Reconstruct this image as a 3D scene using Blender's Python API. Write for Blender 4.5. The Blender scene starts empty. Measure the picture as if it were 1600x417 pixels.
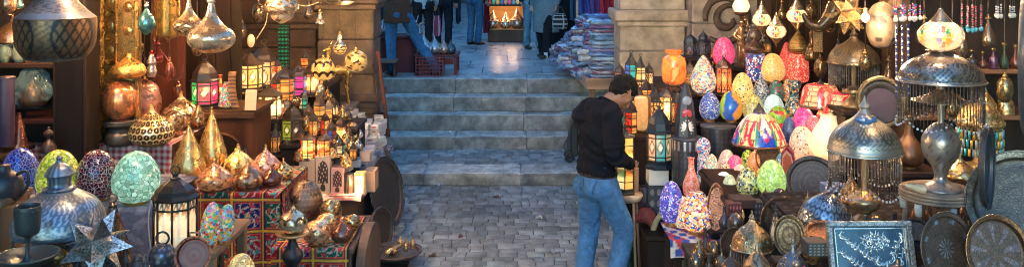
import bpy, bmesh, math, random
from mathutils import Vector, Matrix, noise
RN = random.Random(11)
SC = bpy.context.scene
COL = SC.collection
PI = math.pi
F, YH, H = 1400.0, -60.0, 2.52          # focal length in photo pixels, horizon row, eye height

def P(px, py, d):
    return Vector(((px-800)/F*d, d, H-(py-YH)/F*d))
def on(px, py, z):
    d = (H-z)*F/(py-YH)
    return Vector(((px-800)/F*d, d, z))
def fr(a): return a-math.floor(a)
def mixc(a, b, t): return tuple(a[i]*(1-t)+b[i]*t for i in range(3))
def jit(c, s=.12):
    k = 1+RN.uniform(-s, s)
    return tuple(max(0, x*k*(1+RN.uniform(-s, s)*.4)) for x in c)

# ---------------------------------------------------------------- objects
def thing(name, label, cat, loc=(0,0,0), rz=0, group=None, rot=None):
    o = bpy.data.objects.new(name, None); COL.objects.link(o)
    o.empty_display_size = .05
    o.location = loc; o.rotation_euler = rot if rot else (0,0,rz)
    o['label'] = label; o['category'] = cat
    if group: o['group'] = group
    return o
def tag(o, label, cat, group=None):
    o['label'] = label; o['category'] = cat
    if group: o['group'] = group
    return o

class MB:
    """collects vertices, faces, per-vertex colour (alpha = glow) and builds one mesh object"""
    def __init__(s, col=(1,1,1), a=0):
        s.v=[]; s.f=[]; s.m=[]; s.s=[]; s.c=[]; s.col=tuple(col); s.a=a; s.mi=0; s.M=None
    def add(s, vs, fs, cols=None, sm=False):
        n=len(s.v)
        if s.M is not None: vs=[s.M@Vector(p) for p in vs]
        s.v.extend([tuple(p) for p in vs])
        s.c.extend(cols if cols else [s.col+(s.a,)]*len(vs))
        for f in fs:
            s.f.append(tuple(i+n for i in f)); s.m.append(s.mi); s.s.append(sm)
        return s
    def box(s, c, size, b=0, rot=None, taper=None):
        bm=bmesh.new(); bmesh.ops.create_cube(bm, size=1)
        for v in bm.verts:
            v.co=Vector((v.co.x*size[0], v.co.y*size[1], v.co.z*size[2]))
            if taper and v.co.z>0: v.co.x*=taper; v.co.y*=taper
        if b: bmesh.ops.bevel(bm, geom=bm.edges[:], offset=b, segments=1, affect='EDGES', profile=.5)
        M=Matrix.Translation(c)
        if rot is not None: M=M@rot.to_4x4()
        bm.verts.index_update()
        s.add([M@v.co for v in bm.verts], [[v.index for v in f.verts] for f in bm.faces]); bm.free()
        return s
    def bx(s, x0,x1,y0,y1,z0,z1,b=0):
        return s.box(((x0+x1)/2,(y0+y1)/2,(z0+z1)/2),(x1-x0,y1-y0,z1-z0),b)
    def lathe(s, prof, seg=32, paint=None, c=(0,0,0), n=4, sm=True, tw=0, cap=True, sq=None):
        pr=cr(prof, n) if n>1 else prof
        k=len(pr); vs=[]; cols=[]; fs=[]
        for j,(r,z) in enumerate(pr):
            v=j/max(1,k-1)
            for i in range(seg):
                u=i/seg; a=2*PI*u+tw
                rr=max(r,1e-4)
                vs.append((c[0]+rr*math.cos(a), c[1]+rr*math.sin(a)*(sq or 1), c[2]+z))
                cols.append(paint(u,v) if paint else s.col+(s.a,))
        for j in range(k-1):
            for i in range(seg):
                i2=(i+1)%seg
                fs.append((j*seg+i, j*seg+i2, (j+1)*seg+i2, (j+1)*seg+i))
        if cap:
            fs.append(tuple(range(seg))[::-1]); fs.append(tuple((k-1)*seg+i for i in range(seg)))
        return s.add(vs, fs, cols, sm)
    def tube(s, pts, r, seg=6, closed=False, sm=True):
        pts=[Vector(p) for p in pts]; k=len(pts)
        rs=r if isinstance(r,(list,tuple)) else [r]*k
        vs=[]; fs=[]; up=None
        for j,p in enumerate(pts):
            if closed: t=pts[(j+1)%k]-pts[j-1]
            else: t=pts[min(j+1,k-1)]-pts[max(j-1,0)]
            t=t.normalized() if t.length>1e-9 else Vector((0,0,1))
            if up is None:
                up=Vector((0,0,1)) if abs(t.z)<.9 else Vector((1,0,0))
            a=t.cross(up)
            if a.length<1e-5: a=t.orthogonal()
            a.normalize(); b=a.cross(t).normalized(); up=b
            for i in range(seg):
                th=2*PI*i/seg
                vs.append(p+(a*math.cos(th)+b*math.sin(th))*rs[j])
        for j in range(k if closed else k-1):
            j2=(j+1)%k
            for i in range(seg):
                i2=(i+1)%seg
                fs.append((j*seg+i, j2*seg+i, j2*seg+i2, j*seg+i2))
        if not closed:
            fs.append(tuple(range(seg))); fs.append(tuple((k-1)*seg+i for i in range(seg))[::-1])
        return s.add(vs, fs, None, sm)
    def ring(s, c, R, r, axis='z', n=20, seg=6):
        pts=[]
        for i in range(n):
            a=2*PI*i/n; x,y=R*math.cos(a),R*math.sin(a)
            pts.append(Vector(c)+Vector({'z':(x,y,0),'y':(x,0,y),'x':(0,x,y)}[axis]))
        return s.tube(pts, r, seg, True)
    def ball(s, c, r, seg=10, rg=6, sc=(1,1,1), paint=None):
        vs=[]; fs=[]; cols=[]
        for j in range(rg+1):
            ph=PI*j/rg
            for i in range(seg):
                a=2*PI*i/seg
                rr=max(math.sin(ph),.002)
                vs.append((c[0]+r*sc[0]*rr*math.cos(a), c[1]+r*sc[1]*rr*math.sin(a), c[2]-r*sc[2]*math.cos(ph)))
                cols.append(paint(i/seg,j/rg) if paint else s.col+(s.a,))
        for j in range(rg):
            for i in range(seg):
                i2=(i+1)%seg
                fs.append((j*seg+i, j*seg+i2,(j+1)*seg+i2,(j+1)*seg+i))
        return s.add(vs, fs, cols, True)
    def grid(s, fn, nu, nv, paint=None, sm=True):
        vs=[]; cols=[]
        for j in range(nv+1):
            for i in range(nu+1):
                vs.append(fn(i/nu, j/nv)); cols.append(paint(i/nu,j/nv) if paint else s.col+(s.a,))
        w=nu+1
        fs=[(j*w+i, j*w+i+1,(j+1)*w+i+1,(j+1)*w+i) for j in range(nv) for i in range(nu)]
        return s.add(vs, fs, cols, sm)
    def build(s, name, mats, parent=None, loc=None, rot=None):
        me=bpy.data.meshes.new(name); me.from_pydata(s.v, [], s.f)
        me.polygons.foreach_set('use_smooth', s.s); me.polygons.foreach_set('material_index', s.m)
        at=me.color_attributes.new('col','FLOAT_COLOR','POINT')
        at.data.foreach_set('color', [x for c in s.c for x in c])
        for m in (mats if isinstance(mats,(list,tuple)) else [mats]): me.materials.append(m)
        me.validate(); me.update()
        o=bpy.data.objects.new(name, me); COL.objects.link(o)
        if parent: o.parent=parent
        if loc is not None: o.location=loc
        if rot is not None: o.rotation_euler=rot
        return o

def cr(prof, n):
    out=[]; k=len(prof)
    for i in range(k-1):
        p0=prof[max(i-1,0)]; p1=prof[i]; p2=prof[i+1]; p3=prof[min(i+2,k-1)]
        for j in range(n):
            t=j/n; q=[]
            for a in range(2):
                q.append(.5*(2*p1[a]+(p2[a]-p0[a])*t+(2*p0[a]-5*p1[a]+4*p2[a]-p3[a])*t*t+(3*p1[a]-p0[a]-3*p2[a]+p3[a])*t**3))
            out.append((max(q[0],0),q[1]))
    out.append(prof[-1]); return out
def crv(pts, n):
    pts=[Vector(p) for p in pts]; out=[]; k=len(pts)
    for i in range(k-1):
        p0=pts[max(i-1,0)]; p1=pts[i]; p2=pts[i+1]; p3=pts[min(i+2,k-1)]
        for j in range(n):
            t=j/n
            out.append(.5*(2*p1+(p2-p0)*t+(2*p0-5*p1+4*p2-p3)*t*t+(3*p1-p0-3*p2+p3)*t**3))
    out.append(pts[-1]); return out
def sp(prof, w, h, z0=0): return [(r*w, z*h+z0) for r,z in prof]

# ---------------------------------------------------------------- materials
EK = 0.13
def _new(name):
    m=bpy.data.materials.new(name); m.use_nodes=True
    nt=m.node_tree; nt.nodes.clear()
    out=nt.nodes.new('ShaderNodeOutputMaterial'); b=nt.nodes.new('ShaderNodeBsdfPrincipled')
    nt.links.new(b.outputs[0], out.inputs[0])
    return m, nt, b, out
def fam(name, rough=.5, metal=0, var=.25, vscale=12, bump=0, bscale=60, btype='noise', rvar=.1, coat=0, trans=0, glow=1.0, spec=.5, stretch=None, detail=4, inlay=None):
    m,nt,b,out=_new(name); N=nt.nodes.new; L=nt.links.new
    at=N('ShaderNodeAttribute'); at.attribute_name='col'
    tc=N('ShaderNodeTexCoord'); co=tc.outputs['Object']
    if stretch:
        mp=N('ShaderNodeMapping'); mp.inputs['Scale'].default_value=stretch; L(co,mp.inputs[0]); co=mp.outputs[0]
    no=N('ShaderNodeTexNoise'); no.inputs['Scale'].default_value=vscale; no.inputs['Detail'].default_value=detail; L(co,no.inputs['Vector'])
    mr=N('ShaderNodeMapRange'); mr.inputs[1].default_value=.3; mr.inputs[2].default_value=.7; mr.inputs[3].default_value=1-var; mr.inputs[4].default_value=1+var; L(no.outputs[0],mr.inputs[0])
    mx=N('ShaderNodeVectorMath'); mx.operation='SCALE'; L(at.outputs['Color'],mx.inputs[0]); L(mr.outputs[0],mx.inputs['Scale'])
    base=mx.outputs[0]
    if inlay:      # fine chased tracery: dark lines between small cells, in patches
        iv=N('ShaderNodeTexVoronoi'); iv.feature='DISTANCE_TO_EDGE'; iv.inputs['Scale'].default_value=inlay[0]; L(co,iv.inputs['Vector'])
        lt=N('ShaderNodeMapRange'); lt.inputs[1].default_value=.03; lt.inputs[2].default_value=.13; lt.inputs[3].default_value=inlay[1]; lt.inputs[4].default_value=1.08; L(iv.outputs['Distance'],lt.inputs[0])
        m2=N('ShaderNodeVectorMath'); m2.operation='SCALE'; L(base,m2.inputs[0]); L(lt.outputs[0],m2.inputs['Scale']); base=m2.outputs[0]
    L(base, b.inputs['Base Color'])
    if metal:      # blackened openings and patina are dull, bright metal shines
        ln=N('ShaderNodeVectorMath'); ln.operation='LENGTH'; L(base,ln.inputs[0])
        mm=N('ShaderNodeMapRange'); mm.inputs[1].default_value=.04; mm.inputs[2].default_value=.22; mm.inputs[3].default_value=.1; mm.inputs[4].default_value=metal; L(ln.outputs['Value'],mm.inputs[0]); L(mm.outputs[0],b.inputs['Metallic'])
    else: b.inputs['Metallic'].default_value=0
    b.inputs['Specular IOR Level'].default_value=spec
    rr=N('ShaderNodeMapRange'); rr.inputs[1].default_value=.3; rr.inputs[2].default_value=.7
    rr.inputs[3].default_value=max(.04,rough-rvar); rr.inputs[4].default_value=min(1,rough+rvar); L(no.outputs[0],rr.inputs[0]); L(rr.outputs[0],b.inputs['Roughness'])
    if coat: b.inputs['Coat Weight'].default_value=coat; b.inputs['Coat Roughness'].default_value=.08
    if glow:
        ml=N('ShaderNodeMath'); ml.operation='MULTIPLY'; ml.inputs[1].default_value=glow*EK; L(at.outputs['Alpha'],ml.inputs[0])
        L(at.outputs['Color'],b.inputs['Emission Color']); L(ml.outputs[0],b.inputs['Emission Strength'])
    if bump:
        if btype=='noise':
            t=N('ShaderNodeTexNoise'); t.inputs['Detail'].default_value=5; t.inputs['Scale'].default_value=bscale; o=t.outputs[0]
        elif btype=='hammer':
            t=N('ShaderNodeTexVoronoi'); t.inputs['Scale'].default_value=bscale; o=t.outputs['Distance']
        elif btype=='engrave':
            t=N('ShaderNodeTexVoronoi'); t.feature='DISTANCE_TO_EDGE'; t.inputs['Scale'].default_value=bscale; o=t.outputs['Distance']
        elif btype=='weave':
            t=N('ShaderNodeTexWave'); t.inputs['Scale'].default_value=bscale; t.inputs['Distortion'].default_value=2; o=t.outputs[1]
        L(co,t.inputs['Vector'])
        bp=N('ShaderNodeBump'); bp.inputs['Strength'].default_value=bump; bp.inputs['Distance'].default_value=.01; L(o,bp.inputs['Height']); L(bp.outputs[0],b.inputs['Normal'])
    if trans:
        tr=N('ShaderNodeBsdfTransparent'); ms=N('ShaderNodeMixShader'); ms.inputs[0].default_value=trans
        L(b.outputs[0],ms.inputs[1]); L(tr.outputs[0],ms.inputs[2]); L(ms.outputs[0],out.inputs[0])
    return m
MT = {
 'metal': fam('polished_metal', .26, .80, .12, 14, .10, 60),
 'satin': fam('satin_metal', .38, .72, .22, 10, .12, 90),
 'hammer': fam('hammered_metal', .30, .88, .2, 20, .35, 110, 'hammer'),
 'engrave': fam('engraved_metal', .36, .78, .3, 25, .25, 130, 'engrave', inlay=(60,.5)),
 'glass': fam('coloured_lamp_glass', .15, 0, .18, 30, .15, 60, coat=.6, trans=.12),
 'cloth': fam('woven_cloth', .95, 0, .18, 40, .35, 260, spec=.12),
 'denim': fam('denim', .88, 0, .25, 22, .4, 300, spec=.2),
 'wood': fam('old_wood', .68, 0, .5, 6, .45, 14, stretch=(1,1,.12), glow=0, spec=.22),
 'woodh': fam('old_wood_boards', .64, 0, .5, 6, .45, 14, stretch=(.12,1,1), glow=0, spec=.25),
 'stone': fam('old_stone', .8, 0, .42, 7, .8, 38, glow=0, detail=10),
 'plaster': fam('old_plaster', .9, 0, .4, 2.2, .5, 14, glow=0, detail=9),
 'card': fam('printed_card', .7, 0, .08, 20, .1, 90),
 'plastic': fam('dull_plastic', .42, 0, .1, 20, .05, 60),
 'skin': fam('skin', .55, 0, .08, 25, .1, 120),
 'hair': fam('dark_hair', .7, 0, .5, 60, .9, 160, glow=0, spec=.2),
 'leather': fam('worn_leather', .55, 0, .35, 20, .3, 60),
 'glaze': fam('glazed_ceramic', .22, 0, .15, 20, .1, 50, coat=.4),
}
def film():
    m,nt,b,out=_new('thin_plastic_film'); N=nt.nodes.new; L=nt.links.new
    b.inputs['Base Color'].default_value=(.16,.27,.27,1); b.inputs['Roughness'].default_value=.12
    t=N('ShaderNodeTexNoise'); t.inputs['Scale'].default_value=40; bp=N('ShaderNodeBump'); bp.inputs['Strength'].default_value=.8; L(t.outputs[0],bp.inputs['Height']); L(bp.outputs[0],b.inputs['Normal'])
    tr=N('ShaderNodeBsdfTransparent'); ms=N('ShaderNodeMixShader'); ms.inputs[0].default_value=.68
    L(b.outputs[0],ms.inputs[1]); L(tr.outputs[0],ms.inputs[2]); L(ms.outputs[0],out.inputs[0]); return m
MT['film']=film()
_mos={}
def mosaic(pal, scale=70, glow=.5, grout=(.75,.72,.65), gw=.06, trans=.06, ggl=.35):
    key=(tuple(pal),scale,glow,grout,gw)
    if key in _mos: return _mos[key]
    m,nt,b,out=_new('mosaic_glass'); N=nt.nodes.new; L=nt.links.new
    tc=N('ShaderNodeTexCoord')
    v=N('ShaderNodeTexVoronoi'); v.inputs['Scale'].default_value=scale; L(tc.outputs['Object'],v.inputs['Vector'])
    e=N('ShaderNodeTexVoronoi'); e.feature='DISTANCE_TO_EDGE'; e.inputs['Scale'].default_value=scale; L(tc.outputs['Object'],e.inputs['Vector'])
    sx=N('ShaderNodeSeparateColor'); L(v.outputs['Color'],sx.inputs[0])
    cr_=N('ShaderNodeValToRGB'); cr_.color_ramp.interpolation='CONSTANT'
    el=cr_.color_ramp.elements; k=len(pal)
    while len(el)<k: el.new(.5)
    for i,c in enumerate(pal): el[i].position=i/k; el[i].color=tuple(c)+(1,)
    L(sx.outputs[0],cr_.inputs[0])
    hv=N('ShaderNodeMapRange'); hv.inputs[3].default_value=.55; hv.inputs[4].default_value=1.25; L(sx.outputs[1],hv.inputs[0])
    sc=N('ShaderNodeVectorMath'); sc.operation='SCALE'; L(cr_.outputs[0],sc.inputs[0]); L(hv.outputs[0],sc.inputs['Scale'])
    lt=N('ShaderNodeMath'); lt.operation='LESS_THAN'; lt.inputs[1].default_value=gw*.75; L(e.outputs['Distance'],lt.inputs[0])
    mx=N('ShaderNodeMix'); mx.data_type='RGBA'; L(lt.outputs[0],mx.inputs[0]); L(sc.outputs[0],mx.inputs[6]); mx.inputs[7].default_value=grout+(1,)
    dm=N('ShaderNodeVectorMath'); dm.operation='SCALE'; dm.inputs['Scale'].default_value=.68; L(mx.outputs[2],dm.inputs[0]); L(dm.outputs[0],b.inputs['Base Color']); L(mx.outputs[2],b.inputs['Emission Color'])
    gs=N('ShaderNodeMapRange'); gs.inputs[3].default_value=glow*1.9*EK; gs.inputs[4].default_value=glow*1.9*ggl*EK; L(lt.outputs[0],gs.inputs[0]); L(gs.outputs[0],b.inputs['Emission Strength'])
    b.inputs['Roughness'].default_value=.18; b.inputs['Coat Weight'].default_value=.3
    bp=N('ShaderNodeBump'); bp.inputs['Strength'].default_value=.5; bp.inputs['Distance'].default_value=.004
    mn=N('ShaderNodeMath'); mn.operation='MINIMUM'; mn.inputs[1].default_value=.15; L(e.outputs['Distance'],mn.inputs[0]); L(mn.outputs[0],bp.inputs['Height']); L(bp.outputs[0],b.inputs['Normal'])
    _mos[key]=m; return m

# colours
BRASS=(.76,.42,.11); DBRASS=(.28,.15,.05); GOLD=(.92,.55,.14); COPPER=(.70,.29,.14); DCOPPER=(.30,.12,.07)
SILV=(.68,.66,.60); STEEL=(.24,.29,.34); BLK=(.025,.026,.03); BRONZE=(.22,.14,.08); PEWTER=(.34,.33,.31)
WDK=(.016,.009,.007); WMID=(.085,.038,.018); WRED=(.10,.028,.02); WPALE=(.26,.15,.08)

def pat(kind, n, m, c0, c1, glow=0, th=.3, g0=0):
    c0=tuple(c0)+(g0,); c1=tuple(c1)+(glow,)
    def f(u,v):
        row=math.floor(v*m); fu=fr(u*n+.5*(row%2))-.5; fv=fr(v*m)
        if kind=='scales': h=abs(math.hypot(fu,fv)-.5)<th*.4
        elif kind=='dots': h=math.hypot(fu,fv-.5)<th
        elif kind=='rings': h=abs(math.hypot(fu,fv-.5)-.3)<th*.4
        elif kind=='lattice': h=abs(fr(u*n+v*m)-.5)<th*.4 or abs(fr(u*n-v*m)-.5)<th*.4
        elif kind=='ara': h=math.sin(2*PI*n*u)*math.cos(2*PI*m*v)+.6*math.sin(4*PI*n*u+3*math.sin(2*PI*m*v))>th*2
        elif kind=='bands': h=fv<th
        elif kind=='flutes': h=abs(fu)<th*.5
        elif kind=='petal': h=abs(fu)<th*math.sin(PI*fv)
        else: h=False
        return c1 if h else c0
    return f
def zoned(f, g, v0, v1):
    """pattern f between v0 and v1 of the profile, plain colour g elsewhere"""
    g=tuple(g)+(0,)
    return lambda u,v: f(u,(v-v0)/(v1-v0)) if v0<v<v1 else g

# profiles: radius as a fraction of width, height as a fraction of height
ONION=[(.22,0),(.40,.06),(.5,.24),(.47,.42),(.33,.60),(.15,.77),(.06,.89),(.025,1)]
DROP=[(.28,0),(.44,.08),(.5,.22),(.45,.38),(.31,.6),(.15,.82),(.05,.96),(.02,1)]
EGG=[(.17,0),(.35,.06),(.47,.22),(.5,.4),(.46,.6),(.35,.8),(.2,.94),(.0,1)]
PEND=[(.05,0),(.22,.02),(.42,.13),(.5,.28),(.43,.42),(.24,.56),(.12,.74),(.07,.92),(.05,1)]
BALL=[(.12,0),(.3,.06),(.45,.24),(.5,.48),(.45,.74),(.3,.92),(.1,1)]
DOME=[(.5,0),(.5,.05),(.47,.3),(.38,.52),(.22,.68),(.1,.78),(.07,.86),(.02,1)]
BOTTLE=[(.3,0),(.47,.08),(.5,.25),(.38,.45),(.17,.62),(.13,.85),(.17,1)]

def sz(px, d): return px*d/F
def bulb(loc, w, col=(1,.58,.24), r=.03):
    l=bpy.data.lights.new('bulb_light','POINT'); l.energy=w*.5; l.color=col; l.shadow_soft_size=r
    o=bpy.data.objects.new('bulb_light', l); COL.objects.link(o); o.location=loc; return o

def where(x, yb, z=None, d=None):
    return P(x,yb,d) if d else on(x,yb,z)

def egg(x, yt, yb, w, z=None, d=None, mat=None, label='', cat='lamp', prof=EGG, base=DBRASS, paint=None, tilt=None, name='egg_lamp', group=None, light=0):
    p=where(x,yb,z,d); D=p.y; W=sz(w,D); h=sz(yb-yt,D)
    t=thing(name,label,cat,p,0,group,tilt)
    if mat is None: mat=MT['glass']
    b=h*.07
    MB().lathe(sp(prof,W,h-b,b), 40, paint, n=5).build('glass_shade', mat, t)
    MB(base).lathe([(W*.24,0),(W*.24,b*.6),(W*.2,b*1.25),(W*.15,b*1.3)],20,n=1,sm=False).build('base', MT['satin'], t)
    if light: bulb(p+Vector((0,0,h*.5)), light)
    return t

def pierced(x, yt, yb, w, z=None, d=None, prof=ONION, paint=None, col=BRASS, mat='metal', label='', name='pierced_lamp', foot=None, knob=True, group=None, tilt=None, seg=64, n=7, light=0, cat='lamp'):
    p=where(x,yb,z,d); D=p.y; W=sz(w,D); h=sz(yb-yt,D)
    t=thing(name,label,cat,p,RN.uniform(0,1),group,tilt)
    b=h*.05
    MB(col).lathe(sp(prof,W,h*.93-b,b), seg, paint, n=n).build('shell', MT[mat], t); sh=t.children[0]
    MB(foot or DBRASS).lathe([(W*.27,0),(W*.27,b*.7),(W*.22,b*1.3)],20,n=1,sm=False).build('foot', MT['satin'], t)
    if knob:
        r=W*.05; k=MB(foot or BRASS); k.lathe([(r*.5,h*.9),(r*1.1,h*.925),(r*.5,h*.945),(r*.95,h*.97),(0,h)],12,n=2).build('knob', MT['metal'], sh)
    if light: bulb(p+Vector((0,-.0,h*.4)), light)
    return t

def pendant(x, yt, yb, w, d, prof=PEND, paint=None, col=BRASS, mat='metal', label='', name='hanging_lamp', zc=3.02, cap=BRASS, light=0, group=None, seg=64, cat='lamp', shellmat=None, drop=False, kink=0, chain=(.05,.035,.02)):
    p=P(x,yb,d); W=sz(w,d); h=sz(yb-yt,d)
    t=thing(name,label,cat,p,RN.uniform(0,1),group)
    MB(col).lathe(sp(prof,W,h), seg, paint, n=7).build('shell', shellmat or MT[mat], t)
    r=max(.012,W*.06)
    MB(cap).lathe([(r*1.4,h*.985),(r*1.5,h+r*.5),(r*.7,h+r*1.2),(r*.8,h+r*1.8),(.002,h+r*2.6)],14,n=2).build('cap', MT['metal'], t)
    cp=[o for o in t.children if o.name.startswith('cap')][0]
    c=MB(chain)
    zt=zc-p.z
    c.ring((0,0,h+r*3.1),r*.8,r*.18,'y',12,5)
    c.tube(crv([(0,0,h+r*3.7),(kink*.3,0,h+(zt-h)*.4),(kink,0,zt)],6),.0032,5)
    c.build('chain', MT['satin'], cp)
    if drop:
        MB(cap).lathe([(.001,-h*.35),(W*.05,-h*.25),(W*.03,-h*.12),(W*.16,-h*.02),(W*.2,.004)],14,n=3).build('finial', MT['metal'], t)
    if light: bulb(p+Vector((0,0,h*.35)), light)
    return t

def lantern(x, yt, yb, w, z=None, d=None, n=6, cols=((.9,.55,.2),), lit=1.5, roof=BRONZE, label='', style='arch', rz=None, dome='dome', fr_=(.05,.035,.025), foot=.08, top=.56, group=None, ring=True, taper=1.0, light=0, metal='satin', name='lantern', hang=None):
    roof=tuple(c*.6 for c in roof); lit=lit*.68; light=light*.5
    p=where(x,yb,z,d); D=p.y; W=sz(w,D); h=sz(yb-yt,D)
    t=thing(name,label,'lantern',p,(RN.uniform(0,1) if rz is None else rz),group)
    R=W*.5; r0=R*.86; r1=r0*taper; z0=h*foot; z1=h*top
    MB(roof).lathe([(R*.98,0),(R*.98,h*foot*.35),(R*.86,h*foot*.55),(R*.95,h*foot)],n,n=1,sm=False).build('base', MT[metal], t)
    nx,ny=9,14
    g=MB()
    for k in range(n):
        a0=2*PI*k/n; a1=2*PI*(k+1)/n; c=cols[k%len(cols)]
        def fn(u,v,a0=a0,a1=a1):
            rr=(r0*(1-v)+r1*v)*.97
            A=Vector((math.cos(a0),math.sin(a0),0)); B=Vector((math.cos(a1),math.sin(a1),0))
            q=(A*(1-u)+B*u)*rr; return (q.x,q.y,z0+(z1-z0)*v)
        def pt(u,v,c=c):
            dk=False; x_=abs(u-.5)*2
            if style=='arch':
                dk = (v>.62 and x_>.9-((v-.62)*2.2)) or v<.08 or (v>.62 and abs(x_-(.9-((v-.62)*2.2)))<.1)
            elif style=='dots':
                dk = (fr(u*3)-.5)**2+(fr(v*5)-.5)**2<.05
            elif style=='lat':
                dk = abs(fr(u*2+v*3)-.5)<.09 or abs(fr(u*2-v*3)-.5)<.09
            elif style=='fili':
                dk = (math.sin(u*2*PI)*math.cos(v*6*PI)+.6*math.sin(v*9*PI+u*7)>.55) or x_>.84
            elif style=='ornate':
                q=math.sin(u*6*PI)*math.cos(v*18*PI+u*4)
                dk = x_>.86 or v<.05 or (v>.80 and q>-.1) or (.60<v<.80 and x_>1.25-(v-.6)*5.2+.15*q) or (v<.16 and q>.25) or (.74<v<.78) or abs(x_-.66)<.035 and v>.16
            elif style=='bands':
                dk = abs(v-.33)<.05 or abs(v-.7)<.05
            elif style=='gem':
                if (u-.5)**2+((v-.5)*1.6)**2<.03: return (1,.85,.6,lit)
                dk = abs(math.hypot(u-.5,(v-.5)*1.6)-.3)<.05
            if dk: return (c[0]*.10+.02,c[1]*.10+.012,c[2]*.10+.01,lit*.12)
            return tuple(c)+(lit,)
        g.grid(fn,nx,ny,pt,False)
    g.build('glass', MT['glass'], t)
    f=MB(fr_); b=max(.0035,R*.05)
    for k in range(n):
        a=2*PI*k/n
        f.tube([(r0*math.cos(a),r0*math.sin(a),z0-.002),(r1*math.cos(a),r1*math.sin(a),z1+.002)],b,5)
    for zz,rr in ((z0,r0),(z0+(z1-z0)*.14,r0*(1-.14)+r1*.14),(z0+(z1-z0)*.84,r0*.16+r1*.84),(z1,r1)):
        f.tube([(rr*math.cos(2*PI*k/n),rr*math.sin(2*PI*k/n),zz) for k in range(n)],b*.9,5,True)
    f.build('frame', MT[metal], t)
    rf=MB(roof); zr=h*.86
    if dome=='dome': pr=[(r1*1.14,z1),(r1*1.14,z1+h*.015),(r1*.98,z1+h*.05),(r1*.92,z1+(zr-z1)*.45),(r1*.62,z1+(zr-z1)*.75),(r1*.25,zr)]
    elif dome=='tier': pr=[(r1*1.18,z1),(r1*1.2,z1+h*.02),(r1*.7,z1+(zr-z1)*.3),(r1*.66,z1+(zr-z1)*.55),(r1*.74,z1+(zr-z1)*.58),(r1*.3,zr)]
    else: pr=[(r1*1.15,z1),(r1*1.15,z1+h*.015),(r1*.7,z1+(zr-z1)*.45),(r1*.2,zr)]
    rf.lathe(pr,n,n=1,sm=False); ro=rf.build('roof', MT[metal], t)
    q=MB(roof); r=R*.16
    zt=h if not ring else h*.93
    q.lathe([(r*1.4,zr-.004),(r*1.5,zr+h*.01),(r*.6,zr+h*.025),(r*.9,zr+(zt-zr)*.6),(.002,zt)],10,n=2)
    if ring: q.ring((0,0,h*.95),h*.045,max(.002,h*.008),'y',14,5)
    q.build('finial', MT[metal], ro)
    if hang is not None:
        c=MB((.05,.035,.02)); c.tube([(0,0,h*.99),(0,0,hang-p.z)],.0032,5); c.build('chain', MT['satin'], t)
    if light: bulb(p+Vector((0,0,(z0+z1)/2)), light)
    return t

def tray(x, y, rx, ry_m, d, rot, label, col=BRONZE, name='metal_tray', paint=None, deep=.02, rim=.07, seg=64, mat='engrave', rimcol=None, flute=0, group=None):
    """round dish of radius rx pixels at depth d, centre at (x,y); built facing +Z, then rotated"""
    p=P(x,y,d); R=sz(rx,d)
    t=thing(name,label,'tray',p,0,group,rot)
    m=MB(col)
    pr=[(.001,0),(R*.3,.0),(R*.62,.0),(R*.84,.001),(R*.87,deep*.8),(R*.93,deep),(R,deep*1.1),(R*1.0,deep*.8),(R*.86,-.006),(R*.4,-.009),(.001,-.009)]
    def pp(u,v):
        if v<.42 and paint: return paint(u,v/.42)
        c=rimcol or col
        if flute and .42<v<.80 and fr(u*flute)<.25: return tuple(x_*.25 for x_ in c)+(0,)
        return tuple(c)+(0,) if v>.42 else tuple(col)+(0,)
    m.lathe(pr,seg,pp,n=5,cap=False,sq=ry_m)
    dd=m.build('dish', MT[mat], t)
    rr=MB(rimcol or col); rr.tube([(R*math.cos(2*PI*i/48),R*math.sin(2*PI*i/48)*(ry_m or 1),deep*1.1) for i in range(48)],R*.018,6,True); rr.build('rolled_rim', MT['metal'], dd)
    return t

def fix_lathe_paint(): pass

# voxel-remeshed organic bodies
def remesh(o, vox, smooth=4, fac=.5):
    m=o.modifiers.new('r','REMESH'); m.mode='VOXEL'; m.voxel_size=vox; m.use_smooth_shade=True
    if smooth:
        s=o.modifiers.new('s','SMOOTH'); s.iterations=smooth; s.factor=fac
    dg=bpy.context.evaluated_depsgraph_get(); dg.update()
    me=bpy.data.meshes.new_from_object(o.evaluated_get(dg))
    o.modifiers.clear(); old=o.data
    for mt in old.materials:
        if mt.name not in me.materials: me.materials.append(mt)
    o.data=me; bpy.data.meshes.remove(old)
    return o
def recolour(o, fn):
    me=o.data
    for a in list(me.color_attributes): me.color_attributes.remove(a)
    at=me.color_attributes.new('col','FLOAT_COLOR','POINT')
    out=[]
    for v in me.vertices: out.extend(fn(v.co, v.normal))
    at.data.foreach_set('color', out)
def displace(o, fn):
    me=o.data
    ns=[v.normal.copy() for v in me.vertices]
    for v,n in zip(me.vertices,ns): v.co=v.co+n*fn(v.co)
    me.update()
def limb(b, pts, rs, seg=14, n=5):
    b.tube(crv(pts,n), [x[0] for x in cr([(r,i) for i,r in enumerate(rs)],n)], seg)
    for p,r in ((pts[0],rs[0]),(pts[-1],rs[-1])): b.ball(p,r*.98,12,8)
def loft(b, rings, seg=20, n=4):
    """rings: (centre, lateral half width, depth half width, lateral dir, depth dir)"""
    cs=crv([r[0] for r in rings],n); a=[x[0] for x in cr([(r[1],i) for i,r in enumerate(rings)],n)]; c=[x[0] for x in cr([(r[2],i) for i,r in enumerate(rings)],n)]
    lat=crv([r[3] for r in rings],n); dep=crv([r[4] for r in rings],n)
    vs=[]; fs=[]; k=len(cs)
    for j in range(k):
        for i in range(seg):
            t=2*PI*i/seg; vs.append(cs[j]+lat[j]*a[j]*math.cos(t)+dep[j]*c[j]*math.sin(t))
    for j in range(k-1):
        for i in range(seg):
            i2=(i+1)%seg; fs.append((j*seg+i,j*seg+i2,(j+1)*seg+i2,(j+1)*seg+i))
    fs.append(tuple(range(seg))[::-1]); fs.append(tuple((k-1)*seg+i for i in range(seg)))
    b.add(vs,fs,None,True)
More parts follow.
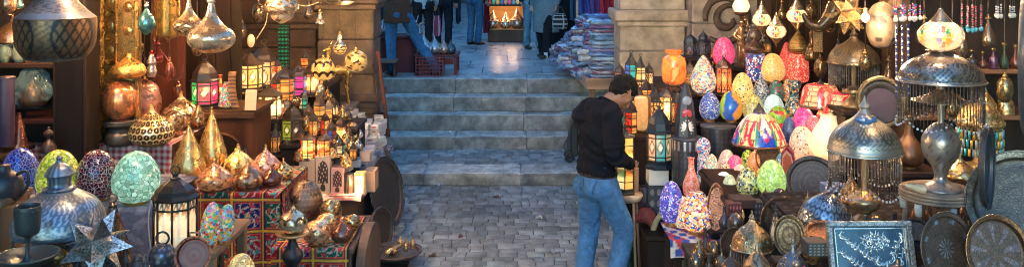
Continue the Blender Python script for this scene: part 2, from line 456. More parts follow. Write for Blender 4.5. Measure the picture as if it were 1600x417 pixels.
# ================================================================ camera, sky, sun
cam=bpy.data.cameras.new('camera'); co=bpy.data.objects.new('camera',cam); COL.objects.link(co)
co.location=(0,0,H); co.rotation_euler=(PI/2,0,0)
cam.sensor_width=36; cam.lens=36*F/1600; cam.shift_y=-268.5/1600; cam.clip_start=.05; cam.clip_end=500
SC.camera=co
W=bpy.data.worlds.new('World'); SC.world=W; W.use_nodes=True
wn=W.node_tree; bg=wn.nodes['Background']; sky=wn.nodes.new('ShaderNodeTexSky'); sky.sky_type='NISHITA'; sky.sun_disc=False
SUN_E,SUN_R=math.radians(9),math.radians(205)
sky.sun_elevation=SUN_E; sky.sun_rotation=SUN_R; sky.ozone_density=3.0; sky.air_density=1.0; sky.dust_density=.3
tint=wn.nodes.new('ShaderNodeMix'); tint.data_type='RGBA'; tint.blend_type='MULTIPLY'; tint.inputs[0].default_value=1
tint.inputs[7].default_value=(.64,.95,1.09,1); wn.links.new(sky.outputs[0],tint.inputs[6]); wn.links.new(tint.outputs[2],bg.inputs[0]); bg.inputs[1].default_value=.12
sl=bpy.data.lights.new('sun','SUN'); sl.energy=.12; sl.angle=math.radians(10); sl.color=(1,.9,.8)
so=bpy.data.objects.new('sun',sl); COL.objects.link(so)
dv=Vector((math.sin(SUN_R)*math.cos(SUN_E), math.cos(SUN_R)*math.cos(SUN_E), math.sin(SUN_E)))
so.rotation_euler=dv.to_track_quat('Z','Y').to_euler()
vs=SC.view_settings; vs.view_transform='Standard'; vs.look='None'; vs.exposure=2.8; vs.gamma=1; vs.use_curve_mapping=False
SC.cycles.use_denoising=True; SC.cycles.denoising_input_passes='RGB_ALBEDO_NORMAL'; SC.cycles.denoising_prefilter='ACCURATE'; SC.cycles.filter_width=1.0; SC.cycles.use_adaptive_sampling=False; SC.cycles.max_bounces=7; SC.cycles.diffuse_bounces=3; SC.cycles.glossy_bounces=3; SC.cycles.sample_clamp_indirect=6
SC.cycles.transparent_max_bounces=10

def structure(o): o['kind']='structure'; return o

# ================================================================ ground, cobbles, kerb, steps, plaza
SB=(.165,.198,.205)
g=MB((.075,.075,.075)); g.grid(lambda u,v:(-120+240*u,-60+240*v,-.012),2,2); structure(g.build('ground',MT['plaster']))
def cobbles(x0,x1,d0,d1,z,name,sx=.135,sy=.115):
    m=MB(); y=d0
    while y<d1-.02:
        hy=min(sy*RN.uniform(.85,1.2),d1-y); x=x0-RN.uniform(0,sx)
        while x<x1:
            w=sx*RN.uniform(.6,1.35); gp=.0035
            zz=z+RN.uniform(-.005,.004); k=RN.uniform(.68,1.28)*(.78+.5*(noise.noise((x*1.1,y*1.3,4))+.5)); t=RN.uniform(-.012,.012)
            m.col=(SB[0]*k+t*.6,SB[1]*k,SB[2]*k-t*.4)
            a0,a1,b0,b1=x+gp,x+w-gp,y+gp,y+hy-gp
            jx=lambda:RN.uniform(-.006,.006)
            o=[(a0+jx(),b0+jx(),z-.03),(a1+jx(),b0+jx(),z-.03),(a1+jx(),b1+jx(),z-.03),(a0+jx(),b1+jx(),z-.03)]
            mid=[(p[0],p[1],zz-.006+RN.uniform(-.001,.001)) for p in o]
            e=.007; sg=[(1,1),(-1,1),(-1,-1),(1,-1)]
            top=[(p[0]+q[0]*e,p[1]+q[1]*e,zz+RN.uniform(-.003,.003)) for p,q in zip(o,sg)]
            c=((a0+a1)/2,(b0+b1)/2,zz+.001)
            V=o+mid+top+[c]; Fc=[]
            for i in range(4):
                j=(i+1)%4; Fc+=[(i,j,4+j,4+i),(4+i,4+j,8+j,8+i),(8+i,8+j,12)]
            m.add(V,Fc,None,True); x+=w
        y+=hy
    return structure(m.build(name,MT['stone']))
cobbles(-2.6,3.0,4.6,10.1,0,'cobbled_path')
cobbles(-1.75,1.35,10.54,11.42,.135,'cobbled_landing')

def slab_row(m,x0,x1,d0,d1,z0,z1,seams):
    xs=[x0]+[s for s in seams if x0<s<x1]+[x1]
    for a,b in zip(xs,xs[1:]):
        k=RN.uniform(.86,1.14); ph=RN.uniform(0,50)
        c=(.31*k,.335*k,.32*k); nu=max(8,int((b-a)/.018)); 
        e=.012; path=[(d0+.004,z0),(d0,z0+.02),(d0+.002,z0+(z1-z0)*.35),(d0+.001,z0+(z1-z0)*.65),(d0,z1-e*1.3),(d0+e*.35,z1-e*.4),(d0+e*1.2,z1),(d0+(d1-d0)*.5,z1-.004),(d1,z1)]
        def fn(u,v,a=a,b=b,path=path,ph=ph):
            i=min(int(v*(len(path)-1)+1e-6),len(path)-2); t=v*(len(path)-1)-i
            y=path[i][0]*(1-t)+path[i+1][0]*t; z=path[i][1]*(1-t)+path[i+1][1]*t
            x=a+.003+(b-a-.006)*u
            n1=noise.noise((x*2.2+ph,y*2,z*3))+.6*max(0,noise.noise((x*7+ph,y*3,z*5))); n2=noise.noise((x*9+ph,y*9,z*9))
            wear=-.03*max(0,n1)*(1 if v>.4 else .3)
            ed=-.02*max(0,1-min(u,1-u)*(b-a)/.03)*(1 if v>.5 else .2)
            return (x, y-wear*.6+n2*.003, z+wear*.5+ed*.6+n2*.002)
        def pt(u,v,c=c,ph=ph,a=a,b=b):
            x=a+(b-a)*u
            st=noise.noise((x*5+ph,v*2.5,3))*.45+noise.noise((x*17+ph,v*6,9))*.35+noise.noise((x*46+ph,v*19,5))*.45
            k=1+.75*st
            if v<.62: k*=.60+.30*noise.noise((x*3+ph,v*3,21))       # shade painted into the risers for contrast, with mottled stains
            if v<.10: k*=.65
            if .62<=v<.80: k*=1.12                                   # highlight painted along the nosing
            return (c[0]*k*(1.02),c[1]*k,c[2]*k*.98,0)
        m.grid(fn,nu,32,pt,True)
        for xx,s in ((a+.003,1),(b-.003,-1)):
            m.col=c; m.box((xx+s*.01,(d0+d1)/2+.012,(z0+z1)/2-.012),(.018,d1-d0-.02,z1-z0-.03))
SR=[(11.40,.13,.297),(11.79,.297,.507),(12.04,.507,.705),(12.36,.705,.905)]
for i,(d0,z0,z1) in enumerate(SR):
    d1=SR[i+1][0] if i<3 else 12.95
    m=MB(); xl=-1.62-.08*i; s1=(712+RN.uniform(-4,4)-800)/F*d0; s2=(821+RN.uniform(-3,3)-800)/F*d0
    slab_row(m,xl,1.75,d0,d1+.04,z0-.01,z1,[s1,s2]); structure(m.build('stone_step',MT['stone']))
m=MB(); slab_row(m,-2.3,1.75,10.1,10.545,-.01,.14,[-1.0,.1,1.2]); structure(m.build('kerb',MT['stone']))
# plaza: large worn slabs
def paving():
    m=MB(); y=12.95
    while y<46:
        h=RN.uniform(.7,.95); x=-9-RN.uniform(0,1)
        while x<9:
            w=RN.uniform(.8,1.4); k=RN.uniform(.85,1.15); m.col=(.33*k,.345*k,.34*k)
            m.box((x+w/2,y+h/2,.905-.03+RN.uniform(-.002,.002)),(w-.008,h-.008,.06),.005); x+=w
        y+=h
    return m
MT['slab']=fam('worn_paving',.36,0,.3,4,.12,20,glow=0,detail=7,rvar=.12)
structure(paving().build('plaza_paving',MT['slab']))
g=MB((.06,.065,.07)); g.bx(-30,30,12.9,80,.5,.868); structure(g.build('plaza_base',MT['plaster']))

# ================================================================ walls and pillars
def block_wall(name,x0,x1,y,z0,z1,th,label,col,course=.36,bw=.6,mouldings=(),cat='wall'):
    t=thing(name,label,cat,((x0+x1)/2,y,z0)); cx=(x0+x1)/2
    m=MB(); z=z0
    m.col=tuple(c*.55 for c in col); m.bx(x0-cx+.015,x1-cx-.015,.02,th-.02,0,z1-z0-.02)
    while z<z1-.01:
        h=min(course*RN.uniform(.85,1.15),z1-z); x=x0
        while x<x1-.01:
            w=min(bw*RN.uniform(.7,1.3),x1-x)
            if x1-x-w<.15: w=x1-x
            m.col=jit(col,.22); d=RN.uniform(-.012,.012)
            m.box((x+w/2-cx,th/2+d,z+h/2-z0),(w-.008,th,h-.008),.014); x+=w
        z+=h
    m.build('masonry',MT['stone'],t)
    for (za,zb,pr) in mouldings:
        q=MB(jit(col,.1)); q.box((0,th/2,(za+zb)/2-z0),(x1-x0+pr*2,th+pr*2,zb-za),.018); q.box((0,th/2,za-z0-.03),(x1-x0+pr,th+pr,.06),.012); q.build('moulding',MT['stone'],t)
    return t
LS=(.12,.078,.05); 
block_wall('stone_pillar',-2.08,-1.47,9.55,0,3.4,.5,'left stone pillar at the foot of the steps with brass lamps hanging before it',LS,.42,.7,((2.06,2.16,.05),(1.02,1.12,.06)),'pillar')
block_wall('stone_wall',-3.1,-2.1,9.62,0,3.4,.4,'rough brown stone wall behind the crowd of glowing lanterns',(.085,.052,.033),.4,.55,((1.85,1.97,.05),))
block_wall('stone_pillar',1.19,1.92,9.9,0,3.4,.6,'right stone pillar with a moulded base course above the lanterns',(.31,.245,.185),.5,.9,((1.86,1.98,.06),),'pillar')
block_wall('carved_wall',1.93,2.75,9.6,0,3.4,.4,'pale stone wall with a dark carved scroll behind the bronze torch bearer',(.22,.19,.165),.6,1.2)
w=[o for o in COL.objects if o.name.startswith('carved_wall')][0]
m=MB((.075,.05,.038))
def scr(cx,cz,r0,r1,a0,a1,wd):
    pts=[]; 
    for i in range(30):
        s=i/29; a=a0+(a1-a0)*s; r=r0*(1-s)+r1*s; pts.append((cx+r*math.cos(a),-.012,cz+r*math.sin(a)))
    m.tube(pts,[wd*(1-.5*abs(2*i/29-1)) for i in range(30)],8)
c0=P(1131,28,9.6); lx,lz=c0.x-(1.93+2.75)/2,c0.z
scr(lx,lz,.27,.20,-2.2,3.3,.055); scr(lx+.04,lz-.02,.16,.05,1.0,6.5,.045); scr(lx-.2,lz+.34,.12,.05,-1,4,.04)
m.build('scroll_relief',MT['stone'],w)

# dark interior of both shops
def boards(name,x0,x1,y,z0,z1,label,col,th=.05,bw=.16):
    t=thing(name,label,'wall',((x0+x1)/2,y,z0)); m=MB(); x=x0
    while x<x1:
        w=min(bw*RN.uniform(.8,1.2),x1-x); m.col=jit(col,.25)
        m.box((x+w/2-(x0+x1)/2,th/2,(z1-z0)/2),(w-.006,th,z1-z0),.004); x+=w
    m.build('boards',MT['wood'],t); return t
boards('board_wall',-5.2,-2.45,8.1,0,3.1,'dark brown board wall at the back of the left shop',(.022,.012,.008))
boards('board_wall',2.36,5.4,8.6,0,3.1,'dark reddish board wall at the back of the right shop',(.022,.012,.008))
t=thing('brick_building','tall dusky building wall rising beside the left stall','building',(-5.3,4,0)); MB((.2,.16,.13)).bx(-.3,0,-9,5.6,0,9).build('wall',MT['plaster'],t)
t=thing('brick_building','tall dusky building wall rising beside the right stall','building',(5.45,4,0)); MB((.2,.17,.14)).bx(0,.3,-9,5.6,0,9).build('wall',MT['plaster'],t)
def added_awning(x0,x1,d0,d1,z,label,col):  # out-of-view canvas roof added to block sky light and darken the stalls
    t=thing('added_awning',label,'added_awning',((x0+x1)/2,d0,z)); cx=(x0+x1)/2
    m=MB(col); m.grid(lambda u,v:(x0-cx+(x1-x0)*u,(d1-d0)*v,.04*math.sin(u*9)*math.sin(v*7)),14,14); m.grid(lambda u,v:(x0-cx+(x1-x0)*u,(d1-d0)*v,.012+.04*math.sin(u*9)*math.sin(v*7)),14,14); m.build('canvas',MT['cloth'],t)
    b=MB(WMID)
    for i in range(4): b.box(((x0-cx)*(1-i/3)+(x1-cx)*i/3,(d1-d0)/2,-.09),(.07,d1-d0,.09),.006)
    b.build('beams',MT['wood'],t)
added_awning(-5.2,-1.35,4.5,9.6,3.12,'unseen brown canvas added to keep sky light off the left stall',(.09,.06,.045))
added_awning(1.35,5.4,4.5,9.6,3.12,'unseen brown canvas added to keep sky light off the right stall',(.09,.06,.045))

# ================================================================ display surfaces
def stand(name,x0,x1,d0,d1,z,label,col=WDK,cat='stand',zb=0,th=.035,mat='wood',legs=False):
    cx=(x0+x1)/2; t=thing(name,label,cat,(cx,d0,zb)); z_=z-zb
    MB(col).box((0,(d1-d0)/2,z_-th/2),(x1-x0,d1-d0,th),.006).build('top',MT['woodh'],t)
    m=MB(jit(col))
    if legs:
        for sx in (-1,1):
            for yy in (.04,d1-d0-.04):
                MB(jit(col)).box((sx*((x1-x0)/2-.04),yy,(z_-th)/2),(.05,.05,z_-th-.004),.005).build('leg',MT['wood'],t)
        m.box((0,.04,z_-th-.06),(x1-x0-.14,.025,.09),.004); m.build('apron',MT[mat],t)
    else:
        m.box((0,(d1-d0)/2,(z_-th)/2-.002),(x1-x0-.04,d1-d0-.04,z_-th-.004),.006); m.build('body',MT[mat],t)
    return t
def cloth(name,x0,x1,d0,d1,z,drop,label,paint,res=.012,side=0,over=.012,cat='tablecloth',wav=.012,group=None):
    """top sheet plus front drape, painted in metres; slight thickness"""
    cx=(x0+x1)/2; t=MB()
    Ld=d1-d0; tot=Ld+drop; Wd=x1-x0
    def fn(off):
        def f(u,v):
            x=(u-.5)*Wd; s=v*tot
            if s<drop: 
                k=(drop-s)/drop; y=-over-.0*k-off+wav*math.sin(x*17+2)*k+wav*.7*math.sin(x*31)*k; zz=-(drop-s)
            else: y=s-drop-over-off*0; zz=.006+off+.003*noise.noise((x*8,y*8,z))
            return (x,y,zz)
        return f
    nu=max(6,int(Wd/res)); nv=max(6,int(tot/res))
    t.grid(fn(.004),nu,nv,lambda u,v:paint((u-.5)*Wd+cx,v*tot))
    t.col=(.05,.02,.02); t.grid(fn(-.002),12,24)
    if side:
        xs=Wd/2*side
        t.grid(lambda u,v:(xs+side*(.008+.01*math.sin(u*19)*v),u*Ld,.008-v*drop*.9),int(Ld/res),int(drop/res),lambda u,v:paint(u*Ld+cx,drop*(1-v)))
    o=t.build(name,MT['cloth'],None,(cx,d0,z)); tag(o,label,cat,group); return o
def khay(x,s):
    """Egyptian applique tent cloth: framed panels of red, navy and green with curling cream tracery"""
    S=.215; cx=math.floor(x/S); cy=math.floor(s/S); fx=fr(x/S); fy=fr(s/S)
    e=min(fx,1-fx,fy,1-fy)
    base=[(.26,.014,.02),(.012,.022,.11),(.008,.08,.05),(.26,.014,.02)][(cx+cy*2)%4]
    if e<.03: return (.62,.33,.04,0)
    if e<.07: return (.03,.02,.05,0)
    if e<.10: return (.55,.08,.04,0)
    u=(fx-.5)*2; v=(fy-.5)*2; r=math.hypot(u,v); a=math.atan2(v,u)
    q=math.sin(4*a+5*r)*math.cos(9*r)
    if r<.16: return (.6,.38,.07,0) if r<.09 else (.02,.2,.12,0)
    if abs(q)<.17 and r<.86: return (.42,.37,.30,0)
    if q>.62: return ((.03,.28,.3,0) if base[0]>.2 else (.5,.05,.05,0))
    return base+(0,)
def gingham(x,s):
    a=fr(x/.044)<.5; b=fr(s/.044)<.5
    return (.30,.025,.03,0) if a and b else ((.42,.22,.2,0) if a or b else (.58,.5,.44,0))
def greycl(x,s):
    q=math.sin(x*42+2*math.sin(s*30))*math.sin(s*38)
    return (.27,.27,.31,0) if q>.25 else (.17,.17,.21,0)

X=lambda px,d:(px-800)/F*d
# left
stand('display_table',-3.4,-1.55,3.2,4.4,1.05,'low dark table in front carrying the old pots and the white lantern',(.025,.017,.013),'table',legs=True)
stand('egg_table',-3.1,-2.07,4.88,5.7,1.17,'pale-topped table under the four mosaic egg lamps',(.26,.24,.24),'table',legs=True)
cloth('table_cover',X(120,4.9),X(242,4.9),4.88,5.6,1.172,.36,'grey patterned cloth hanging in front of the egg lamp table',greycl,cat='cloth')
stand('gingham_table',-4.2,-2.44,6.42,7.5,1.2,'table draped in gingham behind the egg lamps',WMID,'table')
cloth('gingham_cloth',-3.55,-2.43,6.42,7.45,1.2,.22,'red and white checked cloth under the pierced copper lamps',gingham,.011)
stand('onion_table',-2.34,-1.62,6.2,7.05,.915,'table holding the row of glowing onion lamps',WMID,'table')
cloth('applique_cloth',-2.4,-1.60,6.2,7.0,.915,.9,'large red, blue and green appliqué cloth hanging below the onion lamps',khay,.008,side=1,wav=.030)
stand('wooden_counter',-2.72,-2.04,7.14,7.68,1.335,'brown wooden counter under the pink and green lantern',(.06,.023,.01),'counter')
stand('display_step',-2.5,-1.82,7.72,8.06,.80,'lower dark step of the lantern display',WDK)
stand('display_step',-2.5,-1.78,8.07,8.5,1.10,'middle dark step of the lantern display',WDK)
stand('display_step',-2.5,-1.74,8.51,9.2,1.33,'top dark step of the lantern display',WDK)
stand('box_table',-2.35,-1.27,7.48,9.54,.565,'dark wooden cabinet table covered with little boxed souvenirs',(.06,.035,.022),'table')
m=cloth('runner_cloth',-2.3,-1.26,7.49,9.5,.565,.04,'white cloth runner with a red edge under the souvenir boxes',lambda x,s:(.5,.45,.43,0) if fr(s*6+x*3)<.7 else (.4,.1,.1,0),.03,side=1)
stand('low_bench',-1.55,-1.03,5.82,6.6,.655,'low bench with an arched wooden side under the small brass lamps',(.10,.06,.04),'bench')
cloth('applique_runner',-1.56,-1.06,5.82,6.55,.655,.5,'small appliqué runner on the low bench of brass lamps',khay,.008,side=0,wav=.022)
stand('stone_ledge',-2.05,-1.62,9.15,9.53,1.04,'grey stone ledge at the foot of the left pillar',(.2,.17,.15),'ledge',mat='stone')
# right
stand('low_bench',1.0,1.32,6.75,7.75,.45,'low dark bench under the patterned tins',WDK,'bench')
stand('display_step',1.12,1.95,7.4,7.93,1.1,'front dark step under the tall amber lanterns',WDK)
stand('display_step',1.1,2.0,7.94,8.9,1.38,'back dark step under the glowing orange vase',WDK)
stand('display_step',1.33,1.98,6.62,7.36,.8,'dark step under the small mosaic eggs',WDK)
stand('display_step',1.46,3.1,6.95+.42,7.5+.06,1.2,'dark step under the blue and map-like eggs',WDK)
stand('display_step',1.5,3.1,7.57,8.15,1.4,'dark step under the beige and mosaic eggs',WDK)
stand('display_step',1.9,3.2,8.16,8.55,1.55,'topmost dark step under the pink egg lamp',WDK)
stand('egg_shelf',1.36,1.97,5.6,6.55,1.0,'dark shelf under the glowing green mosaic egg',(.018,.013,.011),'shelf',legs=True)
stand('lamp_shelf',1.99,2.8,6.05,7.0,1.12,'dark shelf under the white glass lamp',(.018,.013,.011),'shelf')
stand('lamp_table',1.42,2.3,4.12,5.15,1.19,'dark table under the silver domed fringe lamp',(.018,.013,.011),'table',legs=True)
stand('lamp_table',2.31,3.5,3.9,5.2,1.19,'dark table under the rattan stool',(.018,.013,.011),'table',legs=True)
stand('dish_table',1.0,1.40,4.3,5.3,.86,'low dark table under the brass domes at the lower right',(.018,.013,.011),'table',legs=True)
stand('front_table',1.2,3.3,3.2,4.1,1.06,'foremost table under the framed calligraphy and big trays',(.018,.013,.011),'table',legs=True)
# ================================================================ LEFT STALL
WARM=(1,.55,.2)
# --- the four mosaic eggs
ZE=1.172
egg(32,230,313,60,ZE,mat=mosaic([(.006,.015,.26),(.01,.03,.38),(.02,.06,.46),(.004,.01,.17)],60,.16,(.22,.28,.5)),label='cobalt blue mosaic egg lamp at the left end of the egg row')
egg(91,233,315,66,ZE,mat=mosaic([(.38,.46,.04),(.48,.52,.07),(.26,.36,.02),(.55,.5,.12)],55,.45,(.12,.16,.04)),label='yellow-green mosaic egg lamp partly behind the blue metal shade')
egg(151,233,315,63,ZE,mat=mosaic([(.07,.006,.015),(.12,.01,.025),(.04,.005,.015),(.17,.015,.03)],58,.08,(.62,.55,.53),.06),label='dark maroon mosaic egg lamp with white grout lines')
egg(213,235,320,73,ZE,mat=mosaic([(.26,.52,.36),(.36,.62,.44),(.20,.45,.30),(.42,.66,.5)],52,.5,(.06,.20,.15),.05),label='mint green mosaic egg lamp, largest of the row of four')
# --- blue metal lamp with a wide shade
t=thing('metal_lamp','big blue-black engraved metal lamp with a wide domed shade and tall finial','lamp',on(93,432,1.05)); D=t.location.y; k=D/F
def pp(u,v):
    fu=(fr(u*6+.5)-.5)*2.2; r=math.hypot(fu,(v-.5)*2.1)
    if .62<r<.72: return (.42,.44,.44,0)
    if r<.62: return (.40,.43,.44,0) if math.sin(u*2*PI*48+8*math.sin(v*22))*math.cos(v*44)>.15 else (.13,.18,.23,0)
    return (.34,.38,.4,0) if math.sin(u*2*PI*30+5*math.sin(v*28))*math.cos(v*30)>.35 else (.15,.20,.25,0)
sh=[(68,72),(69,80),(64,100),(52,118),(32,131),(22,136)]
MB(STEEL).lathe([(r*k,z*k) for r,z in sh],200,zoned(pp,STEEL,.12,.85),n=9,cap=False).build('shade',MT['satin'],t)
MB((.05,.03,.02)).lathe([(66*k,71.5*k),(20*k,73*k)],40,n=1,cap=False).build('shade_lining',MT['satin'],t)
MB(STEEL).lathe([(22*k,135*k),(24*k,139*k),(17*k,143*k),(18*k,156*k),(22*k,160*k),(20*k,164*k),(15*k,172*k),(6*k,178*k),(4*k,182*k),(5*k,186*k),(.001,190*k)],32,pat('flutes',14,1,STEEL,(.08,.1,.12),0,.3),n=4).build('finial',MT['satin'],t)
MB(DBRASS).lathe([(30*k,0),(28*k,8*k),(16*k,20*k),(22*k,36*k),(13*k,52*k),(20*k,62*k),(9*k,80*k)],32,pat('ara',6,4,(.5,.33,.15),DBRASS,0,.2),n=5).build('column',MT['engrave'],t)
# --- goblet on a dish
t=thing('goblet','dull black metal goblet standing on a wide dish at the lower left','goblet',P(43,412,3.82)); k=t.location.y/F
stand('pot_block',X(22,3.82),X(64,3.82),3.75,3.92,P(43,412,3.82).z,'black block under the goblet dish at the lower left',BLK,'block',zb=1.05)
MB((.06,.075,.07)).lathe([(.001,0),(30*k,1*k),(44*k,12*k),(46*k,14*k),(44*k,16*k),(28*k,6*k),(.001,5*k)],40,n=4,cap=False).build('dish',MT['satin'],t)
MB((.05,.06,.058)).lathe([(10*k,5*k),(4*k,12*k),(3*k,36*k),(9*k,44*k),(17*k,50*k),(19*k,70*k),(19.5*k,88*k),(18*k,88*k),(16*k,52*k),(.001,48*k)],36,n=4,cap=False).build('bowl',MT['satin'],t)
m=MB((.05,.06,.06))
for z in (80,84): m.ring((0,0,z*k),19.4*k,.8*k,'z',36,5)
m.build('rim_bands',MT['satin'],t)
# --- star lamp
def star(x,y,r,d,label,col,hole,spikes,mat='engrave',loc=None,glow=0,name='star_lamp',hang=None):
    p=P(x,y,d); R=sz(r,d); t=thing(name,label,'lamp',p)
    m=MB(col); g=(1+5**.5)/2
    V=[Vector(v).normalized() for v in [(-1,g,0),(1,g,0),(-1,-g,0),(1,-g,0),(0,-1,g),(0,1,g),(0,-1,-g),(0,1,-g),(g,0,-1),(g,0,1),(-g,0,-1),(-g,0,1)]]
    Q=Matrix.Rotation(.5,3,'X')@Matrix.Rotation(.35,3,'Z')
    V=[Q@v for v in V]
    fs=[(0,11,5),(0,5,1),(0,1,7),(0,7,10),(0,10,11),(1,5,9),(5,11,4),(11,10,2),(10,7,6),(7,1,8),(3,9,4),(3,4,2),(3,2,6),(3,6,8),(3,8,9),(4,9,5),(2,4,11),(6,2,10),(8,6,7),(9,8,1)]
    ri=R*.52
    for f in fs:
        a,b,c=[V[i]*ri for i in f]; n=(a+b+c).normalized(); tip=n*R*(1+.12*RN.uniform(-1,1))
        for (p0,p1) in ((a,b),(b,c),(c,a)):
            kk=RN.uniform(.3,1.45)
            def fn(u,v,p0=p0,p1=p1): return (p0*(1-u)+p1*u)*(1-v)+tip*v
            def pt(u,v,kk=kk):
                uu=(u-.5)*(1-v)
                h=(fr(u*4)-.5)**2+(fr(v*5)-.5)**2<.09 and .1<u<.9 and .06<v<.8
                return (hole+(glow,)) if h else tuple(c_*kk for c_ in col)+(0,)
            m.grid(fn,10,12,pt,False)
    m.build('star_shell',MT[mat],t)
    if hang:
        c=MB((.05,.035,.02)); c.tube([(0,0,R*.9),(0,0,hang-p.z)],.003,5); c.build('chain',MT['satin'],t)
    return t
star(150,384,56,4.02,'spiky pierced silver star lantern on the front left table',(.52,.5,.46),(.06,.05,.05),20)
# --- bronze bell lamp with ring
t=thing('bell_lamp','tall bronze cone lamp with a ring on top behind the star lantern','lamp',on(176,412,1.05)); k=t.location.y/F
MB((.25,.15,.09)).lathe([(31*k,0),(30*k,6*k),(24*k,30*k),(15*k,62*k),(8*k,84*k),(6*k,90*k),(7*k,92*k),(3*k,96*k)],40,pat('lattice',14,8,(.25,.15,.09),(.08,.05,.03),0,.3),n=4).build('cone',MT['metal'],t)
m=MB((.25,.16,.1)); m.ring((0,0,103*k),6.5*k,1.5*k,'y',18,6); m.build('ring',MT['metal'],t)
# --- front black pots, teapots
def teapot(x,yt,yb,w,z,label,col=BLK,name='teapot',d=None):
    p=where(x,yb,z,d); D=p.y; Wd=sz(w,D); h=sz(yb-yt,D); t=thing(name,label,'pot',p,RN.uniform(-.4,.4))
    MB(col).lathe(sp([(.25,0),(.3,.04),(.47,.2),(.5,.34),(.4,.52),(.24,.62),(.26,.66)],Wd,h),32,n=4).build('body',MT['satin'],t)
    MB(col).lathe(sp([(.27,.655),(.27,.68),(.2,.76),(.06,.83),(.05,.87),(.09,.92),(.001,1)],Wd,h),24,n=3).build('lid',MT['satin'],t)
    m=MB(col); m.tube(crv([(-Wd*.42,0,h*.3),(-Wd*.62,0,h*.42),(-Wd*.7,0,h*.62)],5),[Wd*.07-Wd*.0035*i for i in range(11)],8); m.build('spout',MT['satin'],t)
    m=MB(col); m.tube(crv([(Wd*.4,0,h*.5),(Wd*.68,0,h*.5),(Wd*.62,0,h*.25),(Wd*.45,0,h*.2)],5),Wd*.035,6); m.build('handle',MT['satin'],t)
    return t
teapot(20,372,440,34,1.05,'small blue-black lidded pot at the bottom left corner',(.04,.06,.065))
teapot(76,392,440,26,1.05,'small black teapot in front of the goblet dish',BLK)
teapot(122,396,442,28,1.05,'small black teapot beside the lamp column',(.03,.035,.04))
teapot(215,388,436,26,1.05,'small dark pewter pot between star lantern and ringed ball',(.07,.07,.075))
t=thing('kettle','big black pot with a loop handle cut by the left edge','pot',P(6,318,4.3)); k=4.3/F
MB(BLK).lathe(sp([(.3,0),(.46,.2),(.5,.45),(.42,.7),(.2,.85),(.16,1)],58*k,60*k),36,n=4).build('body',MT['satin'],t)
m=MB(BLK); m.tube(crv([(20*k,-.0,46*k),(36*k,0,50*k),(38*k,0,30*k),(26*k,0,12*k)],6),2.6*k,8); m.build('handle',MT['satin'],t)
t=stand('wood_block',X(-20,4.2),X(9,4.2),4.16,4.45,P(0,312,4.2).z,'upright timber block under the black kettle at the left edge',WPALE,'block',zb=1.05)
egg(172,380,440,40,1.05,mat=None,paint=pat('lattice',5,5,(.16,.15,.15),(.03,.03,.03),0,.3),label='small dark triangular lantern on the front left corner table',prof=[(.5,0),(.48,.06),(.36,.35),(.2,.62),(.06,.85),(.07,.92),(.0,1)],name='cone_lantern',cat='lantern')
# ringed ball lamp
pierced(254,376,428,42,1.05,prof=BALL,paint=pat('dots',12,7,(.05,.05,.06),(.2,.22,.3),0,.28),col=BLK,mat='satin',label='black pierced ball lantern with a ring beside the white lantern',knob=False,name='ball_lantern',foot=BLK)
b=[o for o in COL.objects if o.name.startswith('ball_lantern')][-1]; m=MB(BLK); r=sz(10,4.1); m.ring((0,0,sz(58,4.1)),r,r*.18,'y',18,6); m.build('ring',MT['satin'],b)
# --- white lantern
lantern(274,258,408,74,1.05,n=8,cols=((1,.80,.50),),lit=.55,roof=(.012,.011,.010),style='ornate',label='large black filigree lantern with glowing white glass, on the front left table',top=.66,rz=.2,foot=.1,fr_=(.008,.007,.006),light=1,dome='dome')
# --- copper plate with handle
t=tray(303,398,28,None,3.95,(math.radians(72),0,.1),'round fluted copper dish with a small handle leaning by the white lantern',(.20,.035,.018),'copper_dish',pat('bands',1,4,(.20,.035,.018),(.10,.018,.01),0,.3),.02,flute=40,rimcol=(.34,.12,.06),mat='plastic')
m=MB((.3,.17,.1)); r=sz(28,3.95); m.tube([(-.02,r*.98,.015),(-.02,r*1.2,.015),(.02,r*1.2,.015),(.02,r*.98,.015)],.004,6); m.build('handle',MT['metal'],t)
# --- multicolour lying ovals and bench
MULT=[(.6,.04,.04),(.05,.25,.5),(.65,.45,.05),(.05,.4,.15),(.7,.65,.5),(.55,.15,.35),(.1,.45,.5),(.7,.3,.05)]
stand('plank_bench',X(300,4.75),X(362,4.75),4.5,5.1,P(0,384,4.6).z,'weathered plank bench under the two many-coloured mosaic lamps',WPALE,'bench',legs=True)
zb=P(0,384,4.6).z
egg(325,314,386,31,zb,mat=mosaic(MULT,75,.28,(.5,.45,.4),.05),label='many-coloured mosaic oval lamp right beside the white lantern',tilt=(0,.12,0))
egg(346,317,380,30,zb,mat=mosaic(MULT,70,.22,(.45,.4,.35),.05),label='second many-coloured mosaic oval lamp, farther from the white lantern',tilt=(0,.18,0))
egg(377,395,450,44,d=4.6,mat=mosaic([(.75,.55,.2),(.8,.62,.3),(.7,.45,.12)],60,.4,(.3,.2,.08)),label='amber mosaic dome lamp cut by the bottom edge below the applique cloth')
egg(362,400,452,26,d=4.75,mat=mosaic([(.7,.12,.04),(.75,.25,.05),(.6,.05,.03)],60,.3,(.3,.12,.05)),label='orange-red mosaic lamp beside the amber dome at the bottom edge')
stand('low_stool',X(352,4.75),X(395,4.75),4.5,4.95,P(0,450,4.6).z,'low dark stool under the amber and orange-red mosaic domes',WDK,'stool',legs=True)

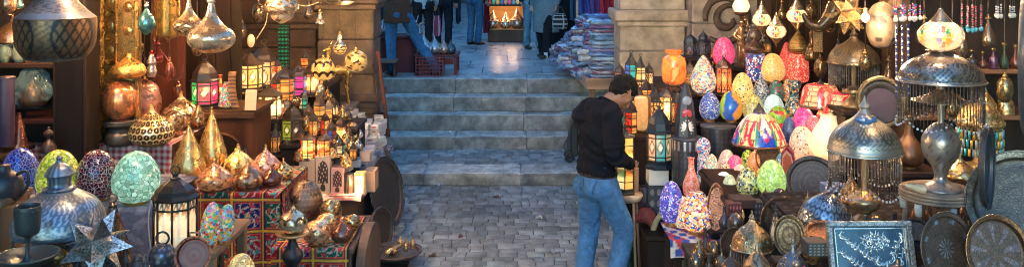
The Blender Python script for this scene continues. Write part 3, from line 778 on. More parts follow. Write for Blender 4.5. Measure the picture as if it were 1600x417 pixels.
# --- shelf and background at far left
def shelfunit():
    t=thing('shelf_unit','dark shelf unit with two boards behind the blue egg','shelf',P(40,330,6.1)); k=6.1/F
    x0,x1=-140*k,48*k
    for zz in (330-103,330-190): 
        MB(jit((.018,.009,.006) if zz>200 else (.028,.008,.007))).box(((x0+x1)/2,.2,zz*k),(x1-x0,.42,.035),.005).build('shelf_board',MT['woodh'],t)
    MB((.02,.013,.01)).box(((x0+x1)/2,.43,170*k),(x1-x0,.03,340*k)).build('back_panel',MT['wood'],t)
    t2=stand('base_cupboard',t.location.x+x0,t.location.x+x1,6.1,6.5,P(0,330,6.1).z,'dark base cupboard under the shelf unit at the far left',WDK,'cupboard')
shelfunit()
t=thing('wooden_post','thick dark wooden post between the shelf unit and the ornate panel','post',(P(108,0,6.05).x,6.05,0)); MB((.006,.0035,.003)).box((0,.12,1.55),(.2,.24,3.1),.012).build('shaft',MT['wood'],t)
m=MB((.014,.007,.005)); m.box((-.105,.02,1.5),(.02,.03,3.0),.004); m.box((.108,.0,1.5),(.018,.03,3.0),.004); m.build('edging',MT['wood'],t)
def crumple(x,y,rx,ry,d,label,seed,name='plastic_bag'):
    p=P(x,y+ry,d); t=thing(name,label,'bag',p); a,b=sz(rx,d),sz(ry,d); m=MB()
    bm=bmesh.new(); bmesh.ops.create_icosphere(bm,subdivisions=4,radius=1)
    for v in bm.verts:
        n=v.co.copy(); r=1+.3*noise.noise(n*2.1+Vector((seed,0,0)))+.17*noise.noise(n*6+Vector((seed,3,0)))
        z=n.z; w=1-.45*max(0,z)**1.3
        v.co=Vector((n.x*a*r*w,n.y*a*.75*r*w,(z*r+1)*b if z<.85 else (z*r*1.1+1)*b))
        if v.co.z<0: v.co.z=0
    bm.verts.index_update(); m.add([v.co for v in bm.verts],[[v.index for v in f.verts] for f in bm.faces]); bm.free()
    m.build('film',MT['film'],t)
    q=MB((.10,.06,.04)); q.lathe(sp(ONION,a*1.3,b*1.5),24,n=3); q.build('wrapped_pot',MT['satin'],t)
crumple(51,136,31,32,6.15,'crumpled clear plastic bag wrapped round a dark pot on the lower shelf board',2)
crumple(18,78,24,16,6.2,'greenish plastic-wrapped bundle on the upper shelf board',7)
def cyl(x,yt,yb,w,d,label,col,name,mat='plastic',cat='roll',prof=None,knob=False,paint=None,seg=28,z=None):
    p=where(x,yb,z,d); D=p.y; Wd=sz(w,D); h=sz(yb-yt,D); t=thing(name,label,cat,p,RN.uniform(0,1))
    MB(col).lathe(sp(prof or [(.48,0),(.5,.01),(.5,.5),(.5,.985),(.48,1)],Wd,h),seg,paint,n=4 if prof else 1,sm=True).build('body',MT[mat],t)
    m=MB(jit(tuple(c*1.4 for c in col))); m.ring((0,0,h*.985),Wd*(prof[-1][0] if prof else .49),max(.004,Wd*.03),'z',24,6); m.build('rim',MT[mat],t); return t
cyl(9,120,228,26,5.75,'tall dark purple roll standing at the left edge',(.035,.022,.05),'upright_roll')
cyl(62,118,167,20,6.45,'dark bottle on the lower shelf board behind the plastic bag',(.06,.025,.02),'bottle','glaze','bottle',BOTTLE)
stand('pot_ledge',-3.62,-3.2,5.6,6.02,P(0,234,5.8).z,'dark ledge behind the blue egg',WDK,'ledge')
cyl(30,176,236,28,5.85,'reddish copper cone standing behind the blue egg',(.20,.07,.045),'copper_cone','metal','ornament',[(.5,0),(.48,.05),(.36,.4),(.2,.75),(.05,1)])
cyl(76,198,238,22,5.9,'dark turned bottle with a round stopper behind the yellow-green egg',(.055,.03,.025),'stoppered_bottle','satin','bottle',[(.5,0),(.5,.25),(.25,.45),(.12,.55),(.3,.68),(.33,.78),(.1,.9),(.12,.96),(.02,1)])
pierced(20,22,68,46,d=6.2,prof=DOME,col=(.30,.18,.10),mat='metal',label='big amber-lit metal dome on the upper shelf at the far left',paint=None,foot=DBRASS)
bulb(P(25,55,6.0),1.5,(1,.35,.12))
# --- ornate embossed panel and roundel strip
def ornate():
    d=6.5; p=P(186,232,d); k=d/F; z0=-p.z+1.1
    t=thing('embossed_panel','tall embossed brass panel with raised bars and round bosses','panel',p)
    h=330*k
    MB((.28,.17,.06)).box((0,.05,h/2),(58*k,.05,h),.006).build('plate',MT['engrave'],t)
    for sx,w in ((-27,4),(-5,3),(26,5)): MB(jit((.42,.25,.08))).box((sx*k,.02,h/2),(w*k,.05,h),.008).build('raised_edge',MT['metal'],t)
    for i in range(9):
        MB(jit((.42,.27,.09),.2)).ball((12*k,.03,(30+38*i)*k),9*k,18,8,(1,.45,1)).build('boss',MT['metal'],t)
        MB(jit((.42,.27,.09),.2)).box((-16*k,.025,(20+38*i)*k),(15*k,.03,9*k),.006).build('bar',MT['metal'],t)
        MB(jit((.42,.27,.09),.2)).ball((-16*k,.03,(38+38*i)*k),7*k,14,8,(1,.4,1.2)).build('boss',MT['metal'],t)
    d=6.45; p=P(143,232,d); k=d/F
    t=thing('roundel_strip','dull brass strip with a column of round studs left of the embossed panel','panel',p); h=330*k
    MB((.13,.10,.06)).box((0,.04,h/2),(26*k,.05,h),.006).build('plate',MT['engrave'],t)
    for i in range(9): MB(jit((.26,.22,.14),.2)).ball((0,.012,(20+39*i)*k),9.5*k,18,8,(1,.45,1)).build('stud',MT['metal'],t)
    MB((.5,.3,.09)).box((14*k,.02,h/2),(3*k,.05,h),.004).build('gold_edge',MT['metal'],t)
ornate()
stand('panel_plinth',X(126,6.4),X(216,6.4),6.41,6.75,P(0,231,6.5).z,'dark plinth under the embossed brass panel',WDK,'plinth') if False else None
# --- copper pots group
ZG=1.207
cyl(187,188,226,44,d=None,z=ZG,label='dark round metal plinth under the copper globe',col=(.07,.06,.05),name='round_plinth',mat='satin',cat='plinth',prof=[(.42,0),(.5,.1),(.5,.4),(.38,.6),(.42,.75),(.55,.82),(.55,1)])
zp=on(187,226,ZG); zt=zp.z+sz(38,zp.y)
pierced(188,122,190,54,d=zp.y,prof=BALL,col=(.72,.27,.12),mat='metal',label='large polished copper globe on the dark plinth',knob=False,foot=DCOPPER)
pierced(201,80,123,52,d=zp.y+.02,prof=[(.2,0),(.42,.06),(.5,.25),(.42,.5),(.22,.72),(.08,.86),(.04,1)],col=(.75,.42,.12),mat='hammer',label='gold onion-shaped lamp on top of the copper globe',foot=DBRASS)
pierced(226,118,200,50,ZG,d=7.0,prof=BALL,col=(.55,.26,.19),mat='hammer',label='pinkish copper globe behind the pierced onion lamp',knob=True)
# --- pierced onion on gingham
pierced(237,162,226,69,ZG,prof=[(.24,0),(.42,.06),(.5,.26),(.44,.48),(.27,.68),(.1,.84),(.05,.93),(.03,1)],paint=pat('rings',22,9,(.85,.60,.27),(.03,.015,.006),0,.42,.35),label='big golden onion lamp pierced all over with circles, on the checked cloth',seg=132,n=9,light=2)
pierced(283,143,200,60,ZG+.0,prof=[(.24,0),(.42,.06),(.5,.3),(.44,.5),(.27,.70),(.1,.86),(.05,.93),(.03,1)],paint=pat('scales',10,4,(.80,.55,.32),(.22,.11,.05),0,.3),label='pale copper onion lamp with fish-scale lines behind the tall drops',seg=110,n=8,light=1.5)
pierced(271,170,214,33,ZG,prof=BALL,paint=pat('ara',5,4,(.45,.26,.12),(.10,.05,.03),0,.3),label='small brown patterned ball lamp left of the pale scale lamp',knob=False)
# --- tall drops
ZO=.925
gd=pat('dots',26,30,(.70,.45,.16),(.90,.62,.26),0,.22)
pierced(295,189,290,52,ZO,prof=DROP,col=(.7,.45,.16),mat='metal',label='tall golden teardrop lamp in front, nearest the mint egg',n=9)
pierced(331,166,272,46,ZO,prof=DROP,col=(.7,.42,.14),mat='metal',label='tall golden teardrop lamp behind, under the pink lantern',n=9)
t=thing('bottle','white plastic bottle with green cap on the onion lamp table','bottle',on(371,252,ZO) if False else P(371,252,7.02)); k=7.02/F
MB((.6,.63,.6)).lathe([(8.5*k,0),(9*k,1*k),(9*k,14*k),(5*k,20*k),(4*k,23*k)],20,n=3).build('body',MT['plastic'],t); MB((.2,.5,.05)).lathe([(4.3*k,22.6*k),(4.3*k,27*k),(.001,27.2*k)],16,n=1).build('cap',MT['plastic'],t)
m=MB((.15,.12,.1)); m.tube(crv([(6*k,0,18*k),(12*k,0,26*k),(14*k,0,14*k),(9*k,0,6*k)],5),.9*k,6); m.build('handle',MT['plastic'],t)
t.location.z=.921
cyl(261,230,290,34,6.45,'grey metal funnel between the mint egg and the tall drop',(.17,.15,.14),'funnel','satin','funnel',[(.5,0),(.45,.2),(.3,.5),(.12,.7),(.06,1)],z=ZO)
# --- onion lamps on the table
on_specs=[(372,224,274,50,(.95,.62,.20),'petal',(.5,.26,.06),'gold petal-cut onion lamp at the back of the row, shining yellow',2.5),
 (415,225,275,46,(.85,.38,.24),'ara',(.16,.05,.03),'pink copper onion lamp at the back of the row',2),
 (443,246,280,32,(.85,.55,.2),'dots',(.2,.1,.04),'small gold onion lamp at the right end of the row',1.2),
 (335,246,297,58,(.62,.28,.13),'ara',(.14,.06,.03),'copper onion lamp with square cut motifs at the left front of the row',2),
 (387,248,295,48,(.26,.13,.08),'petal',(.75,.42,.2),'dark bronze onion lamp with bright petals in the middle of the front row',1.5),
 (424,255,291,33,(.22,.09,.06),'none',(.1,.05,.03),'small plain dark copper onion lamp in the front row',0),
 (354,240,276,26,(.7,.42,.15),'dots',(.2,.1,.04),'small gold onion lamp half hidden behind the front copper one',0)]
for x,yt,yb,w,c0,kd,c1,lb,lt in on_specs:
    pierced(x,yt,yb,w,ZO,paint=pat(kd,9 if kd=='petal' else 8,{'petal':1.6,'ara':4,'dots':9,'none':1}[kd],c0,c1,0,.32,.3 if lt>=2 else 0),col=c0,label=lb,light=lt,name='onion_lamp')
# --- counter: pink/green lantern etc
ZC=1.337
lantern(320,86,168,46,ZC,n=6,cols=((.02,.45,.10),(.85,.02,.14),(.85,.03,.16),(.7,.02,.12),(.05,.35,.1),(.02,.5,.12)),lit=1.1,roof=(.06,.035,.025),style='gem',label='hexagonal lantern with glowing pink and green panes on the wooden counter',top=.50,rz=PI+.25,dome='dome',light=3)
egg(353,128,168,24,ZC,mat=mosaic(MULT,95,.3,(.1,.08,.06),.06),prof=[(.5,0),(.48,.05),(.3,.6),(.2,.85),(.12,1)],label='tapered many-coloured mosaic lamp beside the pink and green lantern')
t=thing('leather_strip','curved strip of painted leather leaning on the mosaic lamp','leather',on(368,170,ZC)); k=t.location.y/F
m=MB((.30,.16,.07)); m.grid(lambda u,v:((-6+12*u-14*(1-(1-v)**2)*.9+8*v)*k,(.02*math.sin(u*PI)),(2+62*v)*k*.9),8,20,lambda u,v:(.35,.18,.08,.0) if fr(v*9)<.6 else (.06,.03,.03,0)); m.grid(lambda u,v:((-6+12*u-14*(1-(1-v)**2)*.9+8*v)*k,.006+(.02*math.sin(u*PI)),(2+62*v)*k*.9),8,20); m.build('strip',MT['leather'],t)
cn_=[o for o in COL.objects if o.name=='wooden_counter'][0]
m=MB((.012,.007,.005)); m.add([((x_)*.16+.06,-.004+.018,z_) for x_,z_ in [(-1,.62),(1,.62),(1,.98)]+[(math.cos(PI*i/12),.98+.16*math.sin(PI*i/12)) for i in range(1,12)]+[(-1,.98)]],[tuple(range(15))]); m.build('arched_recess',MT['wood'],cn_)
m=MB((.11,.05,.022)); m.tube([((x_)*.165+.06,.012,z_) for x_,z_ in [(-1,.6),(-1,.98)]+[(-math.cos(PI*i/12),.98+.165*math.sin(PI*i/12)) for i in range(1,12)]+[(1,.98),(1,.6)]],.012,6); m.build('arch_moulding',MT['wood'],cn_)
for zz in (1.29,.60): MB(jit((.09,.04,.018))).box((0,.006,zz),(.66,.03,.05),.006).build('rail',MT['woodh'],cn_)
cyl(344,88,132,22,7.5,'red and gold painted vase behind the pink and green lantern',(.35,.04,.03),'vase','glaze','vase',BOTTLE,paint=pat('bands',1,4,(.35,.04,.03),(.6,.35,.08),0,.4))
[o for o in COL.objects if o.name.startswith('vase')][-1].location.z=ZC
t=thing('card_sign','small cream card leaning on the counter under the amber lantern','card',on(392,172,ZC)); MB((.55,.42,.28)).box((0,0,.08),(.09,.008,.16),.002,Matrix.Rotation(-.2,3,'X')).build('card',MT['card'],t)
# --- hanging things upper left
lampA=[(.33,0),(.38,.03),(.47,.16),(.5,.34),(.5,.52),(.49,.545),(.40,.62),(.28,.74),(.21,.86),(.19,.97),(.2,1)]
def pA(u,v):
    if .10<v<.50:
        fu=(fr(u*4)-.5)*2.7; fv=(v-.29)/.20; r=math.hypot(fu,fv)
        if r<1: return (.016,.013,.012,0) if (r>.88 or abs(fr(fu*2.4+fv*1.9)-.5)<.13 or abs(fr(fu*2.4-fv*1.9)-.5)<.13) else (.24,.14,.07,0)
        a=abs(fu); 
        if a>1.15 and math.hypot((a-1.75)/.35,(fv-.45)/.42)<1 : return (.018,.014,.013,0)
        if a>1.2 and .5<math.hypot((a-1.8)/.42,(fv+.5)/.4)<1: return (.018,.014,.013,0)
        q=math.sin(u*2*PI*26+5*math.sin(v*60))*math.cos(v*70)
        return (.22,.135,.075,0) if q>-.2 else (.11,.07,.045,0)
    if .50<=v<.6: return (.24,.27,.31,0)
    q=math.sin(u*2*PI*12+6*math.sin(v*40))
    return (.26,.235,.22,0) if q>-.3 else (.14,.125,.12,0)
pendant(87,-28,93,118,4.2,prof=lampA,paint=pA,col=(.25,.23,.22),mat='satin',label='large blue-grey engraved hanging lamp with black cutouts at the upper left',cap=PEWTER,seg=180)
pendant(330,3,83,74,5.9,prof=PEND,paint=pat('dots',40,26,(.66,.56,.42),(.30,.21,.13),0,.2),col=(.66,.56,.42),label='large silvery hanging onion lamp above the pink lantern',cap=SILV,seg=120)
pendant(295,0,57,48,6.0,prof=PEND,paint=zoned(pat('lattice',11,5,(.74,.55,.34),(.20,.11,.05),0,.28),(.74,.55,.34),.1,.55),label='smaller brass hanging onion lamp with diamond lines, left of the big silvery one',cap=BRASS,seg=96)
pendant(229,10,55,26,6.1,prof=[(.02,0),(.2,.06),(.45,.25),(.5,.42),(.4,.62),(.2,.8),(.07,.93),(.05,1)],col=(.12,.33,.34),label='blue-green glass teardrop hanging against the dark wall',cap=SILV)
pendant(262,-30,66,40,6.6,prof=[(.02,0),(.1,.04),(.42,.1),(.5,.14),(.48,.5),(.48,1)],paint=pat('flutes',10,1,(.30,.18,.05),(.12,.07,.02),0,.3),label='tall smoky gold hanging lantern by the reddish boards',cap=DBRASS,col=(.3,.18,.05))
pendant(237,84,120,18,6.6,prof=[(.3,0),(.45,.2),(.3,.5),(.42,.62),(.2,.9),(.1,1)],col=(.5,.42,.38),label='little silver and red trinket lamp hanging on wires',cap=(.5,.05,.04))
pendant(265,96,126,12,6.5,prof=BALL,col=(.35,.10,.07),label='string of small reddish bells hanging by the boards',cap=(.3,.1,.06),name='hanging_bells')
t=thing('red_board','tall reddish timber board behind the hanging lamps','board',(P(266,0,7.7).x,7.7,0)); MB((.07,.018,.012)).box((0,.02,1.5),(.24,.04,3.0),.004).build('plank',MT['wood'],t); MB((.07,.02,.014)).box((-.14,.01,1.5),(.03,.06,3.0),.004).build('batten',MT['wood'],t)
def wire(pts,d,label,col=(.05,.02,.018),r=.0045):
    p0=P(pts[0][0],pts[0][1],d); m=MB(col); m.tube(crv([P(x,y,d+.02*i)-p0 for i,(x,y) in enumerate(pts)],8),r,5); o=m.build('electric_wire',MT['plastic'],None,p0); tag(o,label,'wire')
wire([(215,70),(232,100),(247,118),(280,124),(287,100)],6.75,'dark curling wire hanging below the blue-green glass drop')
wire([(238,60),(258,88),(274,112),(262,128)],6.85,'red-brown wire looping past the trinket lamp',(.2,.03,.03))
wire([(400,62),(414,40),(418,22)],7.6,'pale wire running up to the white filigree lamp',(.4,.3,.2))
wire([(240,300),(232,340),(236,390),(246,410)],4.75,'white wire hanging down the grey cloth',(.6,.6,.6))
wire([(60,352),(70,385),(88,410),(92,425)],4.3,'white wire trailing beside the lamp column',(.55,.57,.6))
wire([(8,318),(14,350),(12,390),(24,400)],4.28,'white wire hanging from the black kettle',(.5,.52,.55))
wire([(466,8),(480,10),(498,4)],7.9,'pale wire from the filigree lamp towards the hanging disc',(.4,.3,.2))
pendant(440,-26,37,52,6.9,prof=[(.06,0),(.2,.06),(.33,.14),(.36,.24),(.48,.32),(.5,.4),(.5,.46),(.44,.6),(.44,.8),(.3,.9),(.1,1)],paint=zoned(pat('ara',7,3,(.85,.68,.48),(.28,.15,.07),0,.25),(.85,.68,.48),.3,.8),col=(.85,.68,.48),label='cream and brass filigree lamp hanging at the top beside the stone wall',seg=90,light=1)
# --- hanging spheres by the pillar
sc=pat('scales',8,3.3,(.72,.38,.10),(.03,.015,.005),0,.32,1.1)
pendant(505,91,126,36,8.3,prof=BALL,paint=sc,label='pierced brass sphere with scale pattern glowing before the stone pillar',light=2,seg=88)
pendant(556,79,112,35,8.4,prof=BALL,paint=pat('ara',4,3,(.70,.38,.11),(.03,.015,.005),0,.3,.8),label='pierced brass sphere with leaf cutouts, rightmost of the hanging lamps by the pillar',light=1.5,seg=88)
pendant(531,54,86,21,8.35,prof=[(.1,0),(.38,.1),(.5,.3),(.4,.5),(.22,.7),(.14,1)],paint=zoned(pat('scales',7,4,(.72,.40,.13),(.04,.02,.01),0,.3,1.0),(.5,.45,.4),0,.6),label='small brass and silver drop lamp hanging between the two spheres',light=1)
pendant(500,20,37,15,8.25,prof=[(.5,0),(.45,.15),(.25,.5),(.12,1)],col=(.5,.42,.33),label='small silver bell hanging above the scale-pattern sphere',name='hanging_bell',cat='bell')
pendant(531,-12,8,48,8.1,prof=[(.3,0),(.48,.25),(.5,.4),(.2,.7),(.08,1)],col=(.10,.085,.07),mat='satin',label='dark metal disc lamp hanging at the top before the pillar')
bulb(P(545,14,8.0),3)
# --- brass figurine against the pillar
def animal():
    p=P(531,163,9.25); p.z=1.045; k=9.25/F; t=thing('animal_statue','gold long-legged animal statue standing on the stone ledge','statue',p,.35)
    m=MB((.72,.42,.11))
    limb(m,[(-14*k,0,50*k),(0,0,54*k),(14*k,0,52*k)],[7*k,8*k,6*k],12)
    limb(m,[(-15*k,0,54*k),(-18*k,0,72*k),(-17*k,0,86*k)],[6*k,4*k,3.4*k],10); limb(m,[(-16*k,0,87*k),(-25*k,0,84*k)],[4.4*k,2.4*k],10)
    for sx,sy in ((-12,-4),(-12,4),(13,-4),(13,4)): limb(m,[(sx*k,sy*k,50*k),((sx+(3 if sx<0 else -2))*k,sy*k,26*k),((sx+1)*k,sy*k,1*k)],[4*k,2.3*k,2*k],8)
    for sy in (-3,3): limb(m,[(-16*k,sy*k,90*k),(-12*k,sy*k,101*k)],[1.8*k,1*k],6)
    o=m.build('body',MT['metal'],t); remesh(o,.009,2); recolour(o,lambda c,n:(.72,.42,.11,0))
animal()
# ================================================================ lantern crowd, boxes, trays
A1=(.95,.46,.11); A2=(.92,.32,.06); CR=(1,.68,.32); RD=(.75,.04,.02); TE=(.04,.45,.36); GN=(.1,.45,.08); BL=(.03,.15,.6); MG=(.75,.03,.3)
lantern(412,62,150,44,d=8.75,n=6,cols=(CR,A1,CR,TE,CR,A1),lit=1.0,roof=(.10,.065,.045),label='tall lantern with a dark bell roof behind the wide amber one',style='gem',top=.62,rz=.3)
lantern(389,76,141,48,d=8.3,n=8,cols=(A1,(1,.62,.25)),lit=1.25,roof=(.13,.08,.055),label='wide amber lantern with dark sloping roof above the cream one, a card hanging on it',style='gem',top=.62,rz=.2,dome='cone',light=5)
t=thing('price_card','round cream tag hanging above the wide amber lantern','tag',P(392,64,8.2)); MB((.75,.55,.32)).lathe([(.001,0),(.062,0),(.062,.006),(.001,.006)],24,n=1).build('disc',MT['card'],t); t.rotation_euler=(PI/2,0,.5); t.scale=(.55,1,1)
lantern(421,128,189,44,d=7.95,n=6,cols=((1,.72,.36),(1,.78,.42)),lit=1.5,roof=(.10,.07,.05),label='brightest cream-glass lantern, hexagonal, on a black carved stand',style='arch',top=.66,rz=.35,dome='cone',light=9)
def blk(x0,x1,yt,yb,d,label,col,name,cat,paint=None,dd=.16,mat='card',group=None,rz=0,bev=.003):
    p=P((x0+x1)/2,yb,d); k=d/F; w=(x1-x0)*k; h=(yb-yt)*k; t=thing(name,label,cat,p,rz,group)
    m=MB(col); m.box((0,dd/2,h/2),(w,dd,h),bev); m.build('carton' if cat=='box' else 'body',MT[mat],t)
    if paint:
        q=MB(); q.grid(lambda u,v:((u-.5)*w*.94,-.003,h*(.03+.94*v)),28,36,paint); q.build('printed_front',MT['card'],t)
    return t
blk(403,438,187,206,7.9,'black carved wooden stand under the brightest cream lantern',(.03,.022,.018),'carved_stand','stand',lambda u,v:(.22,.14,.08,0) if (abs(fr(u*3)-.5)<.2 and abs(v-.5)<.25) else (.025,.018,.015,0),.25,'wood')
blk(401,441,206,246,7.88,'white carton under the black carved stand',(.45,.38,.32),'carton_box','box',None,.25)
lantern(456,157,222,38,d=7.75,n=6,cols=((.10,.05,.03),(.35,.42,.03),(.08,.04,.03)),lit=.5,roof=(.03,.02,.015),label='dark round lantern with one greenish yellow pane',style='gem',top=.55,rz=-.35)
stand('lantern_plinth',X(440,7.7),X(474,7.7),7.6,7.9,P(0,221,7.75).z,'small dark plinth under the dark round lantern',WDK,'plinth')
lantern(446,98,160,32,d=8.4,n=6,cols=(RD,A2,(.9,.25,.08)),lit=.9,roof=(.07,.045,.035),label='red and orange paned lantern left of the magenta one',style='bands',top=.6)
lantern(468,96,152,30,d=8.45,n=6,cols=(MG,BL,(.75,.6,.05),TE),lit=1.1,roof=(.09,.055,.045),label='lantern with magenta, blue and yellow panes',style='bands',top=.6,rz=.2)
lantern(487,92,150,28,d=8.5,n=6,cols=(CR,A1),lit=1.3,roof=(.09,.055,.04),label='cream and amber lantern with a pointed roof at the right of the back row',style='arch',top=.62,rz=.6,light=3)
lantern(431,112,158,22,d=8.35,n=6,cols=(A1,RD),lit=.8,roof=(.08,.05,.04),label='small dark-roofed amber lantern squeezed behind the brightest one',style='bands',top=.6)
lantern(482,160,203,20,d=8.0,n=4,cols=(CR,TE),lit=1.0,roof=(.16,.10,.08),label='small square lantern with teal and white panes',style='arch',rz=.5)
lantern(499,145,192,20,d=8.1,n=4,cols=(A1,GN,A2),lit=1.0,roof=(.16,.10,.07),label='narrow square lantern with amber and green panes',style='bands',rz=.3)
lantern(514,150,196,18,d=8.15,n=4,cols=((.9,.35,.1),A1),lit=.8,roof=(.14,.09,.06),label='narrow orange square lantern at the right of the small ones',style='bands',rz=.9)
lantern(532,178,224,20,d=7.9,n=4,cols=(A1,CR),lit=1.4,roof=(.12,.07,.05),label='bright yellow square lantern near the white souvenir boxes',style='arch',rz=.5,light=3)
lantern(518,185,228,18,d=7.8,n=6,cols=(RD,BL),lit=.5,roof=(.08,.05,.04),label='little red and blue lantern with a knobbed roof',style='bands')
lantern(469,196,224,16,d=7.75,n=6,cols=(A2,),lit=.9,roof=(.1,.06,.04),label='tiny amber lantern below the dark round one',style='lat')
lantern(545,196,232,15,d=7.95,n=6,cols=(A1,),lit=.7,roof=(.3,.17,.08),label='tiny brass lantern beside the bright yellow square one',style='lat',metal='metal')
lantern(481,205,249,27,d=7.66,n=8,cols=((.95,.6,.15),RD,(.9,.7,.2)),lit=1.3,roof=(.12,.08,.06),label='dome lantern with yellow and red panes on the tall white carton',style='bands',top=.72,rz=.2,light=3)
lantern(507,204,246,27,d=7.6,n=8,cols=(A2,(.85,.12,.05)),lit=1.2,roof=(.10,.06,.05),label='orange and red dome lantern on the carton with the arched print',style='bands',top=.66,rz=.2,light=3)
for (x,yt,yb,w,d,c,lb) in [(500,128,160,16,8.2,(.5,.36,.24),'little silver-domed lantern behind the narrow square ones'),(462,150,166,16,8.15,(.35,.2,.1),'small round brass lantern above the dark round one'),(540,214,242,18,7.75,(.6,.36,.14),'small shiny brass ball lantern in front of the yellow square one'),(524,222,246,18,7.7,(.35,.3,.28),'small silver ball lantern left of the leaning cards'),(497,190,210,14,7.9,(.5,.3,.14),'tiny brass ball lantern above the orange dome lantern'),(553,205,228,14,8.0,(.4,.24,.1),'tiny brass ball lantern next to the white boxes')]:
    pierced(x,yt,yb,w,d=d,prof=BALL,paint=pat('ara',5,4,c,tuple(q*.2 for q in c),0,.3),col=c,label=lb,seg=40,n=4)
stand('lantern_riser',X(488,8.0),X(560,8.0),7.95,8.5,P(0,196,8.1).z,'dark riser board under the narrow square lanterns',WDK,'riser',zb=.57)
stand('lantern_riser',X(512,7.8),X(562,7.8),7.68,7.94,P(0,229,7.85).z,'lower dark riser under the bright yellow lantern',WDK,'riser',zb=.57)
stand('lantern_riser',X(469,7.9),X(488,7.9),7.95,8.06,P(0,203,8.0).z,'narrow riser block under the teal and white lantern',WDK,'riser',zb=.57)
# textile strip
t=thing('textile_strip','dark green and black woven strip hanging behind the lanterns','textile',P(443,122,8.9)); k=8.9/F
m=MB(); m.grid(lambda u,v:((-8+16*u)*k,.004*math.sin(v*20),82*k*v),12,50,lambda u,v:(.02,.25,.14,0) if fr(v*14)<.4 and fr(u*3)<.6 else (.015,.02,.02,0)); m.build('weave',MT['cloth'],t)
m=MB(WDK); m.box((0,.03,41*k),(17*k,.03,84*k)); m.build('backing_board',MT['wood'],t)
# front cartons on the box table
def arch(fg,bg):
    def f(u,v):
        x=abs(u-.5)*2
        ins = x<.78 and (v<.62 or math.hypot(x/.78,(v-.62)/.3)<1) and v>.08
        if not ins: return bg+(0,)
        q=math.sin(u*31)*math.cos(v*27)+.5*math.sin(u*17+v*40)
        if v<.30: return fg+(0,) if math.hypot(u-.5,(v-.15)*1.3)<.18 else bg+(0,)
        return fg+(0,) if q>-.75 or x>.68 else bg+(0,)
    return f
WC=(.48,.37,.27)
blk(467,492,248,302,7.6,'plain pale carton under the yellow dome lantern',(.42,.34,.26),'gift_box','box',None,.2)
blk(493,516,245,304,7.53,'tall white carton printed with a black pointed arch',WC,'gift_box','box',arch((.02,.018,.02),WC),.2)
blk(517,537,262,304,7.52,'shorter pinkish carton printed with a black pointed arch',(.40,.23,.20),'gift_box','box',arch((.025,.015,.02),(.40,.23,.20)),.18)
cyl(545,271,305,18,7.56,'round tin candle holder with a dark dotted pattern',(.12,.09,.08),'candle_holder','satin','candle holder',paint=pat('dots',12,7,(.10,.08,.075),(.55,.4,.28),0,.27))
blk(553,569,271,305,7.54,'small glowing square candle lantern at the corner of the box table',(1,.68,.28),'candle_lantern','lantern',lambda u,v:(.25,.12,.04,.1) if (u<.1 or u>.9 or v<.08 or v>.92 or (abs(math.hypot(u-.5,(v-.6)*1.5)-.16)<.05)) else (1,.72,.32,1.5),.11)
bulb(P(561,288,7.45),1.2)
blk(568,586,268,300,7.72,'short carton lit orange behind the glowing candle lantern',(.5,.30,.17),'gift_box','box',None,.2)
# souvenir boxes: rows on the table, stacked
n=0
spots=[]
for (x0,d0,cols_,rows_) in [(-1.78,8.05,3,4),]:
    pass
bxs=[]
for r_ in range(7):
    dd=7.72+.24*r_
    for c_ in range(5):
        bxs.append((-1.36-.105*c_+RN.uniform(-.01,.01), dd+RN.uniform(-.03,.03), .10+.034*r_+.03*c_+RN.uniform(-.02,.05)))
wh=['nearest row','second row','third row','fourth row','fifth row','sixth row','farthest row']; pl=['at the table edge','one in from the edge','in the middle','one before the lanterns','beside the lanterns']
for i,(x,d,ht) in enumerate(bxs):
    if i in (0,1,2,5): continue
    z=.575; lev=0
    while z<.575+ht-.02:
        h_=RN.uniform(.038,.062); last=z+h_>=.575+ht-.02
        t=thing('souvenir_box','small white souvenir carton '+('topmost' if last else 'low')+' in its stack, '+wh[i//5]+', '+pl[i%5],'box',(x+RN.uniform(-.008,.008),d,z),RN.uniform(-.25,.25),'white souvenir cartons stacked on the cabinet table')
        c=jit((.60,.55,.50),.18); w_=RN.uniform(.075,.105); m=MB(c); m.box((0,.07,h_/2),(w_,RN.uniform(.12,.17),h_-.003),.004); m.build('carton',MT['card'],t)
        cc=RN.choice([(.25,.22,.22),(.4,.08,.06),(.1,.12,.3),(.35,.3,.25),(.05,.2,.25)])
        if RN.random()<.7:
            q=MB(); q.grid(lambda u,v:((u-.5)*w_*.9,-.018,h_*(.12+.76*v)),10,6,lambda u,v:(cc+(0,) if (.2<v<.7 and .12<u<.8 and fr(u*5+v)<.7) else c+(0,))); q.build('printed_label',MT['card'],t)
        z+=h_
# leaning cards
for i,(x,yb,tl,c,lb) in enumerate([(524,252,-.5,(.05,.06,.10),'dark glossy card leaving left among the lanterns'.replace('leaving','leaning')),(536,250,.3,(.03,.16,.09),'green glossy card leaning behind the small cartons')]):
    t=thing('souvenir_card',lb,'card',P(x,yb,7.72+.02*i),0,None,(-.5,tl,.2)); MB(c).box((0,0,.06),(.07,.012,.12),.002).build('card',MT['card'],t)
    t.location.z=max(.60,t.location.z)
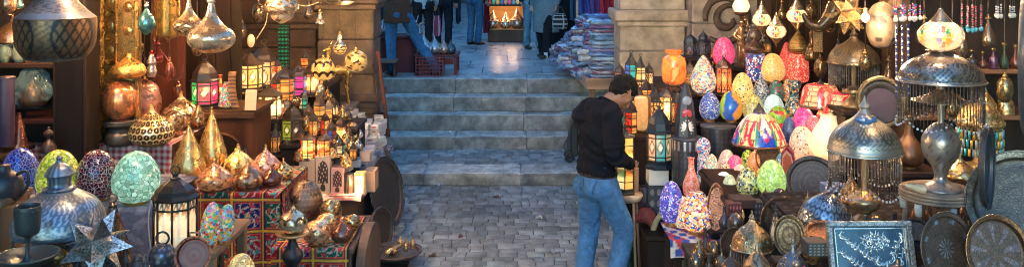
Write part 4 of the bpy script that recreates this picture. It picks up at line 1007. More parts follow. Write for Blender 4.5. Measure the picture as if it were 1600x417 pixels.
# trays leaning against the cabinet side
def leantray(px,yt,yb,w,label,col,X0):
    d0=-X0 and X0*F/(px-800); 
    z0=P(px,yb,d0).z; z1=P(px,yt,d0).z; R=(z1-z0)/2
    t=thing('metal_tray',label,'tray',(X0,d0,(z0+z1)/2),0,None,(0,math.radians(78),math.radians(w)))
    m=MB(col); m.lathe([(.001,0),(R*.5,0),(R*.84,.002),(R*.88,.02),(R,.026),(R,.02),(R*.86,-.006),(.001,-.008)],64,pat('rings',18,5,col,tuple(c*.6 for c in col),0,.3),n=4,cap=False); m.build('dish',MT['engrave'],t)
    q=MB(tuple(c*1.3 for c in col)); q.tube([(R*math.cos(2*PI*i/48),R*math.sin(2*PI*i/48),.024) for i in range(48)],.008,6,True); q.build('rolled_rim',MT['metal'],t)
leantray(611,228,335,10,'dark metal tray farthest along the cabinet side',(.10,.085,.075),-1.17)
leantray(602,246,356,-18,'large dark metal tray leaning against the cabinet side',(.12,.095,.08),-1.15)
leantray(594,325,390,-22,'smaller metal tray leaning low against the cabinet, nearest of the three',(.15,.115,.09),-1.13)
# lean poles
for i,(x0,y0,x1,y1,d,lb) in enumerate([(590,80,607,214,9.35,'reddish wooden pole leaning against the pillar corner'),(583,100,596,210,9.45,'thin dark wooden lath leaning beside the reddish pole')]):
    a=P(x1,y1,d); b=P(x0,y0,d); a.z=max(a.z,.6)
    t=thing('wooden_pole',lb,'pole',a); m=MB((.16,.06,.035) if i==0 else (.10,.055,.035)); m.tube([(0,0,0),b-a],.022 if i==0 else .014,8); m.build('shaft',MT['wood'],t)
    a.z=.57
    # reach the table top
# --- hammered jar, red oval, small bench lamps
pierced(477,278,352,56,d=6.45,prof=[(.22,0),(.36,.06),(.48,.3),(.5,.55),(.4,.82),(.24,.96),(.2,1)],paint=pat('dots',26,13,(.22,.14,.09),(.34,.24,.17),0,.3),mat='hammer',label='big dark hammered oval jar behind the small brass lamps',knob=False,name='hammered_jar',cat='jar',seg=104)
stand('jar_plinth',X(452,6.5),X(502,6.5),6.62,6.95,.56,'plinth behind the low bench under the hammered jar',WDK,'plinth')
j=[o for o in COL.objects if o.name.startswith('hammered_jar')][-1]
t=tray(437,328,17,2.0,6.32,(math.radians(80),0,.25),'oval red and cream embroidered panel leaning left of the hammered jar',(.35,.08,.05),'oval_panel',lambda u,v:(.5,.42,.34,0) if math.sin(14*u*PI)*math.sin(9*v*PI)>.3 else (.3,.05,.04,0),.012,mat='cloth',rimcol=(.25,.12,.06)); t['category']='panel'
ZB=.663
small=[(517,318,360,34,(.55,.33,.14),'ara',(.12,.06,.03),'brass ball lamp with cut-out leaves at the back of the low bench',6.35),
 (510,336,368,34,(.85,.58,.26),'ara',(.2,.1,.04),'bright gold pierced lamp in the middle of the low bench',6.15),
 (550,340,366,26,(.7,.46,.2),'dots',(.2,.12,.05),'little round gold lamp at the right end of the low bench',6.2),
 (534,346,384,34,(.28,.13,.09),'none',(.2,.1,.05),'dark copper onion lamp at the right front of the low bench',5.95),
 (495,346,389,42,(.85,.50,.28),'ara',(.22,.10,.05),'shining copper ball lamp at the front of the low bench',5.86)]
for x,yt,yb,w,c0,kd,c1,lb,d in small:
    pierced(x,yt,yb,w,ZB,d=d,prof=ONION if 'onion' in lb else BALL,paint=pat(kd,6,4 if kd!='dots' else 8,c0,c1,0,.3),col=c0,label=lb,name='brass_lamp',knob='onion' in lb,light=1.2 if 'shin' in lb or 'bright' in lb else 0)
    o=[o for o in COL.objects if o.name.startswith('brass_lamp')][-1]; o.location.z=ZB
# baluster stand with a plate and lit silver lamp
t=thing('baluster_stand','black turned stand holding a plate in front of the low bench','stand',P(457,440,5.5)); k=5.5/F
MB(BLK).lathe([(22*k,0),(20*k,6*k),(8*k,18*k),(11*k,30*k),(17*k,42*k),(9*k,56*k),(6*k,66*k),(8*k,74*k)],28,n=4).build('baluster',MT['satin'],t)
MB((.6,.38,.18)).lathe([(.001,73.9*k),(24*k,74*k),(26*k,77*k),(24*k,77.5*k),(.001,76*k)],36,n=1).build('plate',MT['satin'],t)
stand('low_stool',X(438,5.5),X(476,5.5),5.38,5.65,P(0,440,5.5).z,'low dark stool under the black turned stand',WDK,'stool',legs=True)
pierced(458,319,365,44,d=5.5,prof=[(.24,0),(.42,.1),(.5,.38),(.42,.62),(.22,.8),(.1,.9),(.06,1)],paint=pat('scales',8,3,(.80,.62,.38),(.12,.07,.03),0,.3),label='glowing silver-gold pierced lamp on the black turned stand',light=2)
# arched wooden side of bench
t=thing('arched_panel','wooden panel with an arched top closing the right end of the low bench','panel',(-.99,5.84,0))
m=MB((.12,.075,.05)); vs=[]; n_=14
for sx in (-.03,.03):
    vs+= [(sx,0,0),(sx,.7,0)]+[(sx,.35+.35*math.cos(PI*i/n_),.5+.2*math.sin(PI*i/n_)) for i in range(n_+1)]
k_=n_+3; m.add(vs,[tuple(range(k_))[::-1],tuple(range(k_,2*k_))]+[(i,(i+1)%k_,k_+(i+1)%k_,k_+i) for i in range(k_)]); m.build('board',MT['wood'],t)
# brass bits on a ground tray
t=tray(616,416,44,None,7.45,(0,0,0),'wide dark metal tray lying on the paving at the bottom',(.14,.10,.075),'floor_tray'); t.location.z=.10
stand('floor_crate',t.location.x-.14,t.location.x+.14,7.3,7.6,.088,'low crate under the wide tray on the paving',WDK,'crate')
for i in range(6):
    tt=thing('brass_bell',['small brass handbell lying on the floor tray','little brass incense burner standing on the floor tray','small brass bottle at the left of the floor tray','brass dagger-like ornament lying on the floor tray','tiny brass cup at the back of the floor tray','small pewter figure at the right of the floor tray'][i],'trinket',(t.location.x+[-.02,.10,-.13,-.06,.04,.15][i],7.45+[-.06,-.02,.02,-.09,.08,.05][i],.12),RN.uniform(0,3),None,(1.2 if i in (0,3) else 0,0,RN.uniform(0,3)))
    MB(jit((.45,.3,.13),.3)).lathe(sp(RN.choice([BOTTLE,ONION,DOME,DROP]),.05,.11 if i!=3 else .2),16,n=3).build('body',MT['metal'],tt)
# ================================================================ RIGHT STALL
# --- amber lanterns next to the pillar
lantern(986,78,138,30,d=8.3,n=6,cols=(TE,RD,A1,BL),lit=.8,roof=(.05,.05,.05),label='pointed lantern with teal and red panes against the right pillar',style='bands',top=.62,dome='cone',taper=.7,rz=.2)
lantern(1001,84,140,24,d=8.2,n=6,cols=(A1,CR,TE),lit=.9,roof=(.07,.06,.05),label='pointed amber lantern right beside the teal and red one',style='bands',top=.62,dome='cone',taper=.7,rz=.5)
lantern(977,130,200,26,d=7.75,n=6,cols=(A1,TE,A1),lit=1.0,roof=(.08,.05,.04),label='amber lantern just above the bowed man\'s forehead',style='lat',top=.6,rz=.4)
lantern(996,128,200,26,d=7.85,n=6,cols=(A1,(1,.65,.3)),lit=1.2,roof=(.09,.06,.04),label='amber lattice lantern behind the cream drum lamp',style='lat',top=.6,rz=.1,light=3)
lantern(1042,128,198,34,d=7.8,n=8,cols=(A1,(1,.68,.35)),lit=1.3,roof=(.07,.05,.04),label='broad amber lantern below the glowing orange vase',style='lat',top=.68,rz=.2,dome='cone',light=5)
lantern(1022,132,196,24,d=7.6,n=6,cols=(A1,(.9,.4,.1)),lit=1.0,roof=(.03,.04,.06),label='amber lantern with a blue-black dome behind the red and teal one',style='fili',top=.58,rz=.3)
egg(1004,150,206,26,d=7.45,paint=lambda u,v:((.8,.42,.15,.5) if fr(u*2+.1)<.8 else (.2,.1,.05,0)),prof=[(.4,0),(.5,.1),(.5,.85),(.42,.97),(.2,1)],label='glowing cream drum lamp behind the man\'s face')
lantern(985,150,212,24,d=7.3,n=6,cols=(RD,A1,(.8,.15,.05)),lit=.8,roof=(.06,.04,.035),label='red and amber lantern right beside the man\'s face',style='bands',top=.6,rz=.6)
stand('lantern_riser',X(962,7.4),X(1012,7.4),7.22,7.38,P(0,209,7.35).z,'dark riser board under the cream drum lamp',WDK,'riser')
# orange vase
t=thing('glowing_vase','orange marbled vase lamp glowing against the right pillar','lamp',on(1053,132,1.39)); k=t.location.y/F
def marb(u,v):
    q=noise.noise((u*9,v*5,2))+.5*noise.noise((u*23,v*12,5))
    return (.78,.24,.05,.42) if q<.1 else ((.5,.10,.03,.3) if q<.4 else (.85,.40,.13,.55))
MB().lathe([(11*k,0),(17*k,5*k),(19*k,16*k),(19*k,30*k),(17*k,40*k),(11*k,45*k),(10.5*k,47*k),(14*k,52*k),(15*k,54*k)],48,marb,n=4).build('vase_shade',MT['glass'],t)
MB((.10,.06,.04)).lathe([(14*k,-.008),(14*k,.004)],20,n=1).build('base',MT['satin'],t)
bulb(t.location+Vector((0,0,.18)),1.2)
# man's lantern stand group is built with the man
# --- big red & teal lantern on boxes
stack_z=.45
def box_at(x0,x1,yt,yb,d,lb,col,name,cat,paint=None,mat='card',dd=.18):
    return blk(x0,x1,yt,yb,d,lb,col,name,cat,paint,dd,mat)
dark=lambda u,v:(.16,.15,.15,0) if (fr(u*3)-.5)**2+(fr(v*3)-.5)**2<.09 else (.03,.03,.035,0)
box_at(1013,1046,290,345,7.05,'black patterned cabinet box under the white carton',(.03,.03,.035),'patterned_box','box',dark)
box_at(1014,1045,262,289.6,7.06,'white carton under the big red and teal lantern',(.58,.52,.46),'carton_box','box')
lantern(1030,158,262,46,d=7.12,n=8,cols=((.03,.35,.35),(.70,.40,.22),(.60,.05,.03),(.04,.38,.38),(.75,.45,.25)),lit=.55,roof=(.02,.035,.05),label='big black domed lantern with teal, red and tan panes standing on boxes',style='gem',top=.53,rz=.35,foot=.13,light=1)
cyl(1008,290,340,26,7.2,'tall dark tin drum with blue-white star dots, left of the white carton',(.035,.03,.045),'patterned_tin','satin','tin',paint=pat('rings',10,4,(.035,.03,.045),(.30,.34,.45),0,.25))
cyl(988,306,352,18,7.3,'smaller dark dotted tin behind the star-dotted drum',(.05,.04,.04),'patterned_tin','satin','tin',paint=pat('dots',10,8,(.05,.04,.04),(.16,.15,.16),0,.25))
cyl(998,262,300,22,7.5,'brown metal canister behind the man\'s lantern',(.14,.08,.05),'canister','satin','canister')
for o in [q for q in COL.objects if q.name.startswith(('patterned_tin','canister'))]: pass
# --- hamsa tower lamp on patterned drum
cyl(1073,215,287,46,None,'large dark drum with a lacy white edge under the tapered black lamp',(.035,.033,.04),'lace_drum','satin','drum',paint=lambda u,v:((.5,.48,.5,0) if v>.80 and fr(u*16)<.35 and fr(v*30)<.7 else ((.12,.12,.15,0) if math.hypot(fr(u*22)-.5,fr(v*12)-.5)<.25 else (.03,.03,.036,0))),seg=88,z=.80) if False else None
def drum(x,yt,yb,w,z,lb,paint,name='lace_drum',d=None):
    p=where(x,yb,z,d); D=p.y; Wd=sz(w,D); h=sz(yb-yt,D); t=thing(name,lb,'drum',p)
    MB((.03,.03,.036)).lathe([(Wd*.5,h*i/20) for i in range(21)],88,paint,n=1).build('side',MT['satin'],t)
    m=MB((.06,.06,.07)); m.lathe([(Wd*.53,h*.98),(Wd*.53,h+.012),(.001,h+.013)],40,n=1); m.build('lid',MT['satin'],t)
lac=lambda u,v:((.42,.40,.44,0) if v>.78 and fr(u*16)<.35 and fr(v*30)<.7 else ((.10,.10,.13,0) if math.hypot(fr(u*22)-.5,fr(v*12)-.5)<.25 else (.03,.03,.036,0)))
drum(1073,216,287,46,.8,'large dark drum with a lacy white edge under the tapered black lamp',lac)
drum(1122,198,258,52,None,'wide dark drum with fine dots under the map-like egg shelf',lambda u,v:((.10,.10,.13,0) if math.hypot(fr(u*22)-.5,fr(v*12)-.5)<.25 else (.03,.03,.036,0)),d=7.2)
t=thing('tapered_lamp','black tapered lamp with a blue eye disc and a white beaded face','lamp',P(1071,214,6.98)); k=6.98/F
MB((.03,.035,.045)).lathe([(17*k,0),(18*k,3*k),(15*k,34*k),(12*k,56*k),(5*k,80*k),(2*k,84*k)],8,n=1,sm=False).build('tower',MT['satin'],t)
for (zz,r,c,nm) in ((58,7.5,(.25,.28,.32),'eye_disc'),(58,4,(.02,.10,.45),'eye_iris'),(38,8,(.45,.05,.06),'red_flower'),(17,9,(.70,.64,.58),'face_plate'),(17,5,(.75,.55,.40),'face')):
    y=-(13.5-zz*.06)*k-.006*{'eye_iris':1.7,'face':1.7}.get(nm,1)
    m=MB(c); m.ball((0,y,zz*k),r*k,16,8,(1,.25,1.15 if 'face' in nm else 1)); m.build(nm,MT['glaze'],t)
m=MB((.62,.6,.58))
for i in range(14):
    a=2*PI*i/14; m.ball((9.6*k*math.cos(a),-(12.8)*k-.008,17*k+11*k*math.sin(a)),1.3*k,6,4)
m.build('beads',MT['glaze'],t)
# --- dark blue-black lanterns on top, by the carved wall
lantern(1079,50,88,24,d=8.6,n=6,cols=((.05,.07,.12),),lit=.1,roof=(.03,.04,.06),label='blue-black unlit lantern left of the pair before the carved wall',style='lat')
lantern(1099,46,90,25,d=8.55,n=8,cols=((.05,.06,.1),),lit=.1,roof=(.03,.035,.055),label='blue-black unlit lantern right of the pair before the carved wall',style='lat',dome='tier')
stand('lantern_riser',X(1066,8.6),X(1112,8.6),8.45,8.75,P(0,88,8.6).z,'riser block under the pair of blue-black lanterns',WDK,'riser')
lantern(1078,92,140,22,d=8.3,n=4,cols=((.5,.25,.08),(.2,.1,.05)),lit=.35,roof=(.15,.09,.05),label='brown studded square lantern right of the glowing orange vase',style='dots',rz=.5)
# --- eggs
ZD,ZC2,ZB2=1.2,1.4,1.55
egg(1131,58,106,35,ZB2,mat=mosaic([(.75,.03,.14),(.8,.05,.2),(.65,.02,.10),(.85,.12,.25)],110,.5,(.8,.25,.35),.04),label='bright pink mosaic egg lamp in front of the carved scroll',light=2)
egg(1099,87,149,40,ZC2,mat=mosaic([(.8,.58,.34),(.78,.6,.4),(.05,.16,.42),(.7,.1,.08),(.85,.6,.15),(.8,.7,.55),(.15,.4,.35)],75,.42,(.6,.5,.35),.03),label='tall cream egg lamp flecked with many colours beside the orange vase',prof=[(.3,0),(.45,.12),(.5,.3),(.42,.55),(.24,.82),(.1,.96),(0,1)])
lantern(1131,84,149,29,ZC2,n=8,cols=((.85,.16,.04),(.8,.25,.08)),lit=.75,roof=(.10,.03,.025),label='red-orange lantern with a dark red roof below the pink egg',style='lat',top=.66,light=1.5)
egg(1160,113,166,34,d=7.45,mat=mosaic([(.85,.55,.16)]*7+[(.06,.05,.05),(.8,.5,.2)],95,.42,(.85,.6,.25),.02),label='honey beige egg lamp with a few black dots, above the blue-green-orange egg')
egg(1189,122,163,25,d=7.44,mat=mosaic([(.5,.5,.5),(.05,.05,.07),(.6,.6,.55),(.2,.22,.3)],90,.14,(.1,.1,.1),.05),label='black and white speckled egg lamp among the coloured ones')
egg(1213,125,163,26,d=7.42,mat=mosaic([(.05,.3,.15),(.1,.1,.1),(.5,.08,.08),(.05,.2,.2)],80,.18,(.1,.1,.08),.05),label='dark green mosaic egg lamp with red flecks')
egg(1233,122,163,22,d=7.43,mat=mosaic([(.85,.4,.12),(.8,.55,.3),(.6,.15,.06)],80,.35,(.15,.08,.05),.05),label='orange mosaic egg lamp behind the dark mosaic vase')
egg(1109,144,190,33,d=7.40,mat=mosaic([(.02,.05,.45),(.04,.12,.6),(.03,.08,.5),(.7,.75,.8)],115,.10,(.45,.5,.65),.05),label='blue mosaic egg lamp with white grout next to the map-like egg')
def mapegg(u,v):
    q=fr((u-.5)*2+.05*math.sin(v*9))
    return (.25,.45,.02,.5) if q<.20 else ((.012,.10,.42,.4) if q<.55+.06*math.sin(v*14) else (.80,.28,.03,.5))
egg(1142,142,191,36,d=7.39,mat=MT['glass'],paint=lambda u,v:mapegg(u,v),label='glossy egg lamp with wavy blue, orange and lime green fields')
egg(1177,147,192,33,d=7.38,mat=mosaic([(.65,.55,.12),(.7,.62,.2),(.55,.45,.1),(.6,.6,.4)],70,.3,(.25,.22,.08),.06),label='yellow cut-glass egg lamp between map-like and pale aqua eggs')
egg(1209,147,196,34,d=7.37,mat=mosaic([(.55,.75,.68),(.6,.8,.72),(.65,.8,.75)],75,.5,(.45,.65,.6),.04),label='pale aqua egg lamp behind the big stained glass shade',light=1)
egg(1216,166,212,32,d=6.9,mat=mosaic([(.2,.5,.04),(.25,.55,.05),(.3,.5,.05),(.65,.04,.06)],40,.3,(.15,.3,.03),.03),label='lime green ball lamp with a red patch behind the stained glass shade',prof=BALL)
egg(1241,126,200,31,d=7.0,mat=mosaic([(.02,.06,.12),(.03,.12,.16),(.5,.45,.35),(.05,.2,.2),(.6,.3,.08)],62,.12,(.02,.02,.02),.07),label='dark blue mosaic bottle vase with a narrow neck',prof=[(.3,0),(.45,.1),(.5,.3),(.4,.5),(.24,.62),(.26,.8),(.34,.9),(.3,1)])
egg(1207,83,131,39,ZC2,d=7.9,mat=mosaic([(.85,.42,.12),(.8,.5,.2),(.75,.35,.08)],120,.55,(.85,.55,.25),.03),label='peach orange mosaic egg lamp, upper row, left of the red one',light=2)
egg(1247,84,131,33,d=7.9,mat=mosaic([(.8,.04,.03),(.85,.12,.06),(.7,.03,.05),(.85,.4,.25)],95,.5,(.5,.1,.05),.05),label='red mosaic lamp body under a tall brass onion cap',prof=[(.4,0),(.5,.1),(.5,.5),(.46,.85),(.4,1)],light=2)
pierced(1247,44,85,33,d=7.9,prof=DROP,paint=pat('bands',1,9,(.42,.27,.10),(.25,.15,.06),0,.3),col=(.42,.27,.1),label='brass onion cap sitting on the red mosaic lamp',name='brass_onion',cat='lamp cap',mat='engrave')
egg(1229,66,128,34,d=8.2,mat=mosaic([(.75,.05,.04),(.8,.15,.08),(.7,.08,.1)],90,.4,(.4,.08,.05),.05),label='red mosaic cone lamp behind the peach egg',prof=[(.45,0),(.5,.12),(.42,.4),(.25,.75),(.1,.95),(0,1)])
egg(1180,84,128,29,d=7.95,mat=mosaic([(.03,.08,.4),(.05,.15,.5),(.75,.75,.8),(.6,.04,.12),(.75,.75,.8),(.02,.05,.2)],70,.32,(.04,.05,.12),.06),label='blue, white and red mosaic cylinder lamp under a brown dome',prof=[(.5,0),(.5,.1),(.5,.9),(.48,1)])
pierced(1179,56,85,32,d=7.95,prof=ONION,col=(.13,.08,.06),mat='hammer',label='dark brown onion dome on the blue mosaic cylinder lamp',name='brown_dome',cat='lamp cap')
egg(1165,150,0,0,d=7) if False else None
# mosaic lower group
egg(1099,214,290,22,.8,d=6.75,mat=mosaic([(.72,.58,.45),(.7,.6,.5),(.02,.08,.45),(.7,.05,.08),(.1,.4,.5),(.75,.7,.6)],95,.30,(.6,.55,.5),.04),label='tall figure-shaped mosaic lamp with a blue head, white body',prof=[(.45,0),(.5,.1),(.42,.35),(.44,.52),(.36,.6),(.48,.7),(.5,.82),(.36,.94),(.0,1)])
egg(1080,246,312,26,.8,d=6.6,mat=mosaic([(.8,.12,.06),(.85,.22,.12),(.8,.3,.2)],75,.4,(.85,.5,.4),.05),label='orange-red mosaic bottle lamp with a long neck above the mosaic vase',prof=[(.3,0),(.46,.1),(.5,.3),(.36,.5),(.2,.7),(.17,.95),(.24,1)])
egg(1136,233,284,30,.8,d=6.9,mat=mosaic([(.85,.45,.30),(.8,.5,.38),(.85,.6,.45)],110,.45,(.85,.6,.5),.04),label='peach speckled egg lamp at the back of the small egg heap')
egg(1149,242,280,28,d=6.7,mat=mosaic([(.8,.03,.18),(.75,.02,.12),(.85,.15,.3)],120,.5,(.8,.3,.4),.04),label='magenta mosaic egg lamp in the small egg heap')
egg(1168,233,275,22,d=6.68,mat=mosaic([(.3,.5,.05),(.35,.55,.06),(.04,.05,.02),(.4,.5,.1)],110,.28,(.1,.15,.03),.04),label='lime green leopard-spotted egg lamp behind the magenta one')
egg(1123,252,296,24,d=6.6,mat=mosaic([(.8,.4,.08),(.05,.04,.05),(.8,.55,.3),(.6,.1,.05),(.7,.65,.5)],95,.32,(.6,.4,.2),.04),label='orange and black beaded egg lamp tilted in the small egg heap',tilt=(0,.3,0))
egg(1112,240,294,24,d=6.66,mat=mosaic([(.75,.6,.4),(.7,.3,.08),(.2,.45,.3),(.7,.65,.55)],95,.4,(.6,.5,.4),.04),label='cream and orange flecked egg lamp behind the beaded one')
egg(1131,268,306,30,d=6.35,mat=mosaic([(.8,.78,.72),(.85,.8,.75)],90,.6,(.8,.75,.7),.03),label='glowing white egg lamp in the small egg heap')
egg(1156,256,300,26,d=6.5,mat=mosaic([(.85,.4,.28),(.8,.5,.4)],110,.45,(.85,.6,.5),.04),label='salmon pink egg lamp under the magenta one')
egg(1140,272,316,24,1.0,d=6.1,mat=mosaic([(.45,.6,.4),(.6,.65,.35),(.5,.62,.5),(.7,.55,.2)],95,.3,(.5,.55,.4),.04),label='pale green mosaic egg lamp at the left end of the dark shelf')
egg(1168,261,310,34,1.0,d=5.85,mat=mosaic([(.55,.6,.15),(.06,.07,.06),(.5,.55,.45),(.65,.6,.1),(.2,.22,.2)],80,.2,(.2,.22,.15),.04),label='yellow, black and grey mosaic egg lamp left of the big green one')
egg(1206,249,309,45,1.0,mat=mosaic([(.42,.68,.12),(.5,.72,.2),(.36,.62,.18),(.45,.7,.3)],75,.42,(.25,.45,.1),.03),label='large glowing lime green mosaic egg lamp on the dark shelf',light=2)
# small table egg heap cloth-covered support
stand('egg_riser',X(1103,6.5),X(1180,6.5),6.3,6.62,P(0,300,6.4).z,'dark riser under the heap of small mosaic eggs',WDK,'riser')
# --- stained glass lamps
def tiffany(x,yt,yb,w,ybase,d,label,paint,lit,capc=(.05,.045,.04),base=(.30,.14,.08),prof=None,rim=(.16,.06,.03)):
    p=P(x,ybase,d); k=d/F; t=thing('stained_glass_lamp',label,'lamp',p)
    z1=(ybase-yb)*k; z2=(ybase-yt)*k; R=w/2*k; hh=z2-z1
    pr=prof or [(1,0),(1,.06),(.9,.3),(.68,.62),(.42,.84),(.2,.94)]
    MB().lathe([(R*r,z1+hh*z) for r,z in pr],150,paint,n=9,cap=False).build('shade',MT['glass'],t); sh=t.children[0]
    m=MB(rim); m.tube([(R*math.cos(2*PI*i/60),R*math.sin(2*PI*i/60),z1-.003) for i in range(60)],2.2*k,6,True); m.build('shade_rim',MT['glaze'],sh)
    MB(capc).lathe([(R*.22,z1+hh*.93),(R*.2,z2),(R*.09,z2+hh*.1),(R*.04,z2+hh*.2),(.001,z2+hh*.24)],20,n=2).build('cap',MT['satin'],t)
    MB(base).lathe([(R*.42,0),(R*.4,z1*.06),(R*.16,z1*.16),(R*.13,z1*.5),(R*.2,z1*.75),(R*.1,z1*.9),(R*.06,z2)],28,n=4).build('base',MT['glaze'],t)
    bulb(p+Vector((0,0,z1+hh*.35)),3)
    return t
def tif1(L):
    cr_=(.80,.50,.21,L*.85)
    def f(u,v):
        a=fr(u*4); x=abs(a-.5)*2            # four repeats around
        if v<.13: return (.26,.07,.025,L*.3) if fr(u*36)>.14 else (.02,.01,.01,0)
        if x/.13+abs(v-.36)/.10<1: return (.62,.012,.05,L)
        if x<.42 and v<.50+.07*math.cos(x*13): return (.012,.05,.36,L*.8) if abs(fr(x*4.5+v*3)-.5)<.44 else (.01,.02,.05,0)
        if .42<=x<.57 and v<.66: return (.01,.22,.09,L*.7)
        if abs(x-(.64+.24*math.sin(PI*(v-.1)/.62)))<.095 and v<.70: return (.62,.012,.04,L)
        w=.52*(.97-v)/.40
        if v>.52 and x<w: return (.9,.62,.45,L) if x<w*.55 else (.66,.03,.10,L)
        if v>.90: return (.02,.06,.3,L*.5)
        if abs(fr(u*36+.5*(int(v*6)%2))-.5)>.42 or abs(fr(v*6)-.5)>.45: return (.05,.03,.015,0)
        k=.8+.4*fr(math.sin(int(u*36)*12.9+int(v*6)*78.2)*43758.5)
        return (cr_[0]*k,cr_[1]*k,cr_[2]*k,cr_[3])
    return f
tiffany(1186,172,223,82,268,6.5,'large stained glass table lamp with blue and red flowers on a cream ground',lambda u,v:tif1(.9)(u+.12,v),.9)
def tif2(L):
    def f(u,v):
        cu=fr(u*4+.5)-.5; cv=(v-.5); r=math.hypot(cu*1.05,cv*.95)
        if r<.10: return (.9,.35,.30,L)
        if r<.33: return (.70,.012,.03,L) if abs(math.sin(3*math.atan2(cv,cu)+r*20))>.25 else (.05,.02,.02,0)
        if v<.16: return [(.02,.25,.10,L*.6),(.65,.03,.06,L*.7),(.04,.08,.40,L*.6)][int(u*30)%3] if fr(u*30)>.12 else (.02,.02,.02,0)
        if v>.86: return (.70,.05,.10,L*.8) if fr(u*20)>.12 else (.02,.02,.02,0)
        q=fr(u*26+.5*(int(v*7)%2))
        if q<.13 or fr(v*7)<.15: return (.03,.025,.02,0)
        return (.72,.46,.25,L*.7)
    return f
wid=[(1,0),(.985,.1),(.93,.45),(.84,.75),(.7,.93),(.4,1.0)]
tiffany(1282,131,165,62,222,6.8,'wide stained glass lamp with red roses, left and farther of the pair',tif2(.8),.8,prof=wid)
tiffany(1319,145,182,64,232,6.4,'wide stained glass lamp with red roses, right of the pair, behind the silver dome',tif2(.8),.8,prof=wid)
# --- white glass vessel + small things on the lamp shelf
egg(1295,180,252,56,1.12,mat=MT['glass'],paint=lambda u,v:(.9,.64,.38,.75),label='big glowing white glass lamp under the red rose shades',prof=[(.3,0),(.46,.12),(.5,.35),(.44,.6),(.3,.8),(.22,.95),(.24,1)],light=2)
egg(1253,196,247,38,1.12,d=6.45,mat=mosaic([(.85,.55,.38),(.8,.6,.45),(.85,.5,.3)]*3+[(.2,.12,.1)],85,.38,(.85,.65,.5),.02),label='peach speckled egg lamp left of the glowing white lamp')
egg(1271,180,226,30,d=6.7,mat=mosaic([(.6,.03,.08),(.7,.08,.15),(.5,.02,.06)],120,.28,(.75,.6,.6),.08),label='dark red egg lamp with white veins behind the white lamp')
egg(1256,166,222,36,d=6.8,mat=mosaic([(.8,.03,.22),(.75,.02,.18),(.85,.1,.3)],100,.5,(.8,.2,.4),.03),label='hot pink egg lamp behind the peach speckled one',light=1)
egg(1233,182,226,22,d=6.75,mat=mosaic([(.02,.06,.2),(.03,.1,.3)],80,.1,(.1,.15,.2),.04),label='small dark blue egg lamp right of the stained glass shade')
blk(1238,1292,246,251,6.3,'pale tray board under the peach egg and white lamp',(.6,.45,.34),'tray_board','board',None,.3)
# --- ring trays
t=tray(1231,262,15,2.3,6.05,(math.radians(82),0,.35),'octagonal dark red and pink beaded tray leaning behind the green egg',(.14,.03,.035),'octagonal_tray',lambda u,v:(.5,.3,.25,0) if .5<v<.62 else ((.35,.10,.06,0) if v<.5 else (.22,.03,.05,0)),.012,seg=8,mat='glaze',rimcol=(.30,.05,.07))
tray(1199,246,22,1.1,6.35,(math.radians(80),0,.2),'brown ring-edged tray behind the green egg',(.24,.13,.07),'metal_tray')
tray(1270,285,40,1.0,5.7,(math.radians(74),0,-.3),'dark wicker-like ridged tray leaning behind the dotted dome',(.055,.045,.045),'ridged_tray',pat('bands',1,7,(.06,.05,.05),(.03,.026,.026),0,.4),flute=60)
tray(1222,345,37,1.0,4.95,(math.radians(78),0,.1),'large plain bronze tray standing behind the small glass lantern',(.20,.12,.075),'metal_tray')
# small leaded lantern before tray
lantern(1212,318,385,30,d=4.75,n=6,cols=((.8,.35,.12),(.6,.62,.62),(.05,.35,.28),(.75,.5,.3)),lit=.45,roof=(.05,.05,.05),label='small leaded glass lantern with tapering panes before the bronze tray',style='lat',top=.72,taper=.35,rz=.1,dome='cone',ring=False)
stand('lantern_plinth',X(1196,4.75),X(1229,4.75),4.62,4.88,P(0,384,4.75).z,'small dark plinth under the leaded glass lantern',WDK,'plinth')
